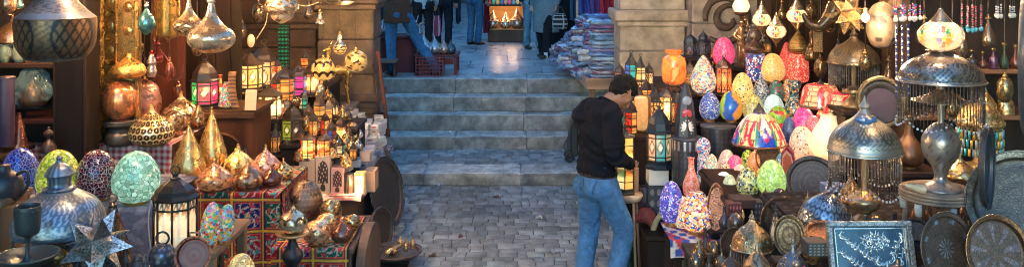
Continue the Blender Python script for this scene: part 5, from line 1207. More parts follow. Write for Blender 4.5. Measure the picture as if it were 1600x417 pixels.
# --- fringe lamps
def fringe(x,yt,yb,w,yf,ybase,d,label,col,bead,base=True,drops=34,garland=True,globe=None,patn=None,mat='satin',swag=(.40,.40,.42),hang=None,fringe_c=(.12,.10,.09),basecol=None):
    """dome shade from yt (tip) to yb (rim), fringe to yf, foot at ybase"""
    p=P(x,ybase,d); k=d/F; t=thing('fringe_lamp',label,'lamp',p); R=w/2*k; z=lambda y:(ybase-y)*k
    h=z(yt)-z(yb)
    prs=[(1,0),(1.0,.05),(.98,.09),(.93,.22),(.8,.36),(.6,.48),(.36,.58),(.2,.68),(.13,.76),(.16,.81),(.1,.86),(.05,.93),(.01,1)]
    if globe: prs=[(1,0),(1.0,.07),(.97,.13),(.9,.4),(.72,.66),(.5,.84),(.3,.96),(.22,1)]
    dk_=tuple(c*.35 for c in col)
    def fp(u,v):
        fu=(fr(u*8)-.5)*2; r=math.hypot(fu,(v-.5)*1.7)
        if r<.55: return (dk_ if (abs(fr(fu*3+v*5)-.5)<.16 or abs(fr(fu*3-v*5)-.5)<.16) else col)+(0,)
        if r<.66: return dk_+(0,)
        return (dk_ if math.sin(u*2*PI*40+5*math.sin(v*20))*math.cos(v*26)>.3 else col)+(0,)
    MB(col).lathe([(R*r,z(yb)+h*q) for r,q in prs],200,zoned(fp,col,.2,.6),n=7,cap=False).build('shade',MT[mat],t); sh=t.children[0]
    m=MB(tuple(min(1,c*1.5) for c in col)); m.tube([(R*1.01*math.cos(2*PI*i/60),R*1.01*math.sin(2*PI*i/60),z(yb)) for i in range(60)],1.7*k,6,True); m.build('shade_rim',MT['metal'],sh)
    m=MB(); fl=(yf-yb)*k
    for i in range(drops*2):
        a=2*PI*i/(drops*2); px_,py_=R*.96*math.cos(a),R*.96*math.sin(a); L=fl*RN.uniform(.86,1.0)
        m.col=jit(fringe_c,.3); m.tube([(px_,py_,z(yb)),(px_,py_,z(yb)-L)],.0018,4)
        for j in range(3):
            m.col=jit(bead,.3); m.ball((px_,py_,z(yb)-L*(RN.uniform(.3,1))),RN.uniform(.5,.9)*k,6,4)
    m.build('bead_fringe',MT['glaze'],sh)
    if garland:
        m=MB()
        for s in range(6):
            for j in range(11):
                q=j/10; a=2*PI*(s+q)/6+.3; sag=4*q*(1-q)*14*k
                m.col=jit(swag,.3); m.ball((R*1.02*math.cos(a),R*1.02*math.sin(a),z(yf)+13*k-sag),2.0*k,8,5)
        m.build('bead_garland',MT['glaze'],sh)
    bc=basecol or col
    if base:
        bz=z(yf)+ (0 if not globe else 0)
        MB(bc).lathe([(R*.46,0),(R*.48,4*k),(R*.34,10*k),(R*.16,18*k),(R*.2,max(bz*.35,22*k)),(R*.40,max(bz*.55,30*k)),(R*.44,bz*.78),(R*.30,bz*.95),(R*.14,bz+4*k)],48,pat('ara',8,5,bc,tuple(c*.45 for c in bc),0,.3),n=5).build('urn_base',MT['satin'],t)
        MB(bc).lathe([(R*.1,bz+2*k),(R*.07,bz+10*k),(R*.1,z(yb)-2*k),(R*.06,z(yb)+h*.3)],16,n=3).build('stem',MT['satin'],t)
        if globe: MB((.62,.42,.26)).lathe([(.001,z(yb)-9*k),(R*.3,z(yb)-22*k),(R*.62,z(yb)-30*k),(R*.64,z(yb)-31*k),(.001,z(yb)-26*k)],36,n=3,cap=False).build('drip_dish',MT['metal'],t)
    if hang: 
        c=MB((.05,.035,.02)); c.tube([(0,0,z(yt)),(0,0,hang-p.z)],.003,5); c.build('chain',MT['satin'],t)
    return t,R,z,k
f1,R1,z1,k1=fringe(1351,150,236,112,300,352,4.58,'silver-blue domed lamp with a bead fringe, right behind the framed calligraphy',(.30,.29,.25),(.45,.36,.28),basecol=(.45,.30,.16),mat='satin')
bulb(f1.location+Vector((0,0,z1(225))),2)
# glass bird charm hanging on the dome
t=thing('fish_charm','blue glass fish charm hanging on the side of the silver dome','charm',f1.location+Vector((-18*k1,-R1*.88,z1(180)))); k=k1
m=MB((.06,.14,.30)); limb(m,[(-14*k,0,2*k),(-6*k,0,1*k),(5*k,0,-1*k),(11*k,0,1*k)],[2*k,6*k,5*k,2*k],12); m.build('body',MT['glaze'],t)
m=MB((.05,.12,.25)); m.box((13*k,0,2*k),(7*k,2*k,10*k),.003); m.build('tail',MT['glaze'],t)
m=MB((.7,.7,.65)); m.ball((-5*k,-5*k,2*k),2.4*k,10,6); m.build('eye',MT['glaze'],t)
m=MB((.65,.62,.58)); [m.ball(((-8+4*i)*k,-2*k,(-7-i%2*2)*k),2*k,8,5) for i in range(5)]; m.build('beads',MT['glaze'],t)
f2,R2,z2,k2=fringe(1470,82,126,128,196,297,4.3,'big grey fringe lamp on the rattan stool under the flower-patterned globe',(.34,.30,.25),(.34,.30,.26),globe=True,mat='metal',basecol=(.34,.31,.28),fringe_c=(.10,.075,.06))
def beadglobe(t,c,R,squash,flowers,lit,nm='globe'):
    """white glass globe with flower rosettes of raised coloured glass"""
    def pt(u,v):
        base=(.80,.60,.38,lit)
        fu=fr(u*flowers)-.5; fv=(v-.5)
        r=math.hypot(fu*2.1,fv*2.2); a=math.atan2(fv*2.2,fu*2.1)
        if v<.16 or v>.84: return (.05,.04,.04,0) if v<.05 or v>.95 else [(.65,.05,.08,lit*.6),(.75,.5,.06,lit*.7),(.03,.25,.5,lit*.5),(.9,.8,.65,lit)][int(u*flowers*10)%4]
        if r<.17: return (.85,.55,.08,lit*.8)
        if r<.52:
            kx=int((a/(2*PI)+.5)*6)%6
            if abs(fr((a/(2*PI)+.5)*6)-.5)>.42: return base
            return [(.015,.10,.45,lit*.3),(.62,.02,.03,lit*.4),(.75,.36,.02,lit*.45),(.02,.25,.05,lit*.3),(.62,.02,.03,lit*.4),(.02,.16,.42,lit*.3)][kx]
        if .56<r<.70 and fr(a*2.2)<.5: return (.8,.45,.06,lit*.7)
        return base
    m=MB(); m.ball(c,R,110,44,(1,1,squash),pt); m.build(nm,MT['glass'],t)
t=thing('globe_lamp','bright white globe lamp with coloured glass flowers on top of the grey fringe lamp','lamp',f2.location+Vector((0,0,z2(90)))); k=k2
beadglobe(t,(0,0,34*k),34*k,.72,5,.62)
MB((.25,.17,.1)).lathe([(10*k,-3*k),(14*k,5*k),(22*k,11*k)],28,n=3).build('collar',MT['metal'],t); MB((.4,.3,.2)).lathe([(17*k,56*k),(12*k,62*k),(6*k,70*k),(3*k,76*k)],24,n=3).build('cap',MT['metal'],t)
m=MB((.05,.035,.02)); m.tube([(0,0,76*k),(0,0,2.95-t.location.z)],.003,5); m.build('chain',MT['satin'],t)
bulb(t.location+Vector((0,0,34*k)),.6,(1,.72,.45))
f3,R3,z3,k3=fringe(1334,44,98,78,138,168,6.2,'shadowy old brass fringe lamp behind the rose-patterned shades',(.16,.12,.08),(.2,.16,.12),basecol=(.3,.2,.1),garland=False)
stand('lamp_plinth',X(1306,6.2),X(1362,6.2),6.05,6.4,P(0,168,6.2).z,'tall dark plinth under the shadowy brass fringe lamp',WDK,'plinth')
f4,R4,z4,k4=fringe(1175,328,386,64,425,432,4.72,'brass domed lamp with turquoise studs and a bead fringe at the lower right',(.46,.33,.18),(.5,.3,.2),base=True,garland=False,drops=20,mat='hammer')
m=MB((.05,.35,.40))
for a in (-2.1,-1.5,-.9): m.ball((R4*.88*math.cos(a),R4*.88*math.sin(a),z4(372)),2.2*k4,10,6,(1,1,1))
m.build('turquoise_studs',MT['glaze'],f4)
# --- domes at front
pierced(1183,372,450,48,1.06,d=4.05,prof=DOME,paint=pat('ara',5,4,(.40,.26,.15),(.06,.04,.03),0,.2),col=(.4,.26,.15),mat='satin',label='brown pierced dome lamp cut by the bottom edge, left of the studded one')
pierced(1239,372,452,58,1.06,d=4.0,prof=DOME,paint=pat('dots',12,6,(.17,.16,.16),(.10,.14,.24),0,.26),col=(.17,.16,.16),mat='hammer',label='dark silver studded dome lamp with a pointed tip at the bottom edge',foot=PEWTER)
o=[q for q in COL.objects if q.name.startswith('pierced_lamp')][-1]
m=MB((.5,.05,.05)); kk=4.0/F; m.ball((0,0,0),2.6*kk,10,6); q=m.build('red_stud',MT['glaze'],o); a=-PI/2-o.rotation_euler.z+.35; q.location=(29*kk*.95*math.cos(a),29*kk*.95*math.sin(a),44*kk)
m=MB((.45,.3,.2)); m.ball((0,0,0),6*kk,14,8,(1,1,1)); q=m.build('brass_boss',MT['metal'],o); a=-PI/2-o.rotation_euler.z-.1; q.location=(26*kk*.95*math.cos(a),26*kk*.95*math.sin(a),48*kk)
stand('dish_plinth',X(1214,4.3),X(1256,4.3),4.32,4.42,P(0,400,4.4).z,'small dark plinth under the oval brass plaque',WDK,'plinth')
tray(1233,368,25,1.28,4.37,(math.radians(80),0,-.05),'oval brass plaque with nested arches leaning behind the studded dome',(.36,.24,.13),'brass_plaque',lambda u,v:(.16,.10,.05,0) if fr(v*4)<.35 else (.42,.28,.15,0),.015)
# dotted dome bowl lying tilted
t=thing('dotted_dome','large tilted dark silver dome covered with round pearly dots','lamp',P(1284,362,4.43),0,None,(.0,math.radians(12),0)); k=4.43/F
MB().lathe([(34*k,0),(39*k,5*k),(40*k,16*k),(36*k,32*k),(25*k,48*k),(10*k,60*k),(.5*k,63*k)],140,pat('rings',22,7,(.05,.055,.065),(.32,.36,.40),0,.38),n=9).build('shell',MT['metal'],t)
m=MB((.04,.035,.03)); m.ring((0,0,0),37*k,3*k,'z',40,8); m.build('rim',MT['satin'],t)
tray(1292,372,34,1.0,4.2,(math.radians(25),0,.1),'copper dish lit warm beneath the dotted dome',(.42,.20,.11),'copper_dish')
blk(1262,1296,380,400,4.0,'small dark tin with pale dots left of the framed calligraphy',(.04,.045,.05),'tin_box','tin',lambda u,v:((.25,.2,.12,0) if (fr(u*5)-.5)**2+(fr(v*4)-.5)**2<.06 else (.04,.045,.05,0)),.1,'satin')
# --- framed calligraphy
def calli():
    d=3.92; p=P(1367,432,d); k=d/F; w,h=137*k,84*k
    t=thing('framed_calligraphy','silver framed picture of flowing white calligraphy on dark blue, at the bottom right','picture',p,0,None,(math.radians(-14),0,.03))
    m=MB((.36,.37,.37)); b=9*k
    for (cx,cz,sx,sz_) in ((0,b/2,w,b),(0,h-b/2,w,b),(-w/2+b/2,h/2,b,h-2*b),(w/2-b/2,h/2,b,h-2*b)): m.box((cx,.012,cz),(sx-.002,.03,sz_-.001),.004)
    m.build('frame',MT['engrave'],t)
    m=MB((.62,.64,.62)); b2=11.5*k
    for (cx,cz,sx,sz_) in ((0,b2,w-2*b2,2*k),(0,h-b2,w-2*b2,2*k),(-w/2+b2,h/2,2*k,h-2*b2),(w/2-b2,h/2,2*k,h-2*b2)): m.box((cx,.004,cz),(sx,.012,sz_),.001)
    m.build('inner_moulding',MT['metal'],t)
    MB((.03,.075,.12)).box((0,.018,h/2),(w-2*b,.012,h-2*b)).build('picture_ground',MT['glaze'],t)
    s=MB((.60,.62,.60)); rr=random.Random(5)
    def stroke(pts,r):
        n_=len(pts)*5-4; s.tube(crv([((x-68)*k,.0105,(84-y)*k) for x,y in pts],5),[r*1.8*k*(.5+.5*math.sin(PI*min(1,(i+.5)/n_))) for i in range(n_)],5)
    def script(path,n,size):
        P_=[(path(i/n)) for i in range(n+1)]
        for i in range(n):
            (x,y),(x2,y2)=P_[i],P_[i+1]; a=math.atan2(y2-y,x2-x); c_,s_=math.cos(a),math.sin(a)
            T=lambda u,v:(x+u*c_-v*s_, y+u*s_+v*c_)
            g=rr.choice(((( -3,0),(0,2),(3,-1),(4,-5)),((-2,-6),(-1,0),(-2,4),(-5,4)),((3,0),(0,-3),(-3,0),(0,3),(4,2)),((-4,2),(0,4),(4,1),(5,-3)),((0,-8),(0.5,-2),(0,3)),((1,-7),(2,0),(5,3))))
            stroke([T(u*size,v*size) for u,v in g],rr.uniform(.9,1.35)*size)
            if rr.random()<.5: q=T(rr.uniform(-2,3),rr.choice((-7,6))*size*.8); s.ball(((q[0]-68)*k,.0105,(84-q[1])*k),.9*k*size,6,4)
        stroke([P_[int(n*t_)] for t_ in (0,.25,.5,.75,1)],.7*size)
    script(lambda t_:(20+t_*78,20+62*math.sin(t_*1.35)**1.1*.82),17,1.05)
    script(lambda t_:(17+t_*50,44+t_*38),11,1.0)
    script(lambda t_:(98+t_*22,62-t_*42),9,1.0)
    script(lambda t_:(112+t_*8,70-t_*30),5,.9)
    for q_ in range(4): script(lambda t_,q_=q_:(76+(21-5*q_)*math.cos(t_*6.28+q_),31+(13-3*q_)*math.sin(t_*6.28+q_)),13-2*q_,.62)
    s.v=[p for p in s.v]
    s.build('calligraphy',MT['metal'],t)
calli()
pierced(1402,404,440,44,1.062,d=3.75,prof=DOME,col=(.55,.26,.13),mat='hammer',label='copper dome in front of the lower edge of the framed calligraphy',paint=None)
# --- big trays lower right
petals=lambda u,v:(.22,.26,.30,0) if (.45<v<.85 and (fr(u*8)-.5)**2*9+(fr(v*2.2+.1)-.5)**2*3<.16) else ((.22,.24,.25,0) if v<.22 and fr(u*12)<.4 else (.075,.05,.038,0))
tray(1479,388,46,1.22,3.83,(math.radians(80),0,.12),'oval dark tray inlaid with blue-grey petals standing right of the framed calligraphy',(.075,.05,.038),'inlaid_tray',petals,.015,seg=120,rimcol=(.12,.09,.07))
tray(1556,394,48,1.22,3.74,(math.radians(80),math.radians(-8),-.1),'dark oval tray with a raised copper rim at the bottom right',(.085,.05,.035),'inlaid_tray',lambda u,v:(.15,.12,.13,0) if .2<v<.6 and fr(u*9)<.35 else (.085,.05,.036,0),.03,rimcol=(.30,.17,.09))
tray(1600,320,82,1.0,4.1,(math.radians(62),math.radians(-32),-.15),'huge hammered pewter tray with a scalloped border at the right edge',(.11,.10,.082),'scalloped_tray',pat('rings',22,8,(.10,.09,.072),(.05,.045,.038),0,.34),.03,flute=44,mat='engrave',rimcol=(.17,.16,.13))
tray(1538,262,62,1.0,3.98,(math.radians(90),math.radians(14),math.radians(55)),'dark blue-grey tray seen nearly edge-on, leaning behind the stool',(.035,.045,.055),'edge_on_tray',mat='satin') 
tray(1600,96,120,1.0,3.7,(math.radians(90),0,math.radians(57)),'big dark blue tray seen edge-on, hanging at the right edge',(.04,.07,.11),'edge_on_tray',rimcol=(.05,.09,.14),mat='satin')
# --- rattan stool
def stool():
    p=P(1465,364,4.35); k=4.35/F; t=thing('rattan_stool','pale rattan stool with bound legs carrying the grey fringe lamp','stool',p); z=1.425-p.z
    MB((.20,.15,.12)).lathe([(.001,z-.012),(50*k,z-.012),(52*k,z-.006),(50*k,z),(.001,z)],40,n=1).build('seat',MT['wood'],t)
    m=MB((.26,.20,.15)); [m.ring((0,0,z-.014-.016*i),54*k,2.6*k,'z',44,7) for i in range(3)]; m.build('seat_hoops',MT['wood'],t)
    for a in (.5,1.6,2.64,3.7,4.71,5.8):
        c_,s_=math.cos(a),math.sin(a); m=MB((.20,.14,.10)); m.tube(crv([(50*k*c_,50*k*s_,z-.05),(46*k*c_,46*k*s_,z*.5),(50*k*c_,50*k*s_,0)],5),4*k,8); o=m.build('leg',MT['wood'],t)
        m=MB((.42,.44,.40)); m.tube([(50.3*k*c_,50.3*k*s_,z-.06),(49*k*c_,49*k*s_,z-.115)],5.6*k,8); m.build('binding',MT['cloth'],o)
stool()
t=thing('horn','small pale horn shell lying on the rattan stool','shell',Vector((P(1427,292,4.22).x,4.22,1.433))); k=4.2/F; m=MB((.5,.36,.22)); m.tube(crv([(-14*k,0,12*k),(-6*k,0,10*k),(6*k,0,7*k),(17*k,0,5*k)],5),[.5*k,1.5*k]+[2.5*k+.45*k*i for i in range(14)],10); m.build('body',MT['glaze'],t)
for i,(x,yb,w,h,lb) in enumerate([(1432,350,18,44,'brown wooden jar under the rattan stool at the left'),(1452,352,16,40,'brown wooden jar under the rattan stool in the middle'),(1505,352,20,44,'brown wooden jar under the rattan stool at the right')]):
    cyl(x,yb-h,yb,w,None,lb,jit((.16,.065,.035)),'wooden_jar','glaze','jar',BOTTLE,z=1.19)
blk(1290,1322,290,330,5.12,'blue and white patterned jar-box behind the silver dome fringe',(.12,.16,.26),'patterned_box','box',lambda u,v:(.4,.42,.45,0) if math.sin(u*20)*math.sin(v*25)>.2 else (.06,.1,.2,0),.1)
pierced(1330,262,345,44,d=4.95,prof=ONION,paint=pat('ara',5,4,(.45,.28,.12),(.12,.07,.03),0,.3),label='brass onion lamp seen through the bead fringe',mat='engrave')
# --- upper right background
back=thing('back_shelf','dark wooden shelf unit with two boards at the back right','shelf',(P(1525,0,5.75).x,5.75,1.19)); k=5.75/F; x0,x1=-105*k,120*k
for yy in (112,184,-20): MB((.16,.075,.035)).box(((x0+x1)/2,.16,P(0,yy,5.75).z-1.19),(x1-x0,.34,.03),.004).build('shelf_board',MT['woodh'],back)
MB((.03,.018,.013)).box(((x0+x1)/2,.345,.9),(x1-x0,.03,1.8)).build('back_panel',MT['wood'],back)
MB((.05,.025,.015)).box((x0-.02,.16,.9),(.04,.34,1.8),.004).build('side_panel',MT['wood'],back)
zs=P(0,112,5.75).z+.016
for i in range(9):
    x=1450+i*17; d=5.72+RN.uniform(0,.1); p=P(x,0,d); h=RN.uniform(.09,.15)
    t=thing('perfume_bottle',['squat dark','tall brown','short amber','dark blue','round black','slim brown','wide purple','dark green','small red-brown'][i]+' glass bottle on the back right shelf','bottle',(p.x,d,zs)); c=[(.04,.025,.02),(.08,.03,.02),(.2,.09,.03),(.02,.03,.08),(.02,.02,.02),(.07,.03,.02),(.06,.02,.06),(.02,.05,.03),(.12,.03,.02)][i]
    MB(c).lathe(sp(RN.choice([BOTTLE,[(.4,0),(.5,.05),(.5,.6),(.2,.72),(.18,.95),(.22,1)]]),RN.uniform(.055,.08),h),18,n=3).build('body',MT['glaze'],t); MB((.3,.2,.08)).lathe([(.014,h*.99),(.016,h*1.12),(.001,h*1.16)],10,n=1).build('stopper',MT['metal'],t)
zs2=P(0,184,5.75).z+.016
for i,(x,c,pr,w,h,lb) in enumerate([(1494,(.5,.33,.12),BALL,.11,.13,'round gold pot on the lower back shelf'),(1540,(.6,.4,.15),ONION,.13,.17,'gold onion lamp on the lower back shelf under the bottles'),(1570,(.45,.3,.14),DOME,.12,.16,'gold dome on the lower back shelf at the right'),(1517,(.1,.07,.06),BOTTLE,.08,.2,'dark bottle on the lower back shelf')]):
    p=P(x,0,5.8); t=thing('gold_ornament',lb,'ornament',(p.x,5.8,zs2)); MB(c).lathe(sp(pr,w,h),28,pat('ara',4,3,c,tuple(q*.4 for q in c),0,.3),n=4).build('body',MT['metal'],t)
# coloured tube lamp
t=thing('tube_bead_lamp','brass lamp with rows of turquoise and yellow tube beads, behind the grey fringe lamp','lamp',P(1531,262,5.2)); k=5.2/F
MB((.40,.26,.10)).lathe([(22*k,0),(20*k,6*k),(9*k,14*k),(8*k,60*k),(32*k,64*k),(36*k,72*k),(33*k,76*k),(26*k,90*k),(14*k,98*k),(2*k,102*k)],44,pat('dots',16,10,(.4,.26,.1),(.75,.5,.2),.25,.25),n=4).build('brass_body',MT['engrave'],t)
m=MB()
for row,zz in ((0,50),(1,36),(2,22)):
    for i in range(30):
        a=2*PI*i/30+row*.1; m.col=[(.03,.35,.38),(.7,.38,.03),(.35,.4,.38)][(i+row)%3]; m.tube([(32*k*math.cos(a),32*k*math.sin(a),(zz+11)*k),(32*k*math.cos(a),32*k*math.sin(a),zz*k)],1.9*k,7)
m.build('tube_beads',MT['glaze'],t)
stand('lamp_plinth',X(1503,5.2),X(1559,5.2),5.03,5.4,P(0,262,5.2).z,'dark plinth under the tube bead lamp',WDK,'plinth')
pierced(1500,238,290,52,d=4.9,prof=ONION,paint=pat('scales',9,5,(.75,.48,.2),(.3,.16,.06),0,.3),label='gold scale-patterned onion lamp behind the foot of the grey fringe lamp',light=2)
stand('lamp_plinth',X(1478,4.9),X(1524,4.9),4.75,5.0,P(0,290,4.9).z,'low dark plinth under the gold scale-patterned lamp',WDK,'plinth')
# masks, star lantern, cornet
star(1326,24,36,5.6,'gold pierced star lantern hanging at the top right',(.33,.20,.085),(.05,.03,.015),20,glow=0,hang=3.0)
bulb(P(1352,30,5.30),9,(1,.75,.5),.035)
t=thing('light_bulb','bare lit bulb hanging beside the gold star lantern','bulb',P(1352,36,5.45)); k=5.45/F
MB((1,.8,.55),6).ball((0,0,8*k),7*k,16,10); m=MB((1,.8,.55),5); m.ball((0,0,8*k),6.5*k,16,10,(1,1,1.15)); m.build('glass',MT['glass'],t); MB((.3,.2,.1)).lathe([(3*k,14*k),(3.4*k,22*k),(2*k,24*k)],14,n=1).build('socket',MT['satin'],t)
m=MB((.03,.02,.02)); m.tube([(0,0,24*k),(0,0,3.0-t.location.z)],.004,5); m.build('cord',MT['plastic'],t)
def slots(c):
    d_=(.02,.014,.01,0)
    def f(u,v):
        fu=fr(u*5)-.5
        if .55<v<.66 and abs(fu+.12*math.sin(v*20))<.30 : return d_
        if .28<v<.34 and abs(fu)<.22: return d_
        return tuple(c)+(0,)
    return f
pendant(1378,4,76,47,5.55,prof=BALL,paint=slots((.17,.105,.06)),mat='leather',col=(.17,.105,.06),label='tan gourd-shaped clay lamp with dark slit cutouts, hanging right of the star lantern',name='clay_lamp',cap=DBRASS,seg=90)
pendant(1403,-6,52,36,5.8,prof=[(.12,0),(.4,.1),(.5,.35),(.42,.6),(.5,.7),(.3,.9),(.1,1)],paint=slots((.07,.04,.022)),mat='leather',col=(.07,.04,.022),label='dark brown carved gourd lamp partly behind the tan one',name='clay_lamp',cap=DBRASS,seg=90)
t=thing('brass_horn','curved brass horn hanging in the dark behind the mosaic globes','horn',P(1277,60,6.4)); k=6.4/F
m=MB((.06,.036,.016)); m.tube(crv([(-22*k,0,38*k),(-12*k,0,22*k),(4*k,0,18*k),(20*k,0,34*k),(30*k,0,52*k)],6),[3*k+.5*k*i for i in range(25)],12); m.build('bell',MT['metal'],t); m=MB((.3,.18,.08)); m.box((2*k,.01,0),(14*k,.02,44*k),.004); m.build('plate',MT['engrave'],t); m=MB((.04,.03,.02)); m.tube([(2*k,0,22*k),(2*k,0,3.0-t.location.z)],.003,5); m.build('cord',MT['satin'],t)
# round mirror with pink and gold frame
t=thing('round_mirror','round dark red mirror in a gold frame behind the silver dome','mirror',P(1377,160,5.3),0,None,(math.radians(80),0,-.3)); k=5.3/F
MB((.05,.005,.012)).lathe([(.001,0),(22*k,0),(22*k,-.01),(.001,-.01)],48,n=1,sm=False).build('glass',MT['plastic'],t); q_=MB((.05,.03,.02)); q_.lathe([(22*k,.001),(31*k,.012),(33*k,.004),(22*k,-.008)],48,n=2,cap=False); q_.build('inner_ring',MT['engrave'],t); m=MB((.20,.12,.05)); m.tube([(33*k*math.cos(2*PI*i/48),41*k*math.sin(2*PI*i/48)*.9,0) for i in range(48)],4.5*k,10,True); m.build('frame',MT['engrave'],t)
pierced(1420,175,262,44,d=5.5,prof=BOTTLE,col=(.2,.1,.05),mat='satin',label='dark bronze vase in the shadow behind the grey fringe lamp',knob=False,name='bronze_vase',cat='vase')
stand('dark_cabinet',X(1250,6.6),X(1440,6.6),6.62,7.0,P(0,205,6.62).z,'dark cabinet in the shadow behind the rose-patterned shades',WDK,'cabinet') if False else None
stand('side_cabinet',X(1362,5.6),X(1448,5.6),5.38,5.9,P(0,262,5.5).z,'dark cabinet under the bronze vase',(.05,.025,.018),'cabinet')
# bead strands
def strands(x,ytop,ybot,d,n,pal,label,w,end=None,step=3.0,r=1.7,name='bead_strands',group=None):
    t=thing(name,label,'beads',P(x,ybot,d),0,group); k=d/F
    for i in range(n):
        m=MB(); xx=(i-(n-1)/2)*w/max(1,n-1)*k+RN.uniform(-.006,.006); y=RN.uniform(0,.16)*(ybot-ytop); y0=y; j=RN.randint(0,3); yo=RN.uniform(-.025,.025)
        m.col=(.1,.08,.07); m.tube([(xx,yo,0),(xx,yo,3.0-t.location.z)],.0016,4)
        while y<(ybot-ytop):
            m.col=jit(pal[j%len(pal)],.15); m.ball((xx,yo,y*k),r*k,7,5); y+=step*(1 if j%3 else 1.3); j+=1
        if end: m.col=end; m.ball((xx,yo,(y0-2)*k),r*1.9*k,8,6,(1,1,1.3))
        m.build('strand',MT['glaze'],t)
strands(1412,38,150,4.9,4,[(.03,.06,.25),(.03,.06,.25),(.55,.42,.28)],'curtain of long blue and cream bead strands left of the grey fringe lamp',22)
for i,(x,lb,pal,e) in enumerate([(1404,'cluster of pink, blue and white bead tassels at the left of the row',[(.6,.05,.2),(.05,.15,.5),(.6,.55,.5)],(.6,.55,.48)),(1418,'cluster of white-tipped bead tassels next to the pink ones',[(.3,.2,.15),(.05,.12,.45),(.55,.1,.25)],(.62,.56,.5)),(1432,'cluster of blue and white bead tassels nearest the globe lamp',[(.25,.18,.15),(.5,.05,.15),(.05,.1,.4)],(.6,.56,.52)),(1512,'cluster of red and turquoise bead tassels right of the globe lamp',[(.2,.15,.12),(.2,.15,.12),(.55,.08,.12)],(.05,.3,.36)),(1528,'cluster of dark red and turquoise bead tassels farther right',[(.2,.15,.12),(.5,.06,.1)],(.08,.33,.4)),(1560,'curtain of pale silvery bead tassels at the top right',[(.4,.4,.42),(.3,.3,.33)],(.5,.48,.45)),(1580,'second pale silvery bead tassel cluster by the edge-on tray',[(.4,.38,.36),(.3,.28,.26)],(.5,.46,.4))]):
    strands(x,8,30 if i<3 else (46 if i<5 else 24),4.75 if i<5 else 5.0,4,pal,lb,11,e,3.4,1.6,'bead_tassels')
# --- hanging mosaic globes
def hglobe(x,yt,yb,w,d,label):
    p=P(x,yb,d); k=d/F; t=thing('hanging_globe_lamp',label,'lamp',p,RN.uniform(0,1.2)); h=(yb-yt)*k; R=w/2*k
    beadglobe(t,(0,0,h/2),R,h/2/R,4,.62)
    MB((.42,.33,.24)).lathe([(R*.72,h*.9),(R*.6,h*1.05),(R*.3,h*1.35),(R*.12,h*1.6),(R*.08,h*1.8)],24,n=3).build('cap',MT['metal'],t)
    MB((.40,.24,.12)).lathe([(.001,-h*.55),(R*.1,-h*.4),(R*.35,-h*.15),(R*.62,.08*h)],20,n=3).build('finial',MT['metal'],t)
    m=MB((.05,.035,.02)); m.tube([(0,0,h*1.75),(0,0,3.0-p.z)],.0032,5); m.build('chain',MT['satin'],t); bulb(p+Vector((0,0,h/2)),.25,(1,.75,.5))
hglobe(1190,20,42,29,7.3,'white globe lamp with glass flowers, leftmost of the three hanging by the torch bearer')
hglobe(1213,38,61,31,7.1,'white globe lamp with glass flowers, lowest of the three hanging')
hglobe(1245,13,37,32,7.0,'white globe lamp with glass flowers, rightmost and highest of the three hanging')
# --- bronze torch bearer
t=thing('bronze_statue','bronze figure on a base lifting a glowing white flame glass','statue',P(1158,108,8.3)); k=8.3/F
m=MB((.34,.20,.11))
limb(m,[(-3*k,0,6*k),(-3*k,-1*k,22*k),(-2*k,0,40*k)],[3*k,3.8*k,5*k],10); limb(m,[(4*k,0,6*k),(5*k,-2*k,22*k),(2*k,0,40*k)],[3*k,3.8*k,5*k],10)
limb(m,[(0,0,38*k),(0,0,50*k),(0,0,62*k)],[6*k,6*k,7*k],12); m.ball((1*k,0,73*k),5.2*k,12,8)
limb(m,[(6*k,0,62*k),(11*k,0,72*k),(5*k,0,82*k)],[3*k,2.4*k,2.2*k],8); limb(m,[(-6*k,0,61*k),(-11*k,-2*k,52*k),(-4*k,-5*k,46*k)],[3*k,2.4*k,2*k],8)
o=m.build('figure',MT['metal'],t); remesh(o,.008,2); recolour(o,lambda c,n:(.34,.2,.11,0))
MB((.14,.08,.05)).lathe([(14*k,0),(13*k,4*k),(9*k,7*k)],20,n=1).build('base',MT['satin'],t)
MB((.22,.13,.07)).lathe([(2*k,78*k),(3*k,82*k),(11*k,86*k),(12*k,89*k)],20,n=3).build('cup',MT['metal'],t)
MB().lathe([(9*k,88*k),(13*k,96*k),(12*k,102*k),(6*k,112*k),(1*k,118*k)],28,lambda u,v:(.95,.68,.40,.9),n=4).build('flame_glass',MT['glass'],t); bulb(t.location+Vector((0,0,100*k)),.6,(1,.75,.5))
stand('statue_plinth',X(1142,8.3),X(1175,8.3),8.2,8.5,P(0,108,8.3).z,'tall dark plinth under the bronze torch bearer',WDK,'plinth') if False else None
# rosette
t=thing('metal_rosette','dark metal flower-shaped rosette hanging above the brown dome','ornament',P(1180,56,8.0),0,None,(PI/2,0,0)); k=8.0/F; m=MB((.12,.10,.09))
for i in range(12): a=2*PI*i/12; m.ball((15*k*math.cos(a),15*k*math.sin(a),0),3.6*k,8,6,(1,1,.5))
m.build('petals',MT['satin'],t); m=MB((.16,.13,.12)); m.ball((0,0,0),9*k,16,8,(1,1,.4)); m.ring((0,0,0),12*k,1.6*k,'z',24,6); m.build('centre',MT['satin'],t)
lantern(1310,60,130,24,d=6.5,n=6,cols=((.08,.08,.11),),lit=.05,roof=(.05,.05,.06),label='dark dusty lantern hanging in shadow left of the brass fringe lamp',style='lat',hang=3.0)
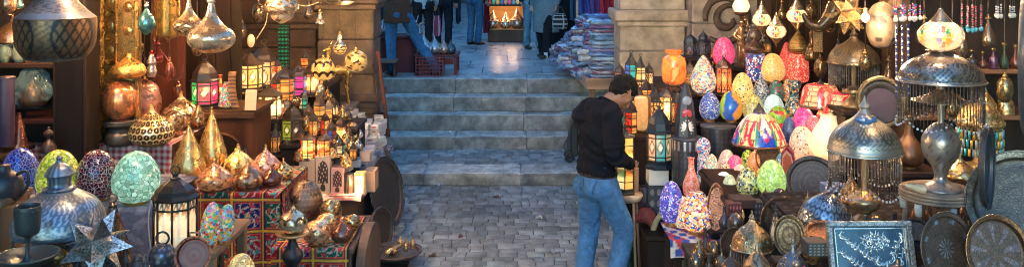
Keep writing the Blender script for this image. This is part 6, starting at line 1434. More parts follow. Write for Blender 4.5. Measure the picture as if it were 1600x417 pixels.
# --- low items: mosaic vase on cloth stool
ZV=.72
def lowstool():
    x0,x1=X(1043,6.0),X(1128,6.0); stand('low_stool',x0,x1,5.82,6.22,ZV-.008,'low dark wooden stool with turned legs under the round mosaic vase',WDK,'stool',legs=True)
    cloth('printed_scarf',x0-.02,x1+.02,5.80,6.2,ZV-.008,.10,'printed blue, white and red scarf on the stool of the mosaic vase',lambda x,s:(.05,.08,.3,0) if math.sin(x*60)*math.sin(s*50)>.1 else ((.55,.5,.45,0) if math.sin(x*31+s*20)>0 else (.4,.05,.06,0)),.012,over=.014)
lowstool()
egg(1088,300,364,56,ZV,mat=mosaic([(.8,.6,.32),(.78,.62,.38),(.7,.15,.03),(.02,.10,.45),(.8,.36,.04),(.8,.6,.35),(.3,.03,.10)],70,.6,(.7,.52,.3),.05),label='round cream mosaic vase lamp with red, blue and orange chips on the scarf',prof=[(.2,0),(.38,.10),(.5,.38),(.47,.62),(.33,.82),(.18,.92),(.2,1)],light=2)
egg(1049,282,352,38,.72,d=6.1,mat=mosaic([(.03,.05,.5),(.05,.1,.6),(.2,.05,.5),(.6,.6,.8)],95,.22,(.25,.25,.6),.04),label='vivid blue mosaic egg lamp left of the round mosaic vase')
egg(1066,305,360,30,.72,d=6.08,mat=mosaic([(.75,.6,.35),(.7,.2,.06),(.7,.65,.5)],80,.35,(.6,.5,.35),.05),label='amber and red mosaic lamp between the blue egg and the round vase')
t=thing('coral','pale branching coral standing above the round mosaic vase','ornament',P(1083,312,6.2)); k=6.2/F; m=MB((.62,.45,.38))
for a in (-.9,-.5,-.15,.2,.55,.95): m.tube(crv([(0,0,-4*k),(8*k*a,0,6*k),(19*k*a,2*k,22*k*(1-.25*abs(a)))],4),[2.4*k]*8+[1.2*k],7)
m.build('branches',MT['glaze'],t); t.location.y=6.02
tray(1119,322,13,2.8,5.85,(math.radians(84),0,-.35),'tall oval copper tray leaning right of the round mosaic vase',(.46,.19,.11),'copper_tray',None,.015,mat='hammer')
stand('tray_rest',X(1108,5.85),X(1132,5.85),5.8,5.95,P(0,360,5.85).z,'narrow dark block under the tall copper tray',WDK,'block')
# right of it posts and box
blk(1146,1182,312,326,5.5,'dark carved box on the front edge of the egg shelf',(.06,.035,.03),'carved_box','box',None,.14,'wood')
# floor: boat tray with brown leather bits, cylinder, baskets
t=thing('boat_tray','long blue-grey metal boat-shaped tray lying on the ground behind the man','tray',on(1022,405,.10)); k=t.location.y/F
m=MB((.10,.14,.16)); m.lathe([(.001,.012),(.55,.012),(.9,.06),(1.0,.10),(1.02,.10),(.92,.045),(.5,0),(.001,0)],40,n=3,cap=False); m.v=[(x*22*k,y*52*k*1.6,z) for x,y,z in m.v]; m.build('hull',MT['satin'],t); t.rotation_euler=(0,0,.25); t.location.z=.004
for i in range(9):
    tt=thing('leather_scrap',['crumpled brown leather pouch heaped in the boat tray','dark brown leather strip in the boat tray'][i%2],'leather',t.location+Vector((RN.uniform(-.05,.06),RN.uniform(-.22,.22),.05+.02*(i%3))),RN.uniform(0,3),'brown leather scraps heaped in the boat tray')
    m=MB(jit((.12,.055,.035),.4)); s=RN.random()*9
    m.grid(lambda u,v:((u-.5)*.13,(v-.5)*.17,.05*noise.noise((u*3+s,v*3,1))+.05*math.sin(u*PI)*math.sin(v*PI)),8,8); m.grid(lambda u,v:((u-.5)*.13,(v-.5)*.17,-.012+.05*noise.noise((u*3+s,v*3,1))+.05*math.sin(u*PI)*math.sin(v*PI)),8,8); m.build('scrap',MT['leather'],tt)
cyl(1063,384,430,24,None,'pale ringed tin standing on the ground under the stool',(.22,.22,.16),'ringed_tin','satin','tin',paint=pat('bands',1,7,(.22,.22,.17),(.10,.10,.08),0,.3),z=.0) if False else cyl(1063,384,424,24,6.3,'pale ringed tin standing under the scarf-covered stool',(.22,.22,.16),'ringed_tin','satin','tin',paint=pat('bands',1,7,(.22,.22,.17),(.10,.10,.08),0,.3))
stand('tin_block',X(1050,6.3),X(1077,6.3),6.2,6.45,P(0,424,6.3).z,'low block under the pale ringed tin',WDK,'block')
t=thing('red_bundle','faded red cloth bundle with a curved woven band on the low bench','bundle',P(1003,362,7.0)); k=7.0/F
m=MB((.20,.05,.045)); limb(m,[(-6*k,0,4*k),(8*k,0,8*k),(20*k,0,-8*k)],[9*k,13*k,7*k],12); o=m.build('bundle',MT['cloth'],t); remesh(o,.012,3); recolour(o,lambda c,n:(.2,.05,.045,0)); t.location.z=.50
m=MB((.30,.26,.15)); m.tube(crv([(14*k,-.07,-16*k),(22*k,-.07,6*k),(40*k,-.06,22*k)],6),4.5*k,8); m.build('woven_band',MT['cloth'],t)
# round side table by the man
t=thing('side_table','round pale-topped side table with thin legs beside the man','table',(P(980,300,6.95).x,6.95,0)); z=P(0,302,6.95).z
MB((.42,.33,.24)).lathe([(.001,z-.05),(.10,z-.05),(.118,z-.02),(.12,z),(.001,z+.001)],36,n=1).build('top',MT['wood'],t)
for a in (.4,2.0,3.6,5.2): MB((.24,.18,.12)).tube([(.08*math.cos(a),.08*math.sin(a),z-.05),(.12*math.cos(a),.12*math.sin(a),0)],.011,7).build('leg',MT['wood'],t)
lantern(977,188,302,34,d=6.95,n=6,cols=(A1,(.10,.42,.28),A1,(1,.68,.3)),lit=1.3,roof=(.06,.06,.05),label='tall lantern glowing amber and green in the bowed man\'s hands, on the side table',style='bands',top=.78,rz=.35,light=5,dome='cone')
cyl(990,262,300,16,7.02,'small wooden pestle cup on the side table',(.28,.17,.10),'wooden_cup','wood','cup')
# green carved post, black trolley
strands(985,352,408,7.05,1,[(.03,.14,.10)],'dark green carved spindle hanging below the side table',0,None,3,3,'green_spindle') if False else cyl(984,350,405,18,7.1,'dark green carved vase on the ground under the side table',(.02,.10,.07),'green_vase','engrave','vase',[(.4,0),(.5,.2),(.3,.5),(.42,.8),(.3,1)])
[o for o in COL.objects if o.name.startswith('green_vase')][-1].location.z=.0
t=thing('luggage_trolley','black folded hand trolley standing on the cobbled landing behind the man','trolley',(P(893,255,10.75).x,10.75,.137)); k=10.75/F
m=MB((.018,.02,.022)); m.box((4*k,0,33*k),(12*k,.12,52*k),.02); m.build('bag',MT['plastic'],t)
for s in(-1,1): MB((.05,.05,.055)).tube(crv([(-6*k,s*.07,2*k),(-5*k,s*.07,30*k),(1*k,s*.07,66*k)],4),.011,7).build('frame_rail',MT['satin'],t)
for s in(-1,1): m=MB((.02,.02,.02)); m.ring((-4*k,s*.09,.055),.045,.014,'y',18,8); m.build('wheel',MT['plastic'],t)
m=MB((.05,.05,.055)); m.tube(crv([(-8*k,-.08,14*k),(-12*k,-.08,24*k),(-7*k,-.08,36*k)],5),.012,6); m.build('handle',MT['satin'],t)
# ================================================================ PEOPLE
V3=Vector
def hand(m, wrist, elbow, curl, side, s=1.0):
    """palm, four unequal curled fingers and a thumb leaving the side of the palm"""
    w=V3(wrist); dr=(w-V3(elbow)).normalized(); cu=V3(curl).normalized(); cu=(cu-dr*cu.dot(dr)).normalized(); ac=dr.cross(cu)*side
    pc=w+dr*.045*s
    loft(m,[(w,.024*s,.018*s,ac,cu),(pc,.036*s,.015*s,ac,cu),(w+dr*.088*s,.038*s,.012*s,ac,cu)],14,3)
    for i,L in enumerate((.066,.074,.070,.055)):
        b=w+dr*.080*s+ac*(.028-.0185*i)*s; r=.0088*s
        k1=b+dr*L*.45*s+cu*.006*s; k2=k1+dr*L*.26*s+cu*L*.26*s; k3=k2+dr*L*.02*s+cu*L*.32*s
        limb(m,[b,k1,k2,k3],[r,r*.95,r*.88,r*.75],8,3)
    b=w+dr*.03*s+ac*.028*s; k1=b+dr*.026*s+ac*.022*s+cu*.01*s; k2=k1+dr*.028*s+cu*.014*s-ac*.002*s
    limb(m,[b,k1,k2],[.012*s,.0105*s,.0085*s],8,3)
BASE=dict(hipL=(-.09,0,.90),hipR=(.09,0,.90),kneeL=(-.10,.03,.49),kneeR=(.10,.03,.49),ankL=(-.10,-.01,.085),ankR=(.10,-.01,.085),
 waist=(0,0,1.03),chest=(0,.0,1.26),neck=(0,-.005,1.44),head=(0,.03,1.60),shL=(-.185,-.005,1.40),shR=(.185,-.005,1.40),
 elL=(-.24,-.03,1.12),elR=(.24,-.03,1.12),wrL=(-.23,.06,.88),wrR=(.23,.06,.88),nod=0.0)
def person(label,loc,rz,J={},top=(.05,.05,.06),trousers=(.05,.08,.15),shoe=(.03,.025,.02),hairc=(.006,.005,.0045),skin=(.36,.19,.12),hem=.86,sleeve=1.0,skirt=False,vox=.014,longhair=False,bulk=1.0,topname='shirt',legname='trousers',scarf=None,topm='cloth',legm='denim',main=False,sc=1.0):
    j={k:(V3(v) if not isinstance(v,float) else v) for k,v in {**BASE,**J}.items()}
    t=thing('person',label,'person',loc,rz); t.scale=(sc,)*3
    lat=(j['shR']-j['shL']).normalized(); up=(j['neck']-j['waist']).normalized(); dep=up.cross(lat).normalized(); hl=(j['hipR']-j['hipL']).normalized(); hd=V3((0,0,1)).cross(hl).normalized()
    pel=(j['hipL']+j['hipR'])/2
    # head frame
    nd=j['nod']; hf=(dep*math.cos(nd)-up*math.sin(nd)).normalized(); hu=(up*math.cos(nd)+dep*math.sin(nd)).normalized(); hr=lat
    b=MB(skin)
    loft(b,[(pel+V3((0,0,-.06)),.13,.09,hl,hd),(pel+V3((0,0,.06)),.135,.095,hl,hd),(j['waist'],.115,.085,lat,dep),(j['chest'],.14,.095,lat,dep),(j['neck']-up*.03,.10,.06,lat,dep),(j['neck']+up*.02,.058,.058,lat,dep)],18)
    for s in 'LR':
        limb(b,[j['hip'+s],j['knee'+s],j['ank'+s]],[.075,.047,.035],12)
        limb(b,[j['sh'+s],j['el'+s],j['wr'+s]],[.045,.038,.027],10)
        hand(b,j['wr'+s],j['el'+s],(dep*.8-lat*(1 if s=='R' else -1)*.6),1 if s=='L' else -1)
    hc=j['head']
    limb(b,[j['neck']-up*.03,j['neck']+up*.04,hc-hu*.06],[.062,.055,.052],12)
    # skull, jaw, face
    loft(b,[(hc-hu*.125+hf*.045,.030,.028,hr,hf),(hc-hu*.105+hf*.035,.046,.05,hr,hf),(hc-hu*.06+hf*.02,.062,.075,hr,hf),(hc-hu*.0+hf*.008,.072,.092,hr,hf),(hc+hu*.05,.074,.097,hr,hf),(hc+hu*.095-hf*.008,.058,.078,hr,hf),(hc+hu*.12-hf*.01,.022,.03,hr,hf)],20,4)
    limb(b,[hc+hu*.018+hf*.096,hc-hu*.012+hf*.113,hc-hu*.030+hf*.118],[.010,.013,.0145],8,3)   # nose
    for s in(-1,1):
        b.ball(hc-hu*.034+hf*.106+hr*s*.012,.009,8,6)
        limb(b,[hc+hu*.032+hf*.088+hr*s*.012,hc+hu*.034+hf*.082+hr*s*.045],[.009,.008],8,2)     # brow
        limb(b,[hc-hu*.01+hf*.070+hr*s*.045,hc-hu*.02+hf*.06+hr*s*.055],[.018,.016],8,2)        # cheek
        e=hc-hu*.012-hf*.006+hr*s*.074
        limb(b,[e+hu*.028-hf*.012,e+hr*s*.008,e-hu*.026],[.014,.013,.009],8,3)                  # ear
    limb(b,[hc-hu*.066+hf*.092-hr*.02,hc-hu*.066+hf*.101,hc-hu*.066+hf*.092+hr*.02],[.007,.009,.007],8,3)
    limb(b,[hc-hu*.080+hf*.09-hr*.016,hc-hu*.081+hf*.097,hc-hu*.080+hf*.09+hr*.016],[.007,.010,.007],8,3)
    b.ball(hc-hu*.112+hf*.072,.022,10,8)
    o=b.build('body',MT['skin'],t); remesh(o,vox*(.5 if main else .8),3)
    eyes=[hc+hu*.012+hf*.090+hr*s*.032 for s in(-1,1)]; mth=hc-hu*.073+hf*.1; beard=hc-hu*.09+hf*.06
    def rc(c,n):
        for e in eyes:
            if (c-e).length<.014: return (.03,.02,.018,0)
        if (c-mth).length<.024: return (skin[0]*.75,skin[1]*.5,skin[2]*.5,0)
        if main and (c-beard).length<.07 and (c-hc).dot(hu)<-.045: return (skin[0]*.72,skin[1]*.70,skin[2]*.70,0)
        if main:
            for s in(-1,1):
                q=c-(hc+hu*.034+hf*.088+hr*s*.03)
                if abs(q.dot(hu))<.006 and abs(q.dot(hr))<.026 and q.dot(hf)>-.02: return (.03,.02,.018,0)
        return tuple(skin)+(0,)
    recolour(o,rc)
    # hair
    h=MB(hairc); rr=random.Random(3)
    for i in range(420 if main else 90):
        v=V3((rr.gauss(0,1),rr.gauss(0,1),rr.gauss(0,1))).normalized()
        if v.z<-.93 or (v.z<-.55 and v.y>-.25) or (v.y>.55 and v.z<.42) or (v.y>.12 and v.z<-.02+.25*v.y) : continue
        p=hc+hu*(.030+.100*v.z)+hr*(.080*v.x)+hf*(.099*v.y-.006)
        h.ball(p,rr.uniform(.009,.024),7,5)
    loft(h,[(hc-hu*.05-hf*.060,.05,.035,hr,hf),(hc+hu*.03-hf*.036,.076,.066,hr,hf),(hc+hu*.085-hf*.018,.068,.076,hr,hf),(hc+hu*.13-hf*.01,.03,.04,hr,hf)],16,3)
    if longhair: loft(h,[(hc+hu*.05-hf*.05,.08,.06,hr,hf),(j['neck']-dep*.06,.10,.05,lat,dep),(j['chest']-dep*.10,.09,.03,lat,dep)],14,3)
    o=h.build('hair',MT['hair'],t); remesh(o,.006 if main else .013,0 if main else 1); recolour(o,lambda c,n:tuple(hairc)+(0,))
    # trousers or skirt
    q=MB(trousers); B=bulk
    loft(q,[(pel+V3((0,0,-.10)),.155*B,.115*B,hl,hd),(pel+V3((0,0,.0)),.165*B,.122*B,hl,hd),(pel+V3((0,0,.07)),.155*B,.112*B,hl,hd),(j['waist']+up*.015-up*.0,.142*B,.105*B,lat,dep)],20,3)
    bt=hd*(-.085)
    for s in(-1,1): q.ball(pel+hl*s*.07+bt*.75+V3((0,0,-.05)),.082*B,12,8)
    if skirt:
        mid=(j['kneeL']+j['kneeR'])/2; lo=(j['ankL']+j['ankR'])/2
        loft(q,[(pel,.17,.13,hl,hd),(mid,.20,.19,hl,hd),(lo+V3((0,0,.05)),.25,.24,hl,hd)],24,4)
    else:
        for s in 'LR':
            a=j['ank'+s]; kn=j['knee'+s]; hp=j['hip'+s]
            limb(q,[hp+V3((0,0,-.01)),hp*.5+kn*.5,kn,kn*.5+a*.5+(a-kn).normalized()*0,a+V3((0,0,.0))],[.099*B,.084*B,.070*B,.066*B,.068*B],16)
    lg=o=q.build(legname,MT[legm],t); remesh(o,vox*(.55 if main else 1),2)
    kn=[j['kneeL'],j['kneeR']]; an=[j['ankL'],j['ankR']]; hp=[j['hipL'],j['hipR']]
    def fold(c):
        f=0
        for k_ in kn: 
            dd=(c-k_).length
            if dd<.26: f+=.006*math.sin(70*c.z+18*c.x+22*noise.noise(c*9))*(1-dd/.26)
        for k_ in an:
            dd=(c-k_).length
            if dd<.2: f+=.008*math.sin(95*c.z+14*c.y+15*noise.noise(c*8))*(1-dd/.2)
        dd=(c-(pel+V3((0,0,-.12)))).length
        if dd<.25: f+=.006*math.sin(60*c.z+45*abs(c.x)+14*noise.noise(c*7))*(1-dd/.25)
        return f+.004*noise.noise(c*18)
    displace(o,fold)
    def jc(c,n):
        k=1+.35*noise.noise(c*5)
        fz=c.z
        if main and .45<fz<.86 and n.dot(hd)>.1: k*=1.35      # worn, faded thighs
        if main and n.dot(hd)<-.2 and .80<fz<.92:
            for s in(-1,1):
                x=(c-pel).dot(hl)-s*.075
                if abs(abs(x)-.058)<.005 and .82<fz: k*=.5
        return tuple(min(1,x*k) for x in trousers)+(0,)
    recolour(o,jc)
    for s in 'LR':
        a=j['ank'+s]; fw=V3((hd.x,hd.y,0)).normalized()
        f=j.get('toe'+s)
        fw=(V3(f)-a).normalized() if f is not None else fw
        side=V3((fw.y,-fw.x,0)).normalized() if abs(fw.z)<.95 else hl
        upz=fw.cross(side)*-1
        m=MB(shoe); z0=V3((0,0,-.05))
        loft(m,[(a+z0-fw*.055,.030,.028,side,upz),(a+z0-fw*.02+V3((0,0,.012)),.038,.046,side,upz),(a+z0+fw*.07,.043,.034,side,upz),(a+z0+fw*.15+V3((0,0,-.010)),.046,.024,side,upz),(a+z0+fw*.20+V3((0,0,-.014)),.024,.016,side,upz)],16,3)
        o=m.build('shoe',MT['leather'],t)
    # top
    q=MB(top); hz=hem
    cen=pel.copy(); cen.z=hz
    hb=1.22 if hz<.79 else 1.0
    loft(q,[(cen,.168*B*hb,.128*B*hb,hl,hd),(j['waist']-up*.03,.158*B*hb,.122*B*hb,lat,dep),(j['waist']+up*.08,.160*B*hb,.124*B*hb,lat,dep),(j['chest'],.180*B,.135*B,lat,dep),(j['chest']+up*.09,.175*B,.118*B,lat,dep),(j['neck']-up*.04,.125*B,.088,lat,dep),(j['neck']+up*.018,.068,.068,lat,dep)],24,4)
    for s in 'LR': limb(q,[j['neck']-up*.045,(j['neck']-up*.06)*.45+(j['sh'+s])*.55,j['sh'+s]],[.07,.078*B,.072*B],12)
    if main:
        q.ball((j['shL']+j['neck'])*.5-dep*.045-up*.04,.115,14,10); q.ball(j['shL']*.5+j['chest']*.5-dep*.04+up*.02,.13,14,10); q.ball((j['shR']+j['neck'])*.5-dep*.05-up*.05,.11,14,10)
    if main: loft(q,[(j['shL']-up*.02,.05,.06,dep,up),((j['shL']+j['shR'])/2-dep*.055-up*.01,.08,.10,dep,up),(j['shR']-up*.02,.05,.06,dep,up)],16,4)
    for s in 'LR':
        sh,el,wr=j['sh'+s],j['el'+s],j['wr'+s]
        if sleeve>.6: limb(q,[sh,sh*.5+el*.5,el,el*.45+wr*.55,wr-(wr-el).normalized()*.015],[.075*B,.068*B,.060*B,.050*B,.042*B],14)
        else: limb(q,[sh,sh*.4+el*.6],[.075*B,.066*B],14)
    tp=o=q.build(topname,MT[topm],t); remesh(o,vox*(.55 if main else 1),2)
    els=[j['elL'],j['elR']]
    def sf(c):
        f=(.013 if main else .007)*noise.noise(V3((c.x*7,c.y*7,c.z*13)))+(.008*math.sin(46*(c.z+.5*c.x-.3*c.y)+9*noise.noise(c*4)) if main else 0)
        for e in els:
            dd=(c-e).length
            if dd<.2: f+=.009*math.sin(80*c.z+26*c.y+14*noise.noise(c*8))*(1-dd/.2)
        dd=(c-j['waist']).length
        if dd<.3: f+=.007*math.sin(34*c.z+26*c.x+20*noise.noise(c*5))*(1-dd/.3)
        return f
    displace(o,sf); recolour(o,lambda c,n:tuple(x*(1+.2*noise.noise(c*6)) for x in top)+(0,))
    if main:
        m=MB((.014,.008,.006))
        n_=40; w=j['waist']-up*.06
        pts=[pel+V3((0,0,.062))+hl*.161*B*math.cos(2*PI*i/n_)+hd*.118*B*math.sin(2*PI*i/n_) for i in range(n_)]
        for dz in (-.012,0,.012): m.tube([p+V3((0,0,dz)) for p in pts],.007,6,True)
        m.build('belt',MT['leather'],lg)
        m=MB(top); m.tube([j['neck']+up*.028+lat*.066*math.cos(2*PI*i/24)+dep*.070*math.sin(2*PI*i/24)-up*.022*math.sin(2*PI*i/24) for i in range(24)],.013,8,True); m.build('collar',MT['cloth'],tp)
    return t,j,dict(lat=lat,dep=dep,pel=pel)

# --- the man in the foreground (local: faces +Y, his right is +X)
manJ=dict(hipL=(-.09,0,.89),hipR=(.09,.01,.89),kneeL=(-.11,.00,.50),kneeR=(.11,.17,.515),ankL=(-.12,-.06,.085),ankR=(.12,.075,.085),
 waist=(0,.005,1.00),chest=(0,.015,1.235),neck=(0,.10,1.435),head=(0,.215,1.53),shL=(-.155,.02,1.385),shR=(.19,.02,1.395),
 elL=(-.19,.05,1.12),elR=(.255,.015,1.12),wrL=(-.09,.235,1.00),wrR=(.09,.225,1.01),nod=.72)
mx=(932-800)/209.0
person('man in loose black shirt and blue jeans bowing his curly head over a lantern',(mx,6.7,0),math.radians(-66),manJ,top=(.0075,.0085,.012),trousers=(.05,.135,.27),shoe=(.03,.02,.015),skin=(.30,.145,.085),hem=.955,vox=.011,main=True,bulk=1.1)
# --- people up on the plaza
PZ=.905
def up(px,feet,d=None): 
    d=d or (H-PZ)*F/(feet-YH); return (X(px,d),d,PZ)
person('man in brown jacket and jeans bending over the plaza trinket table, one leg stretched out',up(622,117),math.radians(35),dict(kneeR=(.24,-.12,.50),ankR=(.42,-.36,.085),chest=(0,.12,1.22),waist=(0,.03,1.0),neck=(0,.24,1.36),head=(0,.34,1.48),shL=(-.19,.22,1.33),shR=(.19,.22,1.33),elL=(-.24,.36,1.10),elR=(.24,.36,1.10),wrL=(-.14,.56,1.06),wrR=(.14,.56,1.06),nod=.6),top=(.075,.042,.028),trousers=(.035,.13,.25),hem=.74,topname='jacket',bulk=1.06)
person('person in pale grey shirt and black trousers standing behind the silver lamps',up(661,88),math.radians(10),{},top=(.30,.34,.38),trousers=(.014,.015,.018),hem=.80,legm='cloth',longhair=True)
person('person in black clothes carrying a red striped bag beside the silver lamps',up(692,80),math.radians(-15),dict(wrL=(-.24,.02,.84)),top=(.018,.018,.022),trousers=(.014,.016,.024),hem=.82,legm='cloth')
person('distant person in dark grey trousers walking away across the plaza',up(710,38),math.radians(5),dict(kneeR=(.1,.08,.5),ankR=(.10,.10,.085)),top=(.03,.03,.035),trousers=(.035,.04,.045),legm='cloth',vox=.018)
person('man in blue jeans and blue top with bare forearms before the lit lamp niche',up(741,70),math.radians(-40),dict(wrR=(.25,.08,.86),kneeR=(.1,.05,.49)),top=(.05,.16,.34),trousers=(.04,.12,.22),hem=.84,sleeve=.4,shoe=(.012,.012,.014))
person('person in faded blue jeans and black jacket behind the woman in the grey shawl',up(831,76),math.radians(200),dict(kneeL=(-.1,.1,.5),ankL=(-.1,.12,.085)),top=(.018,.02,.026),trousers=(.10,.23,.32),hem=.80)
person('woman in long grey shawl and black trousers by the cloth stall, bag at her side',up(853,89),math.radians(150),dict(kneeL=(-.1,.12,.5),ankL=(-.11,.20,.085),ankR=(.1,-.10,.085)),top=(.10,.15,.18),trousers=(.010,.011,.014),hem=.42,legm='cloth',longhair=True,topname='shawl',bulk=1.18)
person('person in a long black robe standing behind the cloth stall',up(882,82),math.radians(170),{},top=(.012,.013,.016),trousers=(.010,.010,.013),skirt=True,hem=.80,legm='cloth',legname='robe',longhair=True)
def shbag(px,yt,yb,w,d,lb,paint,nm='handbag'):
    p=P(px,yb,d); k=d/F; t=thing(nm,lb,'bag',p); Wd,h=w*k,(yb-yt)*k
    m=MB(); m.lathe([(Wd*.30,0),(Wd*.46,h*.12),(Wd*.5,h*.5),(Wd*.40,h*.85),(Wd*.34,h)],40,paint,n=5,sq=.45); m.build('bag_body',MT['cloth'],t)
    m=MB((.04,.03,.03)); m.tube(crv([(-Wd*.3,0,h*.95),(-Wd*.1,0,h*1.4),(Wd*.1,0,h*1.4),(Wd*.3,0,h*.95)],5),.008,6); m.build('strap',MT['leather'],t)
shbag(683,25,57,13,15.7,'red, white and blue striped bag hanging from the hand of the person in black',lambda u,v:[(.45,.05,.07,0),(.55,.5,.5,0),(.4,.05,.07,0),(.08,.08,.25,0)][int(u*16)%4])
shbag(875,22,46,24,14.6,'black bag with white plaid lines at the side of the woman in the shawl',lambda u,v:(.35,.38,.4,0) if (fr(u*11)<.14 or fr(v*5)<.16) else (.02,.022,.026,0))
# ================================================================ PLAZA STALLS
D1=12.62
stand('trinket_table',X(572,13.2),X(652,13.2),12.95,13.6,P(0,57,13).z,'dark red trinket table behind the bending man on the plaza',(.09,.02,.022),'table',zb=PZ)
stand('silver_bench',X(648,12.9),X(717,12.9),12.75,13.3,P(0,84,12.9).z,'narrow bench with dark red legs under the silver onion lamps',(.11,.03,.03),'bench',zb=PZ,legs=True)
t=thing('plastic_crate','dark red lattice crate standing under the silver onion lamps','crate',(X(671,12.6),12.6,PZ)); k=12.6/F
m=MB((.17,.025,.03)); w,h=42*k,29*k
for i in range(6): m.box((0,0,h*i/5*.98+.008),(w,.018,.014),.002)
for i in range(9): m.box((-w/2+w*i/8,.004,h/2),(.014,.016,h),.002)
for s in(-1,1): m.box((s*w/2,.14,h/2),(.016,.28,h),.002)
m.box((0,.28,h/2),(w,.016,h)); m.build('lattice',MT['plastic'],t)
zl=P(0,84,12.9).z
for x,w,h,c,lb in [(662,24,33,(.42,.43,.43),'silver onion lamp on the plaza bench, leftmost and largest'),(679,23,28,(.40,.40,.40),'silver onion lamp on the plaza bench, between the large one and the copper one'),(693,19,24,(.50,.30,.22),'coppery onion lamp on the plaza bench'),(704,17,22,(.10,.12,.13),'dark metal onion lamp at the right end of the plaza bench')]:
    p=P(x,86,12.85); t=thing('onion_lamp',lb,'lamp',(p.x,12.85,zl)); k=12.85/F; MB(c).lathe(sp(ONION,w*k,h*k),36,n=5).build('shell',MT['metal'],t)
for i,(x,yb,h,lb) in enumerate([(642,57,18,'small silver horned animal figure on the trinket table, leftmost'),(650,60,16,'small silver vase among the animal figures on the trinket table'),(655,57,20,'small silver horned animal figure behind the onion lamps'),(583,57,28,'silver jug at the left end of the trinket table'),(592,57,22,'small dull silver pot beside the jug on the trinket table'),(598,58,26,'tall silver pot behind the bending man'),(576,57,36,'large tarnished pot partly hidden by the left pillar'),(646,56,24,'silver candlestick behind the horned animal figures')]):
    t=thing('silver_trinket',lb,'trinket',(X(x,13.1),13.05+.03*(i%3),P(0,57,13).z)); k=13.1/F; c=jit((.30,.30,.29),.3); MB(c).lathe(sp([BOTTLE,ONION,DROP,BALL][i%4],12*k,h*k),18,n=3).build('body',MT['metal'],t)
    if 'animal' in lb: m=MB(c); [m.tube(crv([(0,0,h*.7*k),(s*5*k,0,h*.95*k),(s*8*k,0,h*1.3*k)],4),[2*k]*5+[1*k]*4,6) for s in(-1,1)]; m.build('horns',MT['metal'],t)
t=thing('board_table','plain pale board on a trestle beside the pillar on the plaza','table',(X(603,12.45),12.45,PZ)); z=P(0,96,12.5).z-PZ
MB((.22,.17,.13)).box((0,.12,z),(33*12.5/F,.30,.03),.004).build('top',MT['woodh'],t)
for s in(-1,1): MB((.1,.06,.04)).box((s*.11,.15,z/2-.01),(.03,.22,z-.03)).build('leg',MT['wood'],t)
# lit niche with three lamps
dn=(H-PZ)*F/(66-YH); k=dn/F
t=thing('lamp_niche','wooden stall front with a lit niche far back on the plaza','stall',(X(791,dn),dn,PZ))
m=MB((.12,.07,.045)); m.box((0,.35,9*k),(58*k,.7,18*k),.01); m.build('counter',MT['wood'],t)
MB((.30,.16,.07)).box((0,.78,48*k),(58*k,.04,80*k)).build('back_panel',MT['woodh'],t)
for s in(-1,1): MB((.10,.055,.035)).box((s*28.5*k,.4,58*k),(3*k,.75,80*k),.004).build('side_panel',MT['wood'],t)
MB((.42,.24,.11)).box((0,.35,18*k+.012),(59*k,.74,.02),.003).build('shelf_board',MT['woodh'],t)
MB((.09,.05,.035)).box((0,.35,57*k),(58*k,.7,2.5*k),.003).build('upper_shelf',MT['woodh'],t)
for x,h,w,lb in [(770,29,21,'silver teardrop lamp at the left of the lit plaza niche'),(790,25,19,'smaller silver teardrop lamp in the middle of the lit plaza niche'),(808,31,22,'silver teardrop lamp at the right of the lit plaza niche')]:
    q=thing('teardrop_lamp',lb,'lamp',(X(x,dn+.3),dn+.3,PZ+18*k+.022)); kk=(dn+.3)/F; MB((.62,.52,.42)).lathe(sp([(.25,0),(.44,.1),(.5,.24),(.46,.38),(.5,.42),(.40,.5),(.15,.75),(.03,1)],w*kk,h*kk),36,n=5).build('shell',MT['metal'],q)
bulb((X(800,dn),dn+.3,PZ+50*k),2.2,(1,.6,.28)); bulb((X(778,dn),dn+.3,PZ+50*k),1.8,(1,.6,.28))
for i in range(9):
    c=[(.6,.05,.05),(.05,.4,.3),(.6,.4,.1),(.05,.15,.4),(.5,.3,.2),(.6,.1,.2),(.1,.35,.4),(.6,.5,.3),(.7,.35,.05)][i]; x=765+i*6.3
    q=thing('glass_trinket',['red','teal','amber','blue','tan','crimson','sea green','cream','orange'][i]+' glass trinket on the upper shelf of the plaza niche','trinket',(X(x,dn+.1),dn+.1,PZ+58.3*k)); MB(c,.5).lathe(sp([BOTTLE,BALL,ONION][i%3],5.5*k,11*k),14,n=3).build('body',MT['glass'],q)
# cloth stall
t=thing('cloth_counter','long wooden tray counter heaped with wrapped textiles by the right pillar','counter',(.90,10.6,0),math.radians(2)); 
MB((.30,.20,.12)).box((.40,1.5,1.03),(.8,3.0,.03),.004).build('tray_floor',MT['woodh'],t)
m=MB((.34,.22,.14)); m.box((.40,-.012,1.075),(.82,.024,.13),.004); m.box((-.012,1.5,1.075),(.024,3.02,.13),.004); m.build('tray_rim',MT['woodh'],t)
for (x,y) in ((.06,.1),(.06,2.8),(.7,.1),(.7,2.8)): MB((.14,.09,.06)).box((x,y,.50),(.06,.06,1.0),.004).build('leg',MT['wood'],t)
PK=[(.20,.29,.37),(.06,.11,.26),(.17,.06,.14),(.32,.34,.38),(.10,.18,.28),(.06,.06,.09),(.20,.18,.32),(.15,.23,.35),(.34,.35,.37),(.15,.06,.09)]
MT['wrap']=fam('plastic_wrapped_cloth',.28,0,.2,14,.5,22,coat=.6)
cn=['pale blue','navy','crimson','white','steel blue','black','pink','grey-blue','ivory','maroon']
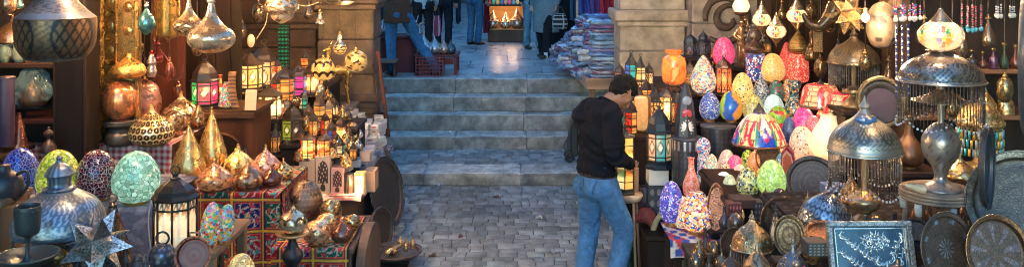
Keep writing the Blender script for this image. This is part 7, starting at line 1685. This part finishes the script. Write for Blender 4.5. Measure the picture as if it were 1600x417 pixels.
def packet(x,y,z,w,d,h,ci,rz,where_):
    t=thing('textile_packet',cn[ci]+' plastic-wrapped textile '+where_,'textile',(x,y,z),rz,'plastic-wrapped textiles heaped on the counter')
    if 'slumped' in where_: t.rotation_euler=(RN.uniform(-.12,.12),RN.uniform(-.28,.02),rz)
    bm=bmesh.new(); bmesh.ops.create_cube(bm,size=1); bmesh.ops.subdivide_edges(bm,edges=bm.edges[:],cuts=5,use_grid_fill=True)
    c0=PK[ci]; c1=RN.choice(PK); s=RN.random()*30; vs=[];cs=[]
    for v in bm.verts:
        p=v.co.copy(); r=(abs(p.x*2)**6+abs(p.y*2)**6+abs(p.z*2)**4)**(1/6); 
        if r>0: p=p/ max(r,.85)
        n=noise.noise(V3((p.x*4+s,p.y*4,p.z*4)))
        q=V3((p.x*w*(1+.06*n),p.y*d*(1+.06*n),(p.z+.5)*h+.02*n*(1 if p.z>0 else .2))); vs.append(q)
        kk=noise.noise(V3((p.x*4+s,p.y*4,p.z*2)))
        cs.append(tuple(mixc(c0,c1,.9 if kk>.12 else .0))+(0,))
    bm.verts.index_update(); m=MB(); m.add(vs,[[v.index for v in f.verts] for f in bm.faces],cs,True); bm.free(); m.build('wrapped_cloth',MT['wrap'],t)
z=1.05; i=0
for col_i,(x,y,w,top) in enumerate([(1.12,10.83,.36,1.80),(1.10,11.30,.40,1.72),(1.14,11.8,.40,1.78),(1.10,12.35,.42,1.75)]):
    z=1.048; i=0
    while z<top:
        h=RN.uniform(.035,.06); packet(x+RN.uniform(-.025,.025),y+RN.uniform(-.02,.02),z,w,.38,h*1.15,(i*3+col_i*2+RN.randint(0,2))%10,RN.uniform(-.12,.12),['in the front stack nearest the man','in the second stack of the counter','in the tall third stack of the counter','in the rearmost tall stack'][col_i]); z+=h; i+=1
for col_i,(x,y,top) in enumerate([(.98,11.15,1.42),(.93,11.6,1.50),(.92,12.05,1.55),(.90,12.5,1.5),(.90,13.0,1.42),(.88,13.4,1.32),(.80,12.3,1.36),(.76,12.8,1.34),(.74,13.25,1.28)]):
    z=1.048; i=0
    while z<top:
        h=RN.uniform(.05,.075); packet(x+RN.uniform(-.03,.03)-.0*i,y+RN.uniform(-.03,.03),z,.26,.34,h*1.2,(i*7+col_i*3+RN.randint(0,3))%10,RN.uniform(-.7,.7),'slumped at the left counter edge, '+['nearest end','second heap','third heap','fourth heap','fifth heap','farthest heap','outer heap','middle outer heap','rear outer heap'][col_i]); z+=h; i+=1
# hanging garments behind
def garment(px,yt,yb,w,d,c,lb):
    p=P(px,yb,d); k=d/F; h=2.4-p.z; t=thing('hanging_scarf',lb,'scarf',p)
    for off in (0,.012):
        m=MB(c); m.grid(lambda u,v:((u-.5)*w*k*(1.15-.35*v),off+.05*math.sin(u*16+v*4),h*v),24,20); m.build('cloth',MT['cloth'],t)
garment(915,22,22,26,13.6,(.05,.07,.25),'blue and violet scarf hanging above the wrapped textiles')
garment(948,24,28,20,12.9,(.38,.03,.05),'red scarf hanging beside the right pillar')
garment(932,24,26,18,13.3,(.10,.06,.22),'purple scarf hanging between the blue and red ones')
garment(760,50,52,9,17.4,(.22,.03,.05),'dark red cloth hanging at the left side of the lamp niche')
garment(898,30,32,14,14.4,(.03,.07,.12),'dark teal cloth hanging behind the woman in the shawl')
t=thing('wooden_pole','pale turned wooden pole standing at the back of the cloth counter','pole',P(902,33,13.2)); MB((.4,.28,.15)).lathe([(.03,0),(.022,.03),(.018,.2),(.026,.24),(.018,.3),(.016,.9)],14,n=3).build('shaft',MT['wood'],t); t.location.z=1.05; 
t=thing('paper_cup','small white paper cup on the plaza behind the woman in the shawl','cup',(X(853,14.9),14.9,PZ+.002)); MB((.6,.6,.58)).lathe([(.028,0),(.04,.10),(.037,.10),(.026,.006),(.001,.006)],18,n=1).build('cup',MT['card'],t)
for (x,y,z,lb) in [(702,205,None,'scrap of white paper lying on the lowest step'),(683,288,None,'tiny white scrap on the kerb edge')]:
    d=11.6 if y<250 else 10.05; zz=.30 if y<250 else .012
    t=thing('paper_scrap',lb,'litter',(X(x,d),d,zz)); m=MB((.6,.6,.6)); m.grid(lambda u,v:((u-.5)*.06,(v-.5)*.05,.012*math.sin(5*u+4*v)+.012),5,5); m.grid(lambda u,v:((u-.5)*.06,(v-.5)*.05,.012*math.sin(5*u+4*v)+.009),5,5); m.build('paper',MT['card'],t)
# plaza facades
for nm,x0,x1,y0,y1,lb in [('shop_building',-9,-3.6,13.8,34,'long shadowy shop building along the left of the plaza'),('shop_building',3.4,9,13.2,34,'long shadowy shop building along the right of the plaza'),('shop_building',-9,9,34.2,36,'far building closing the plaza')]:
    t=thing(nm,lb,'building',((x0+x1)/2,y0,PZ-.03)); w_,d_=x1-x0,y1-y0
    MB((.13,.12,.115)).box((0,d_/2,3.6),(w_,d_,7.2),.02).build('wall',MT['plaster'],t)
    if w_<8:
        sx=1 if x0<0 else -1
        for i in range(5):
            MB((.04,.03,.03)).box((sx*(w_/2-.02),2+4*i,1.2),(.10,2.2,2.4),.01).build('shop_opening',MT['wood'],t)
    else:
        for i in range(5): MB((.04,.035,.035)).box((-7+3.4*i,.02,1.2),(1.8,.10,2.4),.01).build('shop_opening',MT['wood'],t)
# ================================================================ the smaller clutter that fills the stalls
LC=dict(amber=(.95,.46,.11),orange=(.9,.28,.05),cream=(1,.68,.32),red=(.75,.04,.02),teal=(.03,.38,.30),green=(.08,.4,.06),blue=(.03,.12,.5),yellow=(.9,.6,.08),pink=(.75,.05,.2))
def lan(x,yt,yb,w,d,n,cs,lit,where_,style='bands',dome='dome',light=0,tp=.6,roof=None):
    lantern(x,yt,yb,w,d=d,n=n,cols=tuple(LC[c] for c in cs),lit=lit,roof=roof or jit((.07,.05,.04),.4),label=''+' and '.join(dict.fromkeys(cs))+(' glass ' if len(cs)>1 else ' glass ')+'lantern '+where_,style=style,dome=dome,light=light,top=tp)
# left crowd
for a in [(402,140,178,16,8.05,4,('amber','cream'),.9,'in the gap left of the brightest cream one'),
 (448,150,196,18,7.9,6,('orange','red'),.7,'between the brightest cream one and the dark round one','lat'),
 (474,140,172,16,8.2,6,('teal','cream'),.8,'below the magenta and blue one'),
 (490,172,214,17,7.85,6,('amber','orange'),.9,'directly above the orange dome lantern','lat'),
 (522,150,184,15,8.3,4,('cream',),1.0,'rightmost at the height of the narrow square ones','arch'),
 (508,172,212,15,7.9,4,('red','amber'),.7,'between the square amber ones and the yellow dome'),
 (455,120,160,18,8.6,6,('green','amber'),.8,'behind the red and orange paned one'),
 (432,86,128,20,8.8,6,('amber','red'),.7,'with a domed roof in front of the green woven strip','gem'),
 (476,78,110,16,8.9,6,('orange',),.7,'highest in the back row against the stone wall'),
 (500,104,140,15,8.6,6,('amber','blue'),.8,'behind the cream and amber pointed one'),
 (466,222,250,14,7.7,6,('red','yellow'),.8,'low beside the plain white carton'),
 (526,204,236,15,7.75,6,('orange','amber'),1.0,'low between the cards and the yellow square one','lat'),
 (380,100,150,20,8.4,6,('amber','cream'),.8,'half hidden left of the wide amber one','gem')]:
    lan(*a)
# right crowd near the man
for a in [(968,96,140,18,8.15,6,('amber','orange'),.8,'at the left end by the right pillar','lat'),
 (1014,96,140,18,8.4,6,('cream','amber'),.8,'in front of the right pillar, beside the orange vase','lat'),
 (1010,120,170,20,7.95,6,('orange','amber'),.9,'above the cream drum lamp','bands'),
 (1058,136,196,20,7.55,6,('amber','red'),.8,'right of the broad amber one','lat'),
 (972,160,212,20,7.5,6,('teal','amber'),.7,'nearest the chin of the bowed man'),
 (1000,205,262,20,7.4,6,('amber','orange'),.8,'behind the wooden cup on the side table','lat'),
 (1063,96,130,16,8.5,6,('orange',),.6,'between the orange vase and the studded brown one'),
 (990,212,268,16,7.55,4,('amber',),.6,'in shadow under the red one','lat'),
 (1116,70,106,16,8.5,6,('red','orange'),.5,'between the blue-black pair and the pink egg','lat'),
 (1199,58,84,14,8.2,6,('amber',),.5,'behind the lowest flower globe','lat')]:
    lan(*a)
# dark and brass clutter: (x, ytop, ybase, w, d, profile, colour, pattern, label)
PF=dict(onion=ONION,ball=BALL,drop=DROP,dome=DOME,bottle=BOTTLE,egg=EGG)
for (x,yt,yb,w,d,pf,c,pt,lb) in [
 (1142,386,440,40,4.35,'dome',(.10,.07,.05),'ara','dark domed lamp at the bottom, left of the studded brass one'),
 (1108,392,446,26,4.6,'bottle',(.06,.045,.04),None,'dark metal bottle at the bottom beside the scarf stool'),
 (1126,366,420,22,4.9,'drop',(.16,.10,.06),'flutes','narrow bronze drop lamp below the tall copper tray'),
 (1150,330,372,26,5.1,'ball',(.12,.09,.08),'dots','dull pierced ball lamp under the carved box'),
 (1132,318,358,18,5.3,'bottle',(.05,.05,.06),None,'blue-black bottle under the egg shelf'),
 (1262,296,352,30,4.9,'onion',(.30,.19,.10),'scales','bronze scale-patterned lamp left of the silver dome fringe'),
 (1268,366,410,30,4.15,'ball',(.50,.30,.12),'dots','warm lit brass ball lamp beneath the dotted dome'),
 (1300,318,360,24,5.0,'bottle',(.30,.19,.10),None,'brass bottle beside the dotted dome'),
 (1386,300,352,34,5.0,'onion',(.28,.19,.11),'ara','brass onion lamp in shadow right of the silver dome fringe'),
 (1412,312,362,26,4.8,'dome',(.14,.10,.07),'dots','dark pierced dome between fringe lamp and rattan stool'),
 (1362,276,346,30,5.05,'bottle',(.20,.16,.13),'flutes','slim grey vase behind the bead fringe of the silver dome'),
 (1218,292,318,20,5.3,'ball',(.14,.11,.10),'dots','little dull ball lamp under the large lime egg'),
 (1390,222,262,30,5.45,'onion',(.22,.14,.07),'ara','brass onion lamp on the dark cabinet beside the bronze vase'),
 (1412,360,420,24,4.0,'bottle',(.08,.06,.05),None,'dark bottle between the calligraphy and the inlaid tray'),
 (1520,318,372,30,4.5,'onion',(.20,.13,.08),'scales','dark brass onion lamp in the shadow under the rattan stool\'s right side'),
 (1545,300,352,26,4.7,'dome',(.30,.20,.10),'dots','brass dome in shadow behind the scalloped tray'),
 (110,388,440,30,4.25,'dome',(.18,.13,.09),'ara','brown pierced dome between lamp column and star lantern'),
 (196,372,432,26,4.3,'bottle',(.10,.085,.075),'flutes','pewter bottle behind the star lantern'),
 (228,398,446,24,3.95,'onion',(.08,.075,.075),'dots','black pierced onion lamp at the bottom edge by the ringed ball'),
 (50,404,448,30,3.9,'onion',(.05,.06,.065),'flutes','small blue-black onion pot at the bottom left in front of the dish'),
 (150,420,452,24,3.9,'ball',(.20,.16,.12),'dots','small bronze ball lamp below the star lantern'),
 (345,392,440,18,4.75,'bottle',(.12,.07,.05),None,'small brown bottle under the plank bench'),
 (420,300,330,18,6.1,'onion',(.4,.22,.1),'dots','tiny copper lamp in front of the large applique cloth') if False else (255,240,272,24,6.5,'dome',(.35,.25,.16),'ara','small brass dome beside the grey funnel'),
 (176,200,226,18,6.6,'bottle',(.25,.10,.05),None,'little copper bottle left of the round metal plinth'),
 (255,195,226,22,6.7,'onion',(.45,.22,.10),'petal','little copper onion lamp behind the big golden pierced one'),
 (310,158,200,24,7.0,'drop',(.42,.24,.1),'dots','small copper drop lamp right of the pale scale lamp')]:
    pierced(x,yt,yb,w,d=d,prof=PF[pf],paint=pat(pt,9,6,c,tuple(q*.3 for q in c),0,.3) if pt else None,col=c,label=lb,name='metal_ornament' if pf=='bottle' else 'small_lamp',seg=44,n=5,knob=pf!='ball',foot=tuple(q*.6 for q in c))
# hanging clutter
for (x,yt,yb,w,d,pf,c,pt,lb) in [
 (216,60,88,16,6.9,'ball',(.30,.20,.10),'dots','small brass ball hanging left of the trinket lamp'),
 (247,70,98,15,6.8,'drop',(.30,.05,.04),None,'small red glass drop hanging beside the trinket lamp'),
 (252,18,50,16,6.9,'bottle',(.25,.17,.08),None,'little brass bottle lamp hanging by the blue-green drop'),
 (308,60,88,18,6.9,'ball',(.32,.21,.12),'ara','small bronze ball hanging between the two silver onion lamps'),
 (278,130,160,16,7.2,'ball',(.22,.08,.05),None,'small dark red bell hanging left of the pink lantern'),
 (226,134,158,14,7.3,'drop',(.35,.08,.05),None,'red glass drop hanging above the pink copper globe'),
 (372,18,60,26,8.2,'drop',(.22,.16,.10),'dots','old brass drop lamp hanging before the stone wall left of the filigree lamp'),
 (404,6,36,20,8.4,'ball',(.25,.17,.1),'ara','small brass ball hanging left of the cream filigree lamp'),
 (482,2,30,16,8.6,'drop',(.25,.18,.12),None,'small bronze drop hanging right of the cream filigree lamp'),
 (1268,52,96,24,7.6,'bottle',(.20,.12,.06),'flutes','old brass lamp hanging in the dark right of the red onion-capped lamp'),
 (1282,90,122,20,7.4,'ball',(.24,.15,.08),'ara','dim brass ball hanging above the left rose shade'),
 (1296,12,50,18,6.6,'drop',(.28,.18,.09),'dots','dim brass drop hanging left of the star lantern'),
 (1222,4,30,14,8.2,'drop',(.25,.16,.08),None,'small bronze drop hanging between the flower globes'),
 (1268,4,30,18,7.8,'ball',(.2,.13,.07),'ara','dim bronze ball hanging right of the highest flower globe'),
 (1352,84,112,18,6.0,'ball',(.30,.19,.09),'dots','brass ball hanging under the pale mask'),
 (1388,96,138,20,5.9,'drop',(.18,.12,.07),'ara','dark brass drop hanging above the round mirror'),
 (1444,30,70,22,5.6,'drop',(.24,.17,.1),'dots','bronze drop lamp hanging just left of the bright globe'),
 (1502,58,92,18,5.5,'ball',(.24,.17,.1),'ara','bronze ball hanging just right of the bright globe'),
 (1544,30,74,20,5.5,'drop',(.2,.14,.09),None,'dark bronze drop hanging between the bead tassels at the right'),
 (1570,120,160,24,5.3,'ball',(.32,.22,.1),'ara','brass ball hanging in front of the lower back shelf'),
 (1488,150,182,18,5.5,'drop',(.3,.2,.09),'dots','small brass drop hanging right of the grey fringe'),
 (12,-10,24,26,5.6,'ball',(.35,.2,.12),'ara','bronze ball hanging at the upper left corner'),
 (30,-6,14,14,5.8,'drop',(.1,.25,.25),None,'small green glass drop hanging at the upper left corner')]:
    pendant(x,yt,yb,w,d,prof=PF[pf],paint=pat(pt,8,5,c,tuple(q*.25 for q in c),0,.3) if pt else None,col=c,label=lb,name='hanging_ornament',cap=tuple(q*.8 for q in c),seg=44,cat='ornament')
# glass bowls on the upper left shelf
for i,(x,w,c) in enumerate([(8,18,(.10,.16,.12)),(30,20,(.12,.18,.15)),(44,14,(.22,.12,.06))]):
    cyl(x,70,98,w,6.15,['dusty green glass bowl at the left of the upper shelf board','dusty green glass jar in the middle of the upper shelf board','brown glass jar at the right of the upper shelf board'][i],c,'glass_jar','glaze','jar',[(.3,0),(.46,.2),(.5,.55),(.44,.85),(.48,1)])
# stacked dark trays leaning in the right stall gaps
tray(1146,388,26,1.25,4.9,(math.radians(78),0,.3),'dark bronze tray leaning under the carved box at the egg shelf',(.07,.05,.04),'metal_tray')
tray(1100,404,24,1.2,5.3,(math.radians(76),0,.2),'small blackened tray leaning by the legs of the scarf stool',(.04,.038,.04),'metal_tray')
tray(1430,372,30,1.0,4.25,(math.radians(76),0,-.2),'dark round tray leaning under the rattan stool',(.06,.045,.04),'metal_tray')
for i,(x0,x1,yt,yb,d,lb,c) in enumerate([(1138,1160,318,352,5.45,'dark red lacquer box under the egg shelf edge',(.09,.02,.02)),(1178,1200,316,346,5.5,'black inlaid box under the egg shelf edge',(.02,.02,.025)),(1246,1272,352,372,4.6,'small brown chest left of the dotted dome',(.07,.035,.02)),(960,980,330,372,7.2,'dark wooden box on the ground beside the man\'s knee',(.04,.022,.015))]):
    blk(x0,x1,yt,yb,d,lb,c,'small_box','box',lambda u,v,c=c:(tuple(min(1,q*3+.05) for q in c)+(0,) if (fr(u*4)-.5)**2+(fr(v*3)-.5)**2<.07 else c+(0,)),.1)

for (x,yt,yb,w,z,pf,c,pt,lb) in [
 (1196,292,318,18,1.0,'onion',(.24,.16,.10),'ara','tiny bronze onion lamp on the egg shelf in front of the lime egg'),
 (1232,300,330,24,1.0,'dome',(.10,.08,.07),'dots','little black dome right of the large lime egg'),
 (1262,318,346,26,1.19,'ball',(.32,.20,.10),'ara','small copper ball lamp at the back edge left of the dotted dome'),
 (1312,306,340,26,1.19,'onion',(.24,.15,.09),'scales','brown onion lamp between dotted dome and bead fringe'),
 (1330,332,366,28,1.19,'dome',(.34,.22,.12),'dots','small brass dome at the foot of the silver dome lamp, left side'),
 (1372,334,366,26,1.19,'ball',(.28,.18,.10),'ara','small brass ball lamp at the foot of the silver dome lamp, right side'),
 (1398,330,364,22,1.19,'bottle',(.10,.08,.07),'flutes','small dark vase left of the rattan stool legs')]:
    pierced(x,yt,yb,w,z,prof=PF[pf],paint=pat(pt,9,6,c,tuple(q*.3 for q in c),0,.3),col=c,label=lb,name='small_lamp' if pf!='bottle' else 'metal_ornament',seg=44,n=5,knob=pf!='ball',foot=tuple(q*.6 for q in c))
cloth('black_cloth',1.43,2.29,4.14,5.14,1.192,.2,'black cloth with faint dots covering the table of the silver dome lamp',lambda x,s:(.05,.045,.05,0) if (fr(x*14)-.5)**2+(fr(s*14)-.5)**2<.05 else (.014,.012,.013,0),.02,cat='cloth')
cloth('black_cloth',1.37,1.96,5.61,6.54,1.002,.2,'dark brown cloth covering the egg shelf',lambda x,s:(.03,.017,.012,0),.03,cat='cloth')

# glinting brass in the left crowd
wl=['beside the yellow square lantern','under the narrow orange lantern','at the front of the lantern riser','over the leaning cards','left of the tiny brass lantern','behind the cards','at the edge of the cartons','next to the dotted tin','in the gap above the pale carton','between dark round lantern and yellow dome','near the stone ledge','by the foot of the gold animal','right of the bright yellow lantern','above the arched print carton','at the back by the wall','under the scale-pattern sphere']
for i,(x,yb,d) in enumerate([(541,226,7.8),(516,206,8.0),(529,240,7.66),(538,252,7.62),(549,242,7.75),(512,232,7.7),(560,236,7.85),(541,262,7.58),(478,204,7.85),(466,252,7.62),(560,216,8.2),(535,190,8.3),(550,214,8.1),(519,246,7.6),(500,140,8.7),(512,160,8.5)]):
    c=[(.75,.45,.16),(.60,.30,.13),(.55,.50,.44),(.70,.38,.12)][i%4]; w=RN.uniform(14,20); pf=[BALL,ONION,DROP,DOME][(i*3)%4]
    pierced(x,yb-w*1.35,yb,w,d=d,prof=pf,paint=pat(['dots','ara','scales'][i%3],6,4,c,tuple(q*.15 for q in c),0,.3,.5 if i%3==1 else 0),col=c,label=['gold','copper','silvery','brass'][i%4]+' '+{BALL[1]:'ball',ONION[1]:'onion',DROP[1]:'teardrop',DOME[1]:'dome'}[pf[1]]+' trinket lamp '+wl[i],name='trinket_lamp',seg=36,n=4)
for i,(x0,x1,yb,d,lb,c) in enumerate([(532,546,268,7.62,'small cream carton before the leaning cards',(.5,.42,.34)),(548,562,262,7.7,'small grey carton tilted at the front of the heap',(.36,.36,.38)),(562,578,252,7.8,'small tan carton at the table edge',(.45,.33,.22)),(524,540,262,7.66,'dark small carton behind the dotted tin',(.10,.08,.08))]):
    blk(x0,x1,yb-13,yb,d,lb,c,'small_carton','box',None,.12,'card',None,RN.uniform(-.3,.3))
# litter and stains on the lane
for i,(x,y) in enumerate([(640,330),(720,372),(842,342),(676,402),(775,310),(862,395)]):
    p=on(x,y,0); t=thing('litter_scrap',['tiny grey paper scrap on the cobbles near the big tray','dead leaf on the cobbles in the middle of the lane','tiny white scrap on the cobbles left of the man','brown scrap on the cobbles by the floor tray','dry leaf on the cobbles close to the kerb','small crumpled wrapper on the cobbles beside the man'][i],'litter',(p.x,p.y,.008),RN.uniform(0,3))
    m=MB([(.3,.3,.3),(.12,.06,.03),(.5,.5,.48),(.10,.06,.04),(.10,.05,.02),(.25,.28,.32)][i])
    for o_ in (.010,.014): m.grid(lambda u,v:((u-.5)*.06,(v-.5)*.04,o_+.012*math.sin(5*u+4*v)),5,5)
    m.build('scrap',MT['card'],t)

# lamps crowding the low table at the lower right
for i,(x,yt,yb,w,pf,c,pt,lb) in enumerate([(1092,366,416,26,'onion',(.34,.20,.09),'ara','brown brass onion lamp at the left end of the low lower-right table'),(1116,372,414,24,'ball',(.20,.12,.07),'dots','dull copper ball lamp second from the left on the low table'),(1145,360,408,26,'drop',(.40,.24,.10),'scales','brass drop lamp with scales behind the studded brass dome'),(1102,352,402,20,'bottle',(.12,.08,.06),'flutes','dark fluted bottle at the back of the low table'),(1160,350,404,22,'onion',(.26,.15,.08),'dots','bronze onion lamp at the back of the low table'),(1128,388,424,28,'dome',(.30,.22,.13),'ara','brass pierced dome at the front of the low table'),(1205,372,420,24,'onion',(.36,.22,.10),'petal','brass petal onion lamp right of the studded brass dome'),(1088,392,430,24,'ball',(.16,.12,.09),'ara','dark bronze ball lamp at the front left corner of the low table')]):
    pierced(x,yt,yb,w,.862,prof=PF[pf],paint=pat(pt,8,5,c,tuple(q*.25 for q in c),0,.3),col=c,label=lb,name='small_lamp',seg=44,n=5,knob=pf!='ball',foot=tuple(q*.6 for q in c))
# more small lanterns and brass in the left crowd
for a in [(545,170,204,15,8.4,4,('amber','orange'),.9,'at the foot of the gold animal statue','lat'),(528,160,196,15,8.45,6,('cream','amber'),.9,'below the gold animal statue, left of its legs','arch'),(558,178,208,13,8.6,4,('orange',),.8,'right of the gold animal statue, on the ledge side','lat'),(552,186,222,14,8.1,4,('amber','cream'),1.0,'just above the white cartons','arch'),(516,216,250,16,7.6,6,('amber','red'),.9,'at the riser front, left of the yellow one','gem'),(533,214,248,15,7.62,4,('cream','teal'),.9,'at the riser front, over the green card','bands'),(552,220,250,14,7.66,6,('orange','amber'),1.0,'at the front right riser corner','lat'),(490,120,156,15,8.75,6,('red','amber'),.7,'high behind the narrow square ones','bands'),(512,112,150,15,8.9,6,('amber','teal'),.7,'highest right, before the pillar edge','lat'),(462,176,206,13,8.05,4,('cream',),.9,'between the dark round one and the teal one','arch'),(440,152,184,14,8.15,4,('amber','green'),.8,'right of the brightest one, above the carved stand','bands'),(430,196,240,18,7.7,6,('orange','amber'),.8,'beside the white carton under the carved stand','lat'),(448,214,250,16,7.66,6,('amber','red'),.8,'in front of the plinth of the dark round one','gem')]:
    lan(*a)

for (x,yt,yb,w,d,m_,lb) in [(1190,262,300,24,6.1,mosaic([(.8,.5,.1),(.75,.4,.06),(.6,.15,.04)],95,.45,(.4,.25,.1),.04),'amber mosaic egg lamp under the big stained glass shade, left of the lime egg'),(1178,236,270,20,6.35,mosaic([(.7,.2,.05),(.75,.3,.1)],110,.45,(.5,.3,.2),.04),'rust orange mosaic egg lamp behind the amber one under the stained glass shade'),(1222,238,272,20,6.3,mosaic([(.05,.3,.4),(.1,.4,.45),(.5,.55,.5)],95,.3,(.2,.3,.3),.04),'turquoise mosaic egg lamp under the right rim of the stained glass shade'),(1152,322,352,22,5.5,mosaic([(.75,.5,.2),(.5,.1,.04),(.2,.3,.1)],95,.4,(.3,.2,.1),.04),'amber and green mosaic ball lamp below the front edge of the egg shelf'),(1190,318,350,22,5.55,mosaic([(.6,.05,.05),(.7,.3,.1),(.7,.6,.4)],95,.4,(.4,.3,.2),.04),'red and cream mosaic ball lamp below the egg shelf, before the inlaid box'),(1250,318,352,24,5.25,mosaic([(.75,.45,.12),(.7,.55,.3)],95,.5,(.4,.3,.15),.04),'glowing honey mosaic ball lamp left of the dotted dome')]:
    egg(x,yt,yb,w,d=d,mat=m_,label=lb,prof=BALL if 'ball' in lb else EGG)
# ================================================================ bulbs hanging under the added awnings and among the lamps
def shopbulb(x,y,z,w,lb,col=(1,.6,.28)):
    t=thing('hanging_bulb',lb,'bulb',(x,y,z)); m=MB((1,.75,.45),5); m.ball((0,0,0),.03,14,8,(1,1,1.2)); m.build('glass',MT['glass'],t)
    MB((.1,.08,.06)).lathe([(.014,.03),(.016,.07),(.006,.08)],10,n=1).build('socket',MT['satin'],t); m=MB((.03,.02,.02)); m.tube([(0,0,.08),(0,0,3.1-z)],.004,5); m.build('cord',MT['plastic'],t)
    bulb((x,y-.0,z-.09),w*.9,col)
for x,y,z,w,lb in [(-2.9,5.6,2.62,30,'bare bulb over the egg lamps of the left stall'),(-2.2,6.3,2.72,38,'bare bulb over the onion lamp table'),(-1.75,7.3,2.66,36,'bare bulb over the lantern crowd'),(-3.1,6.7,2.74,15,'bare bulb over the checked cloth'),
  (1.75,7.0,2.75,16,'bare bulb over the mosaic eggs of the right stall'),(2.3,5.7,2.72,13,'bare bulb over the white glass lamp'),(2.9,5.3,2.8,11,'bare bulb over the back right shelf'),(-1.75,4.2,2.78,17,'bare bulb over the front left table'),(2.05,4.35,2.8,11,'bare bulb over the silver dome lamp'),(1.25,8.0,2.7,12,'bare bulb over the lanterns by the right pillar'),(-1.75,8.6,2.75,14,'bare bulb before the left pillar')]:
    shopbulb(x,y,z,w,lb)
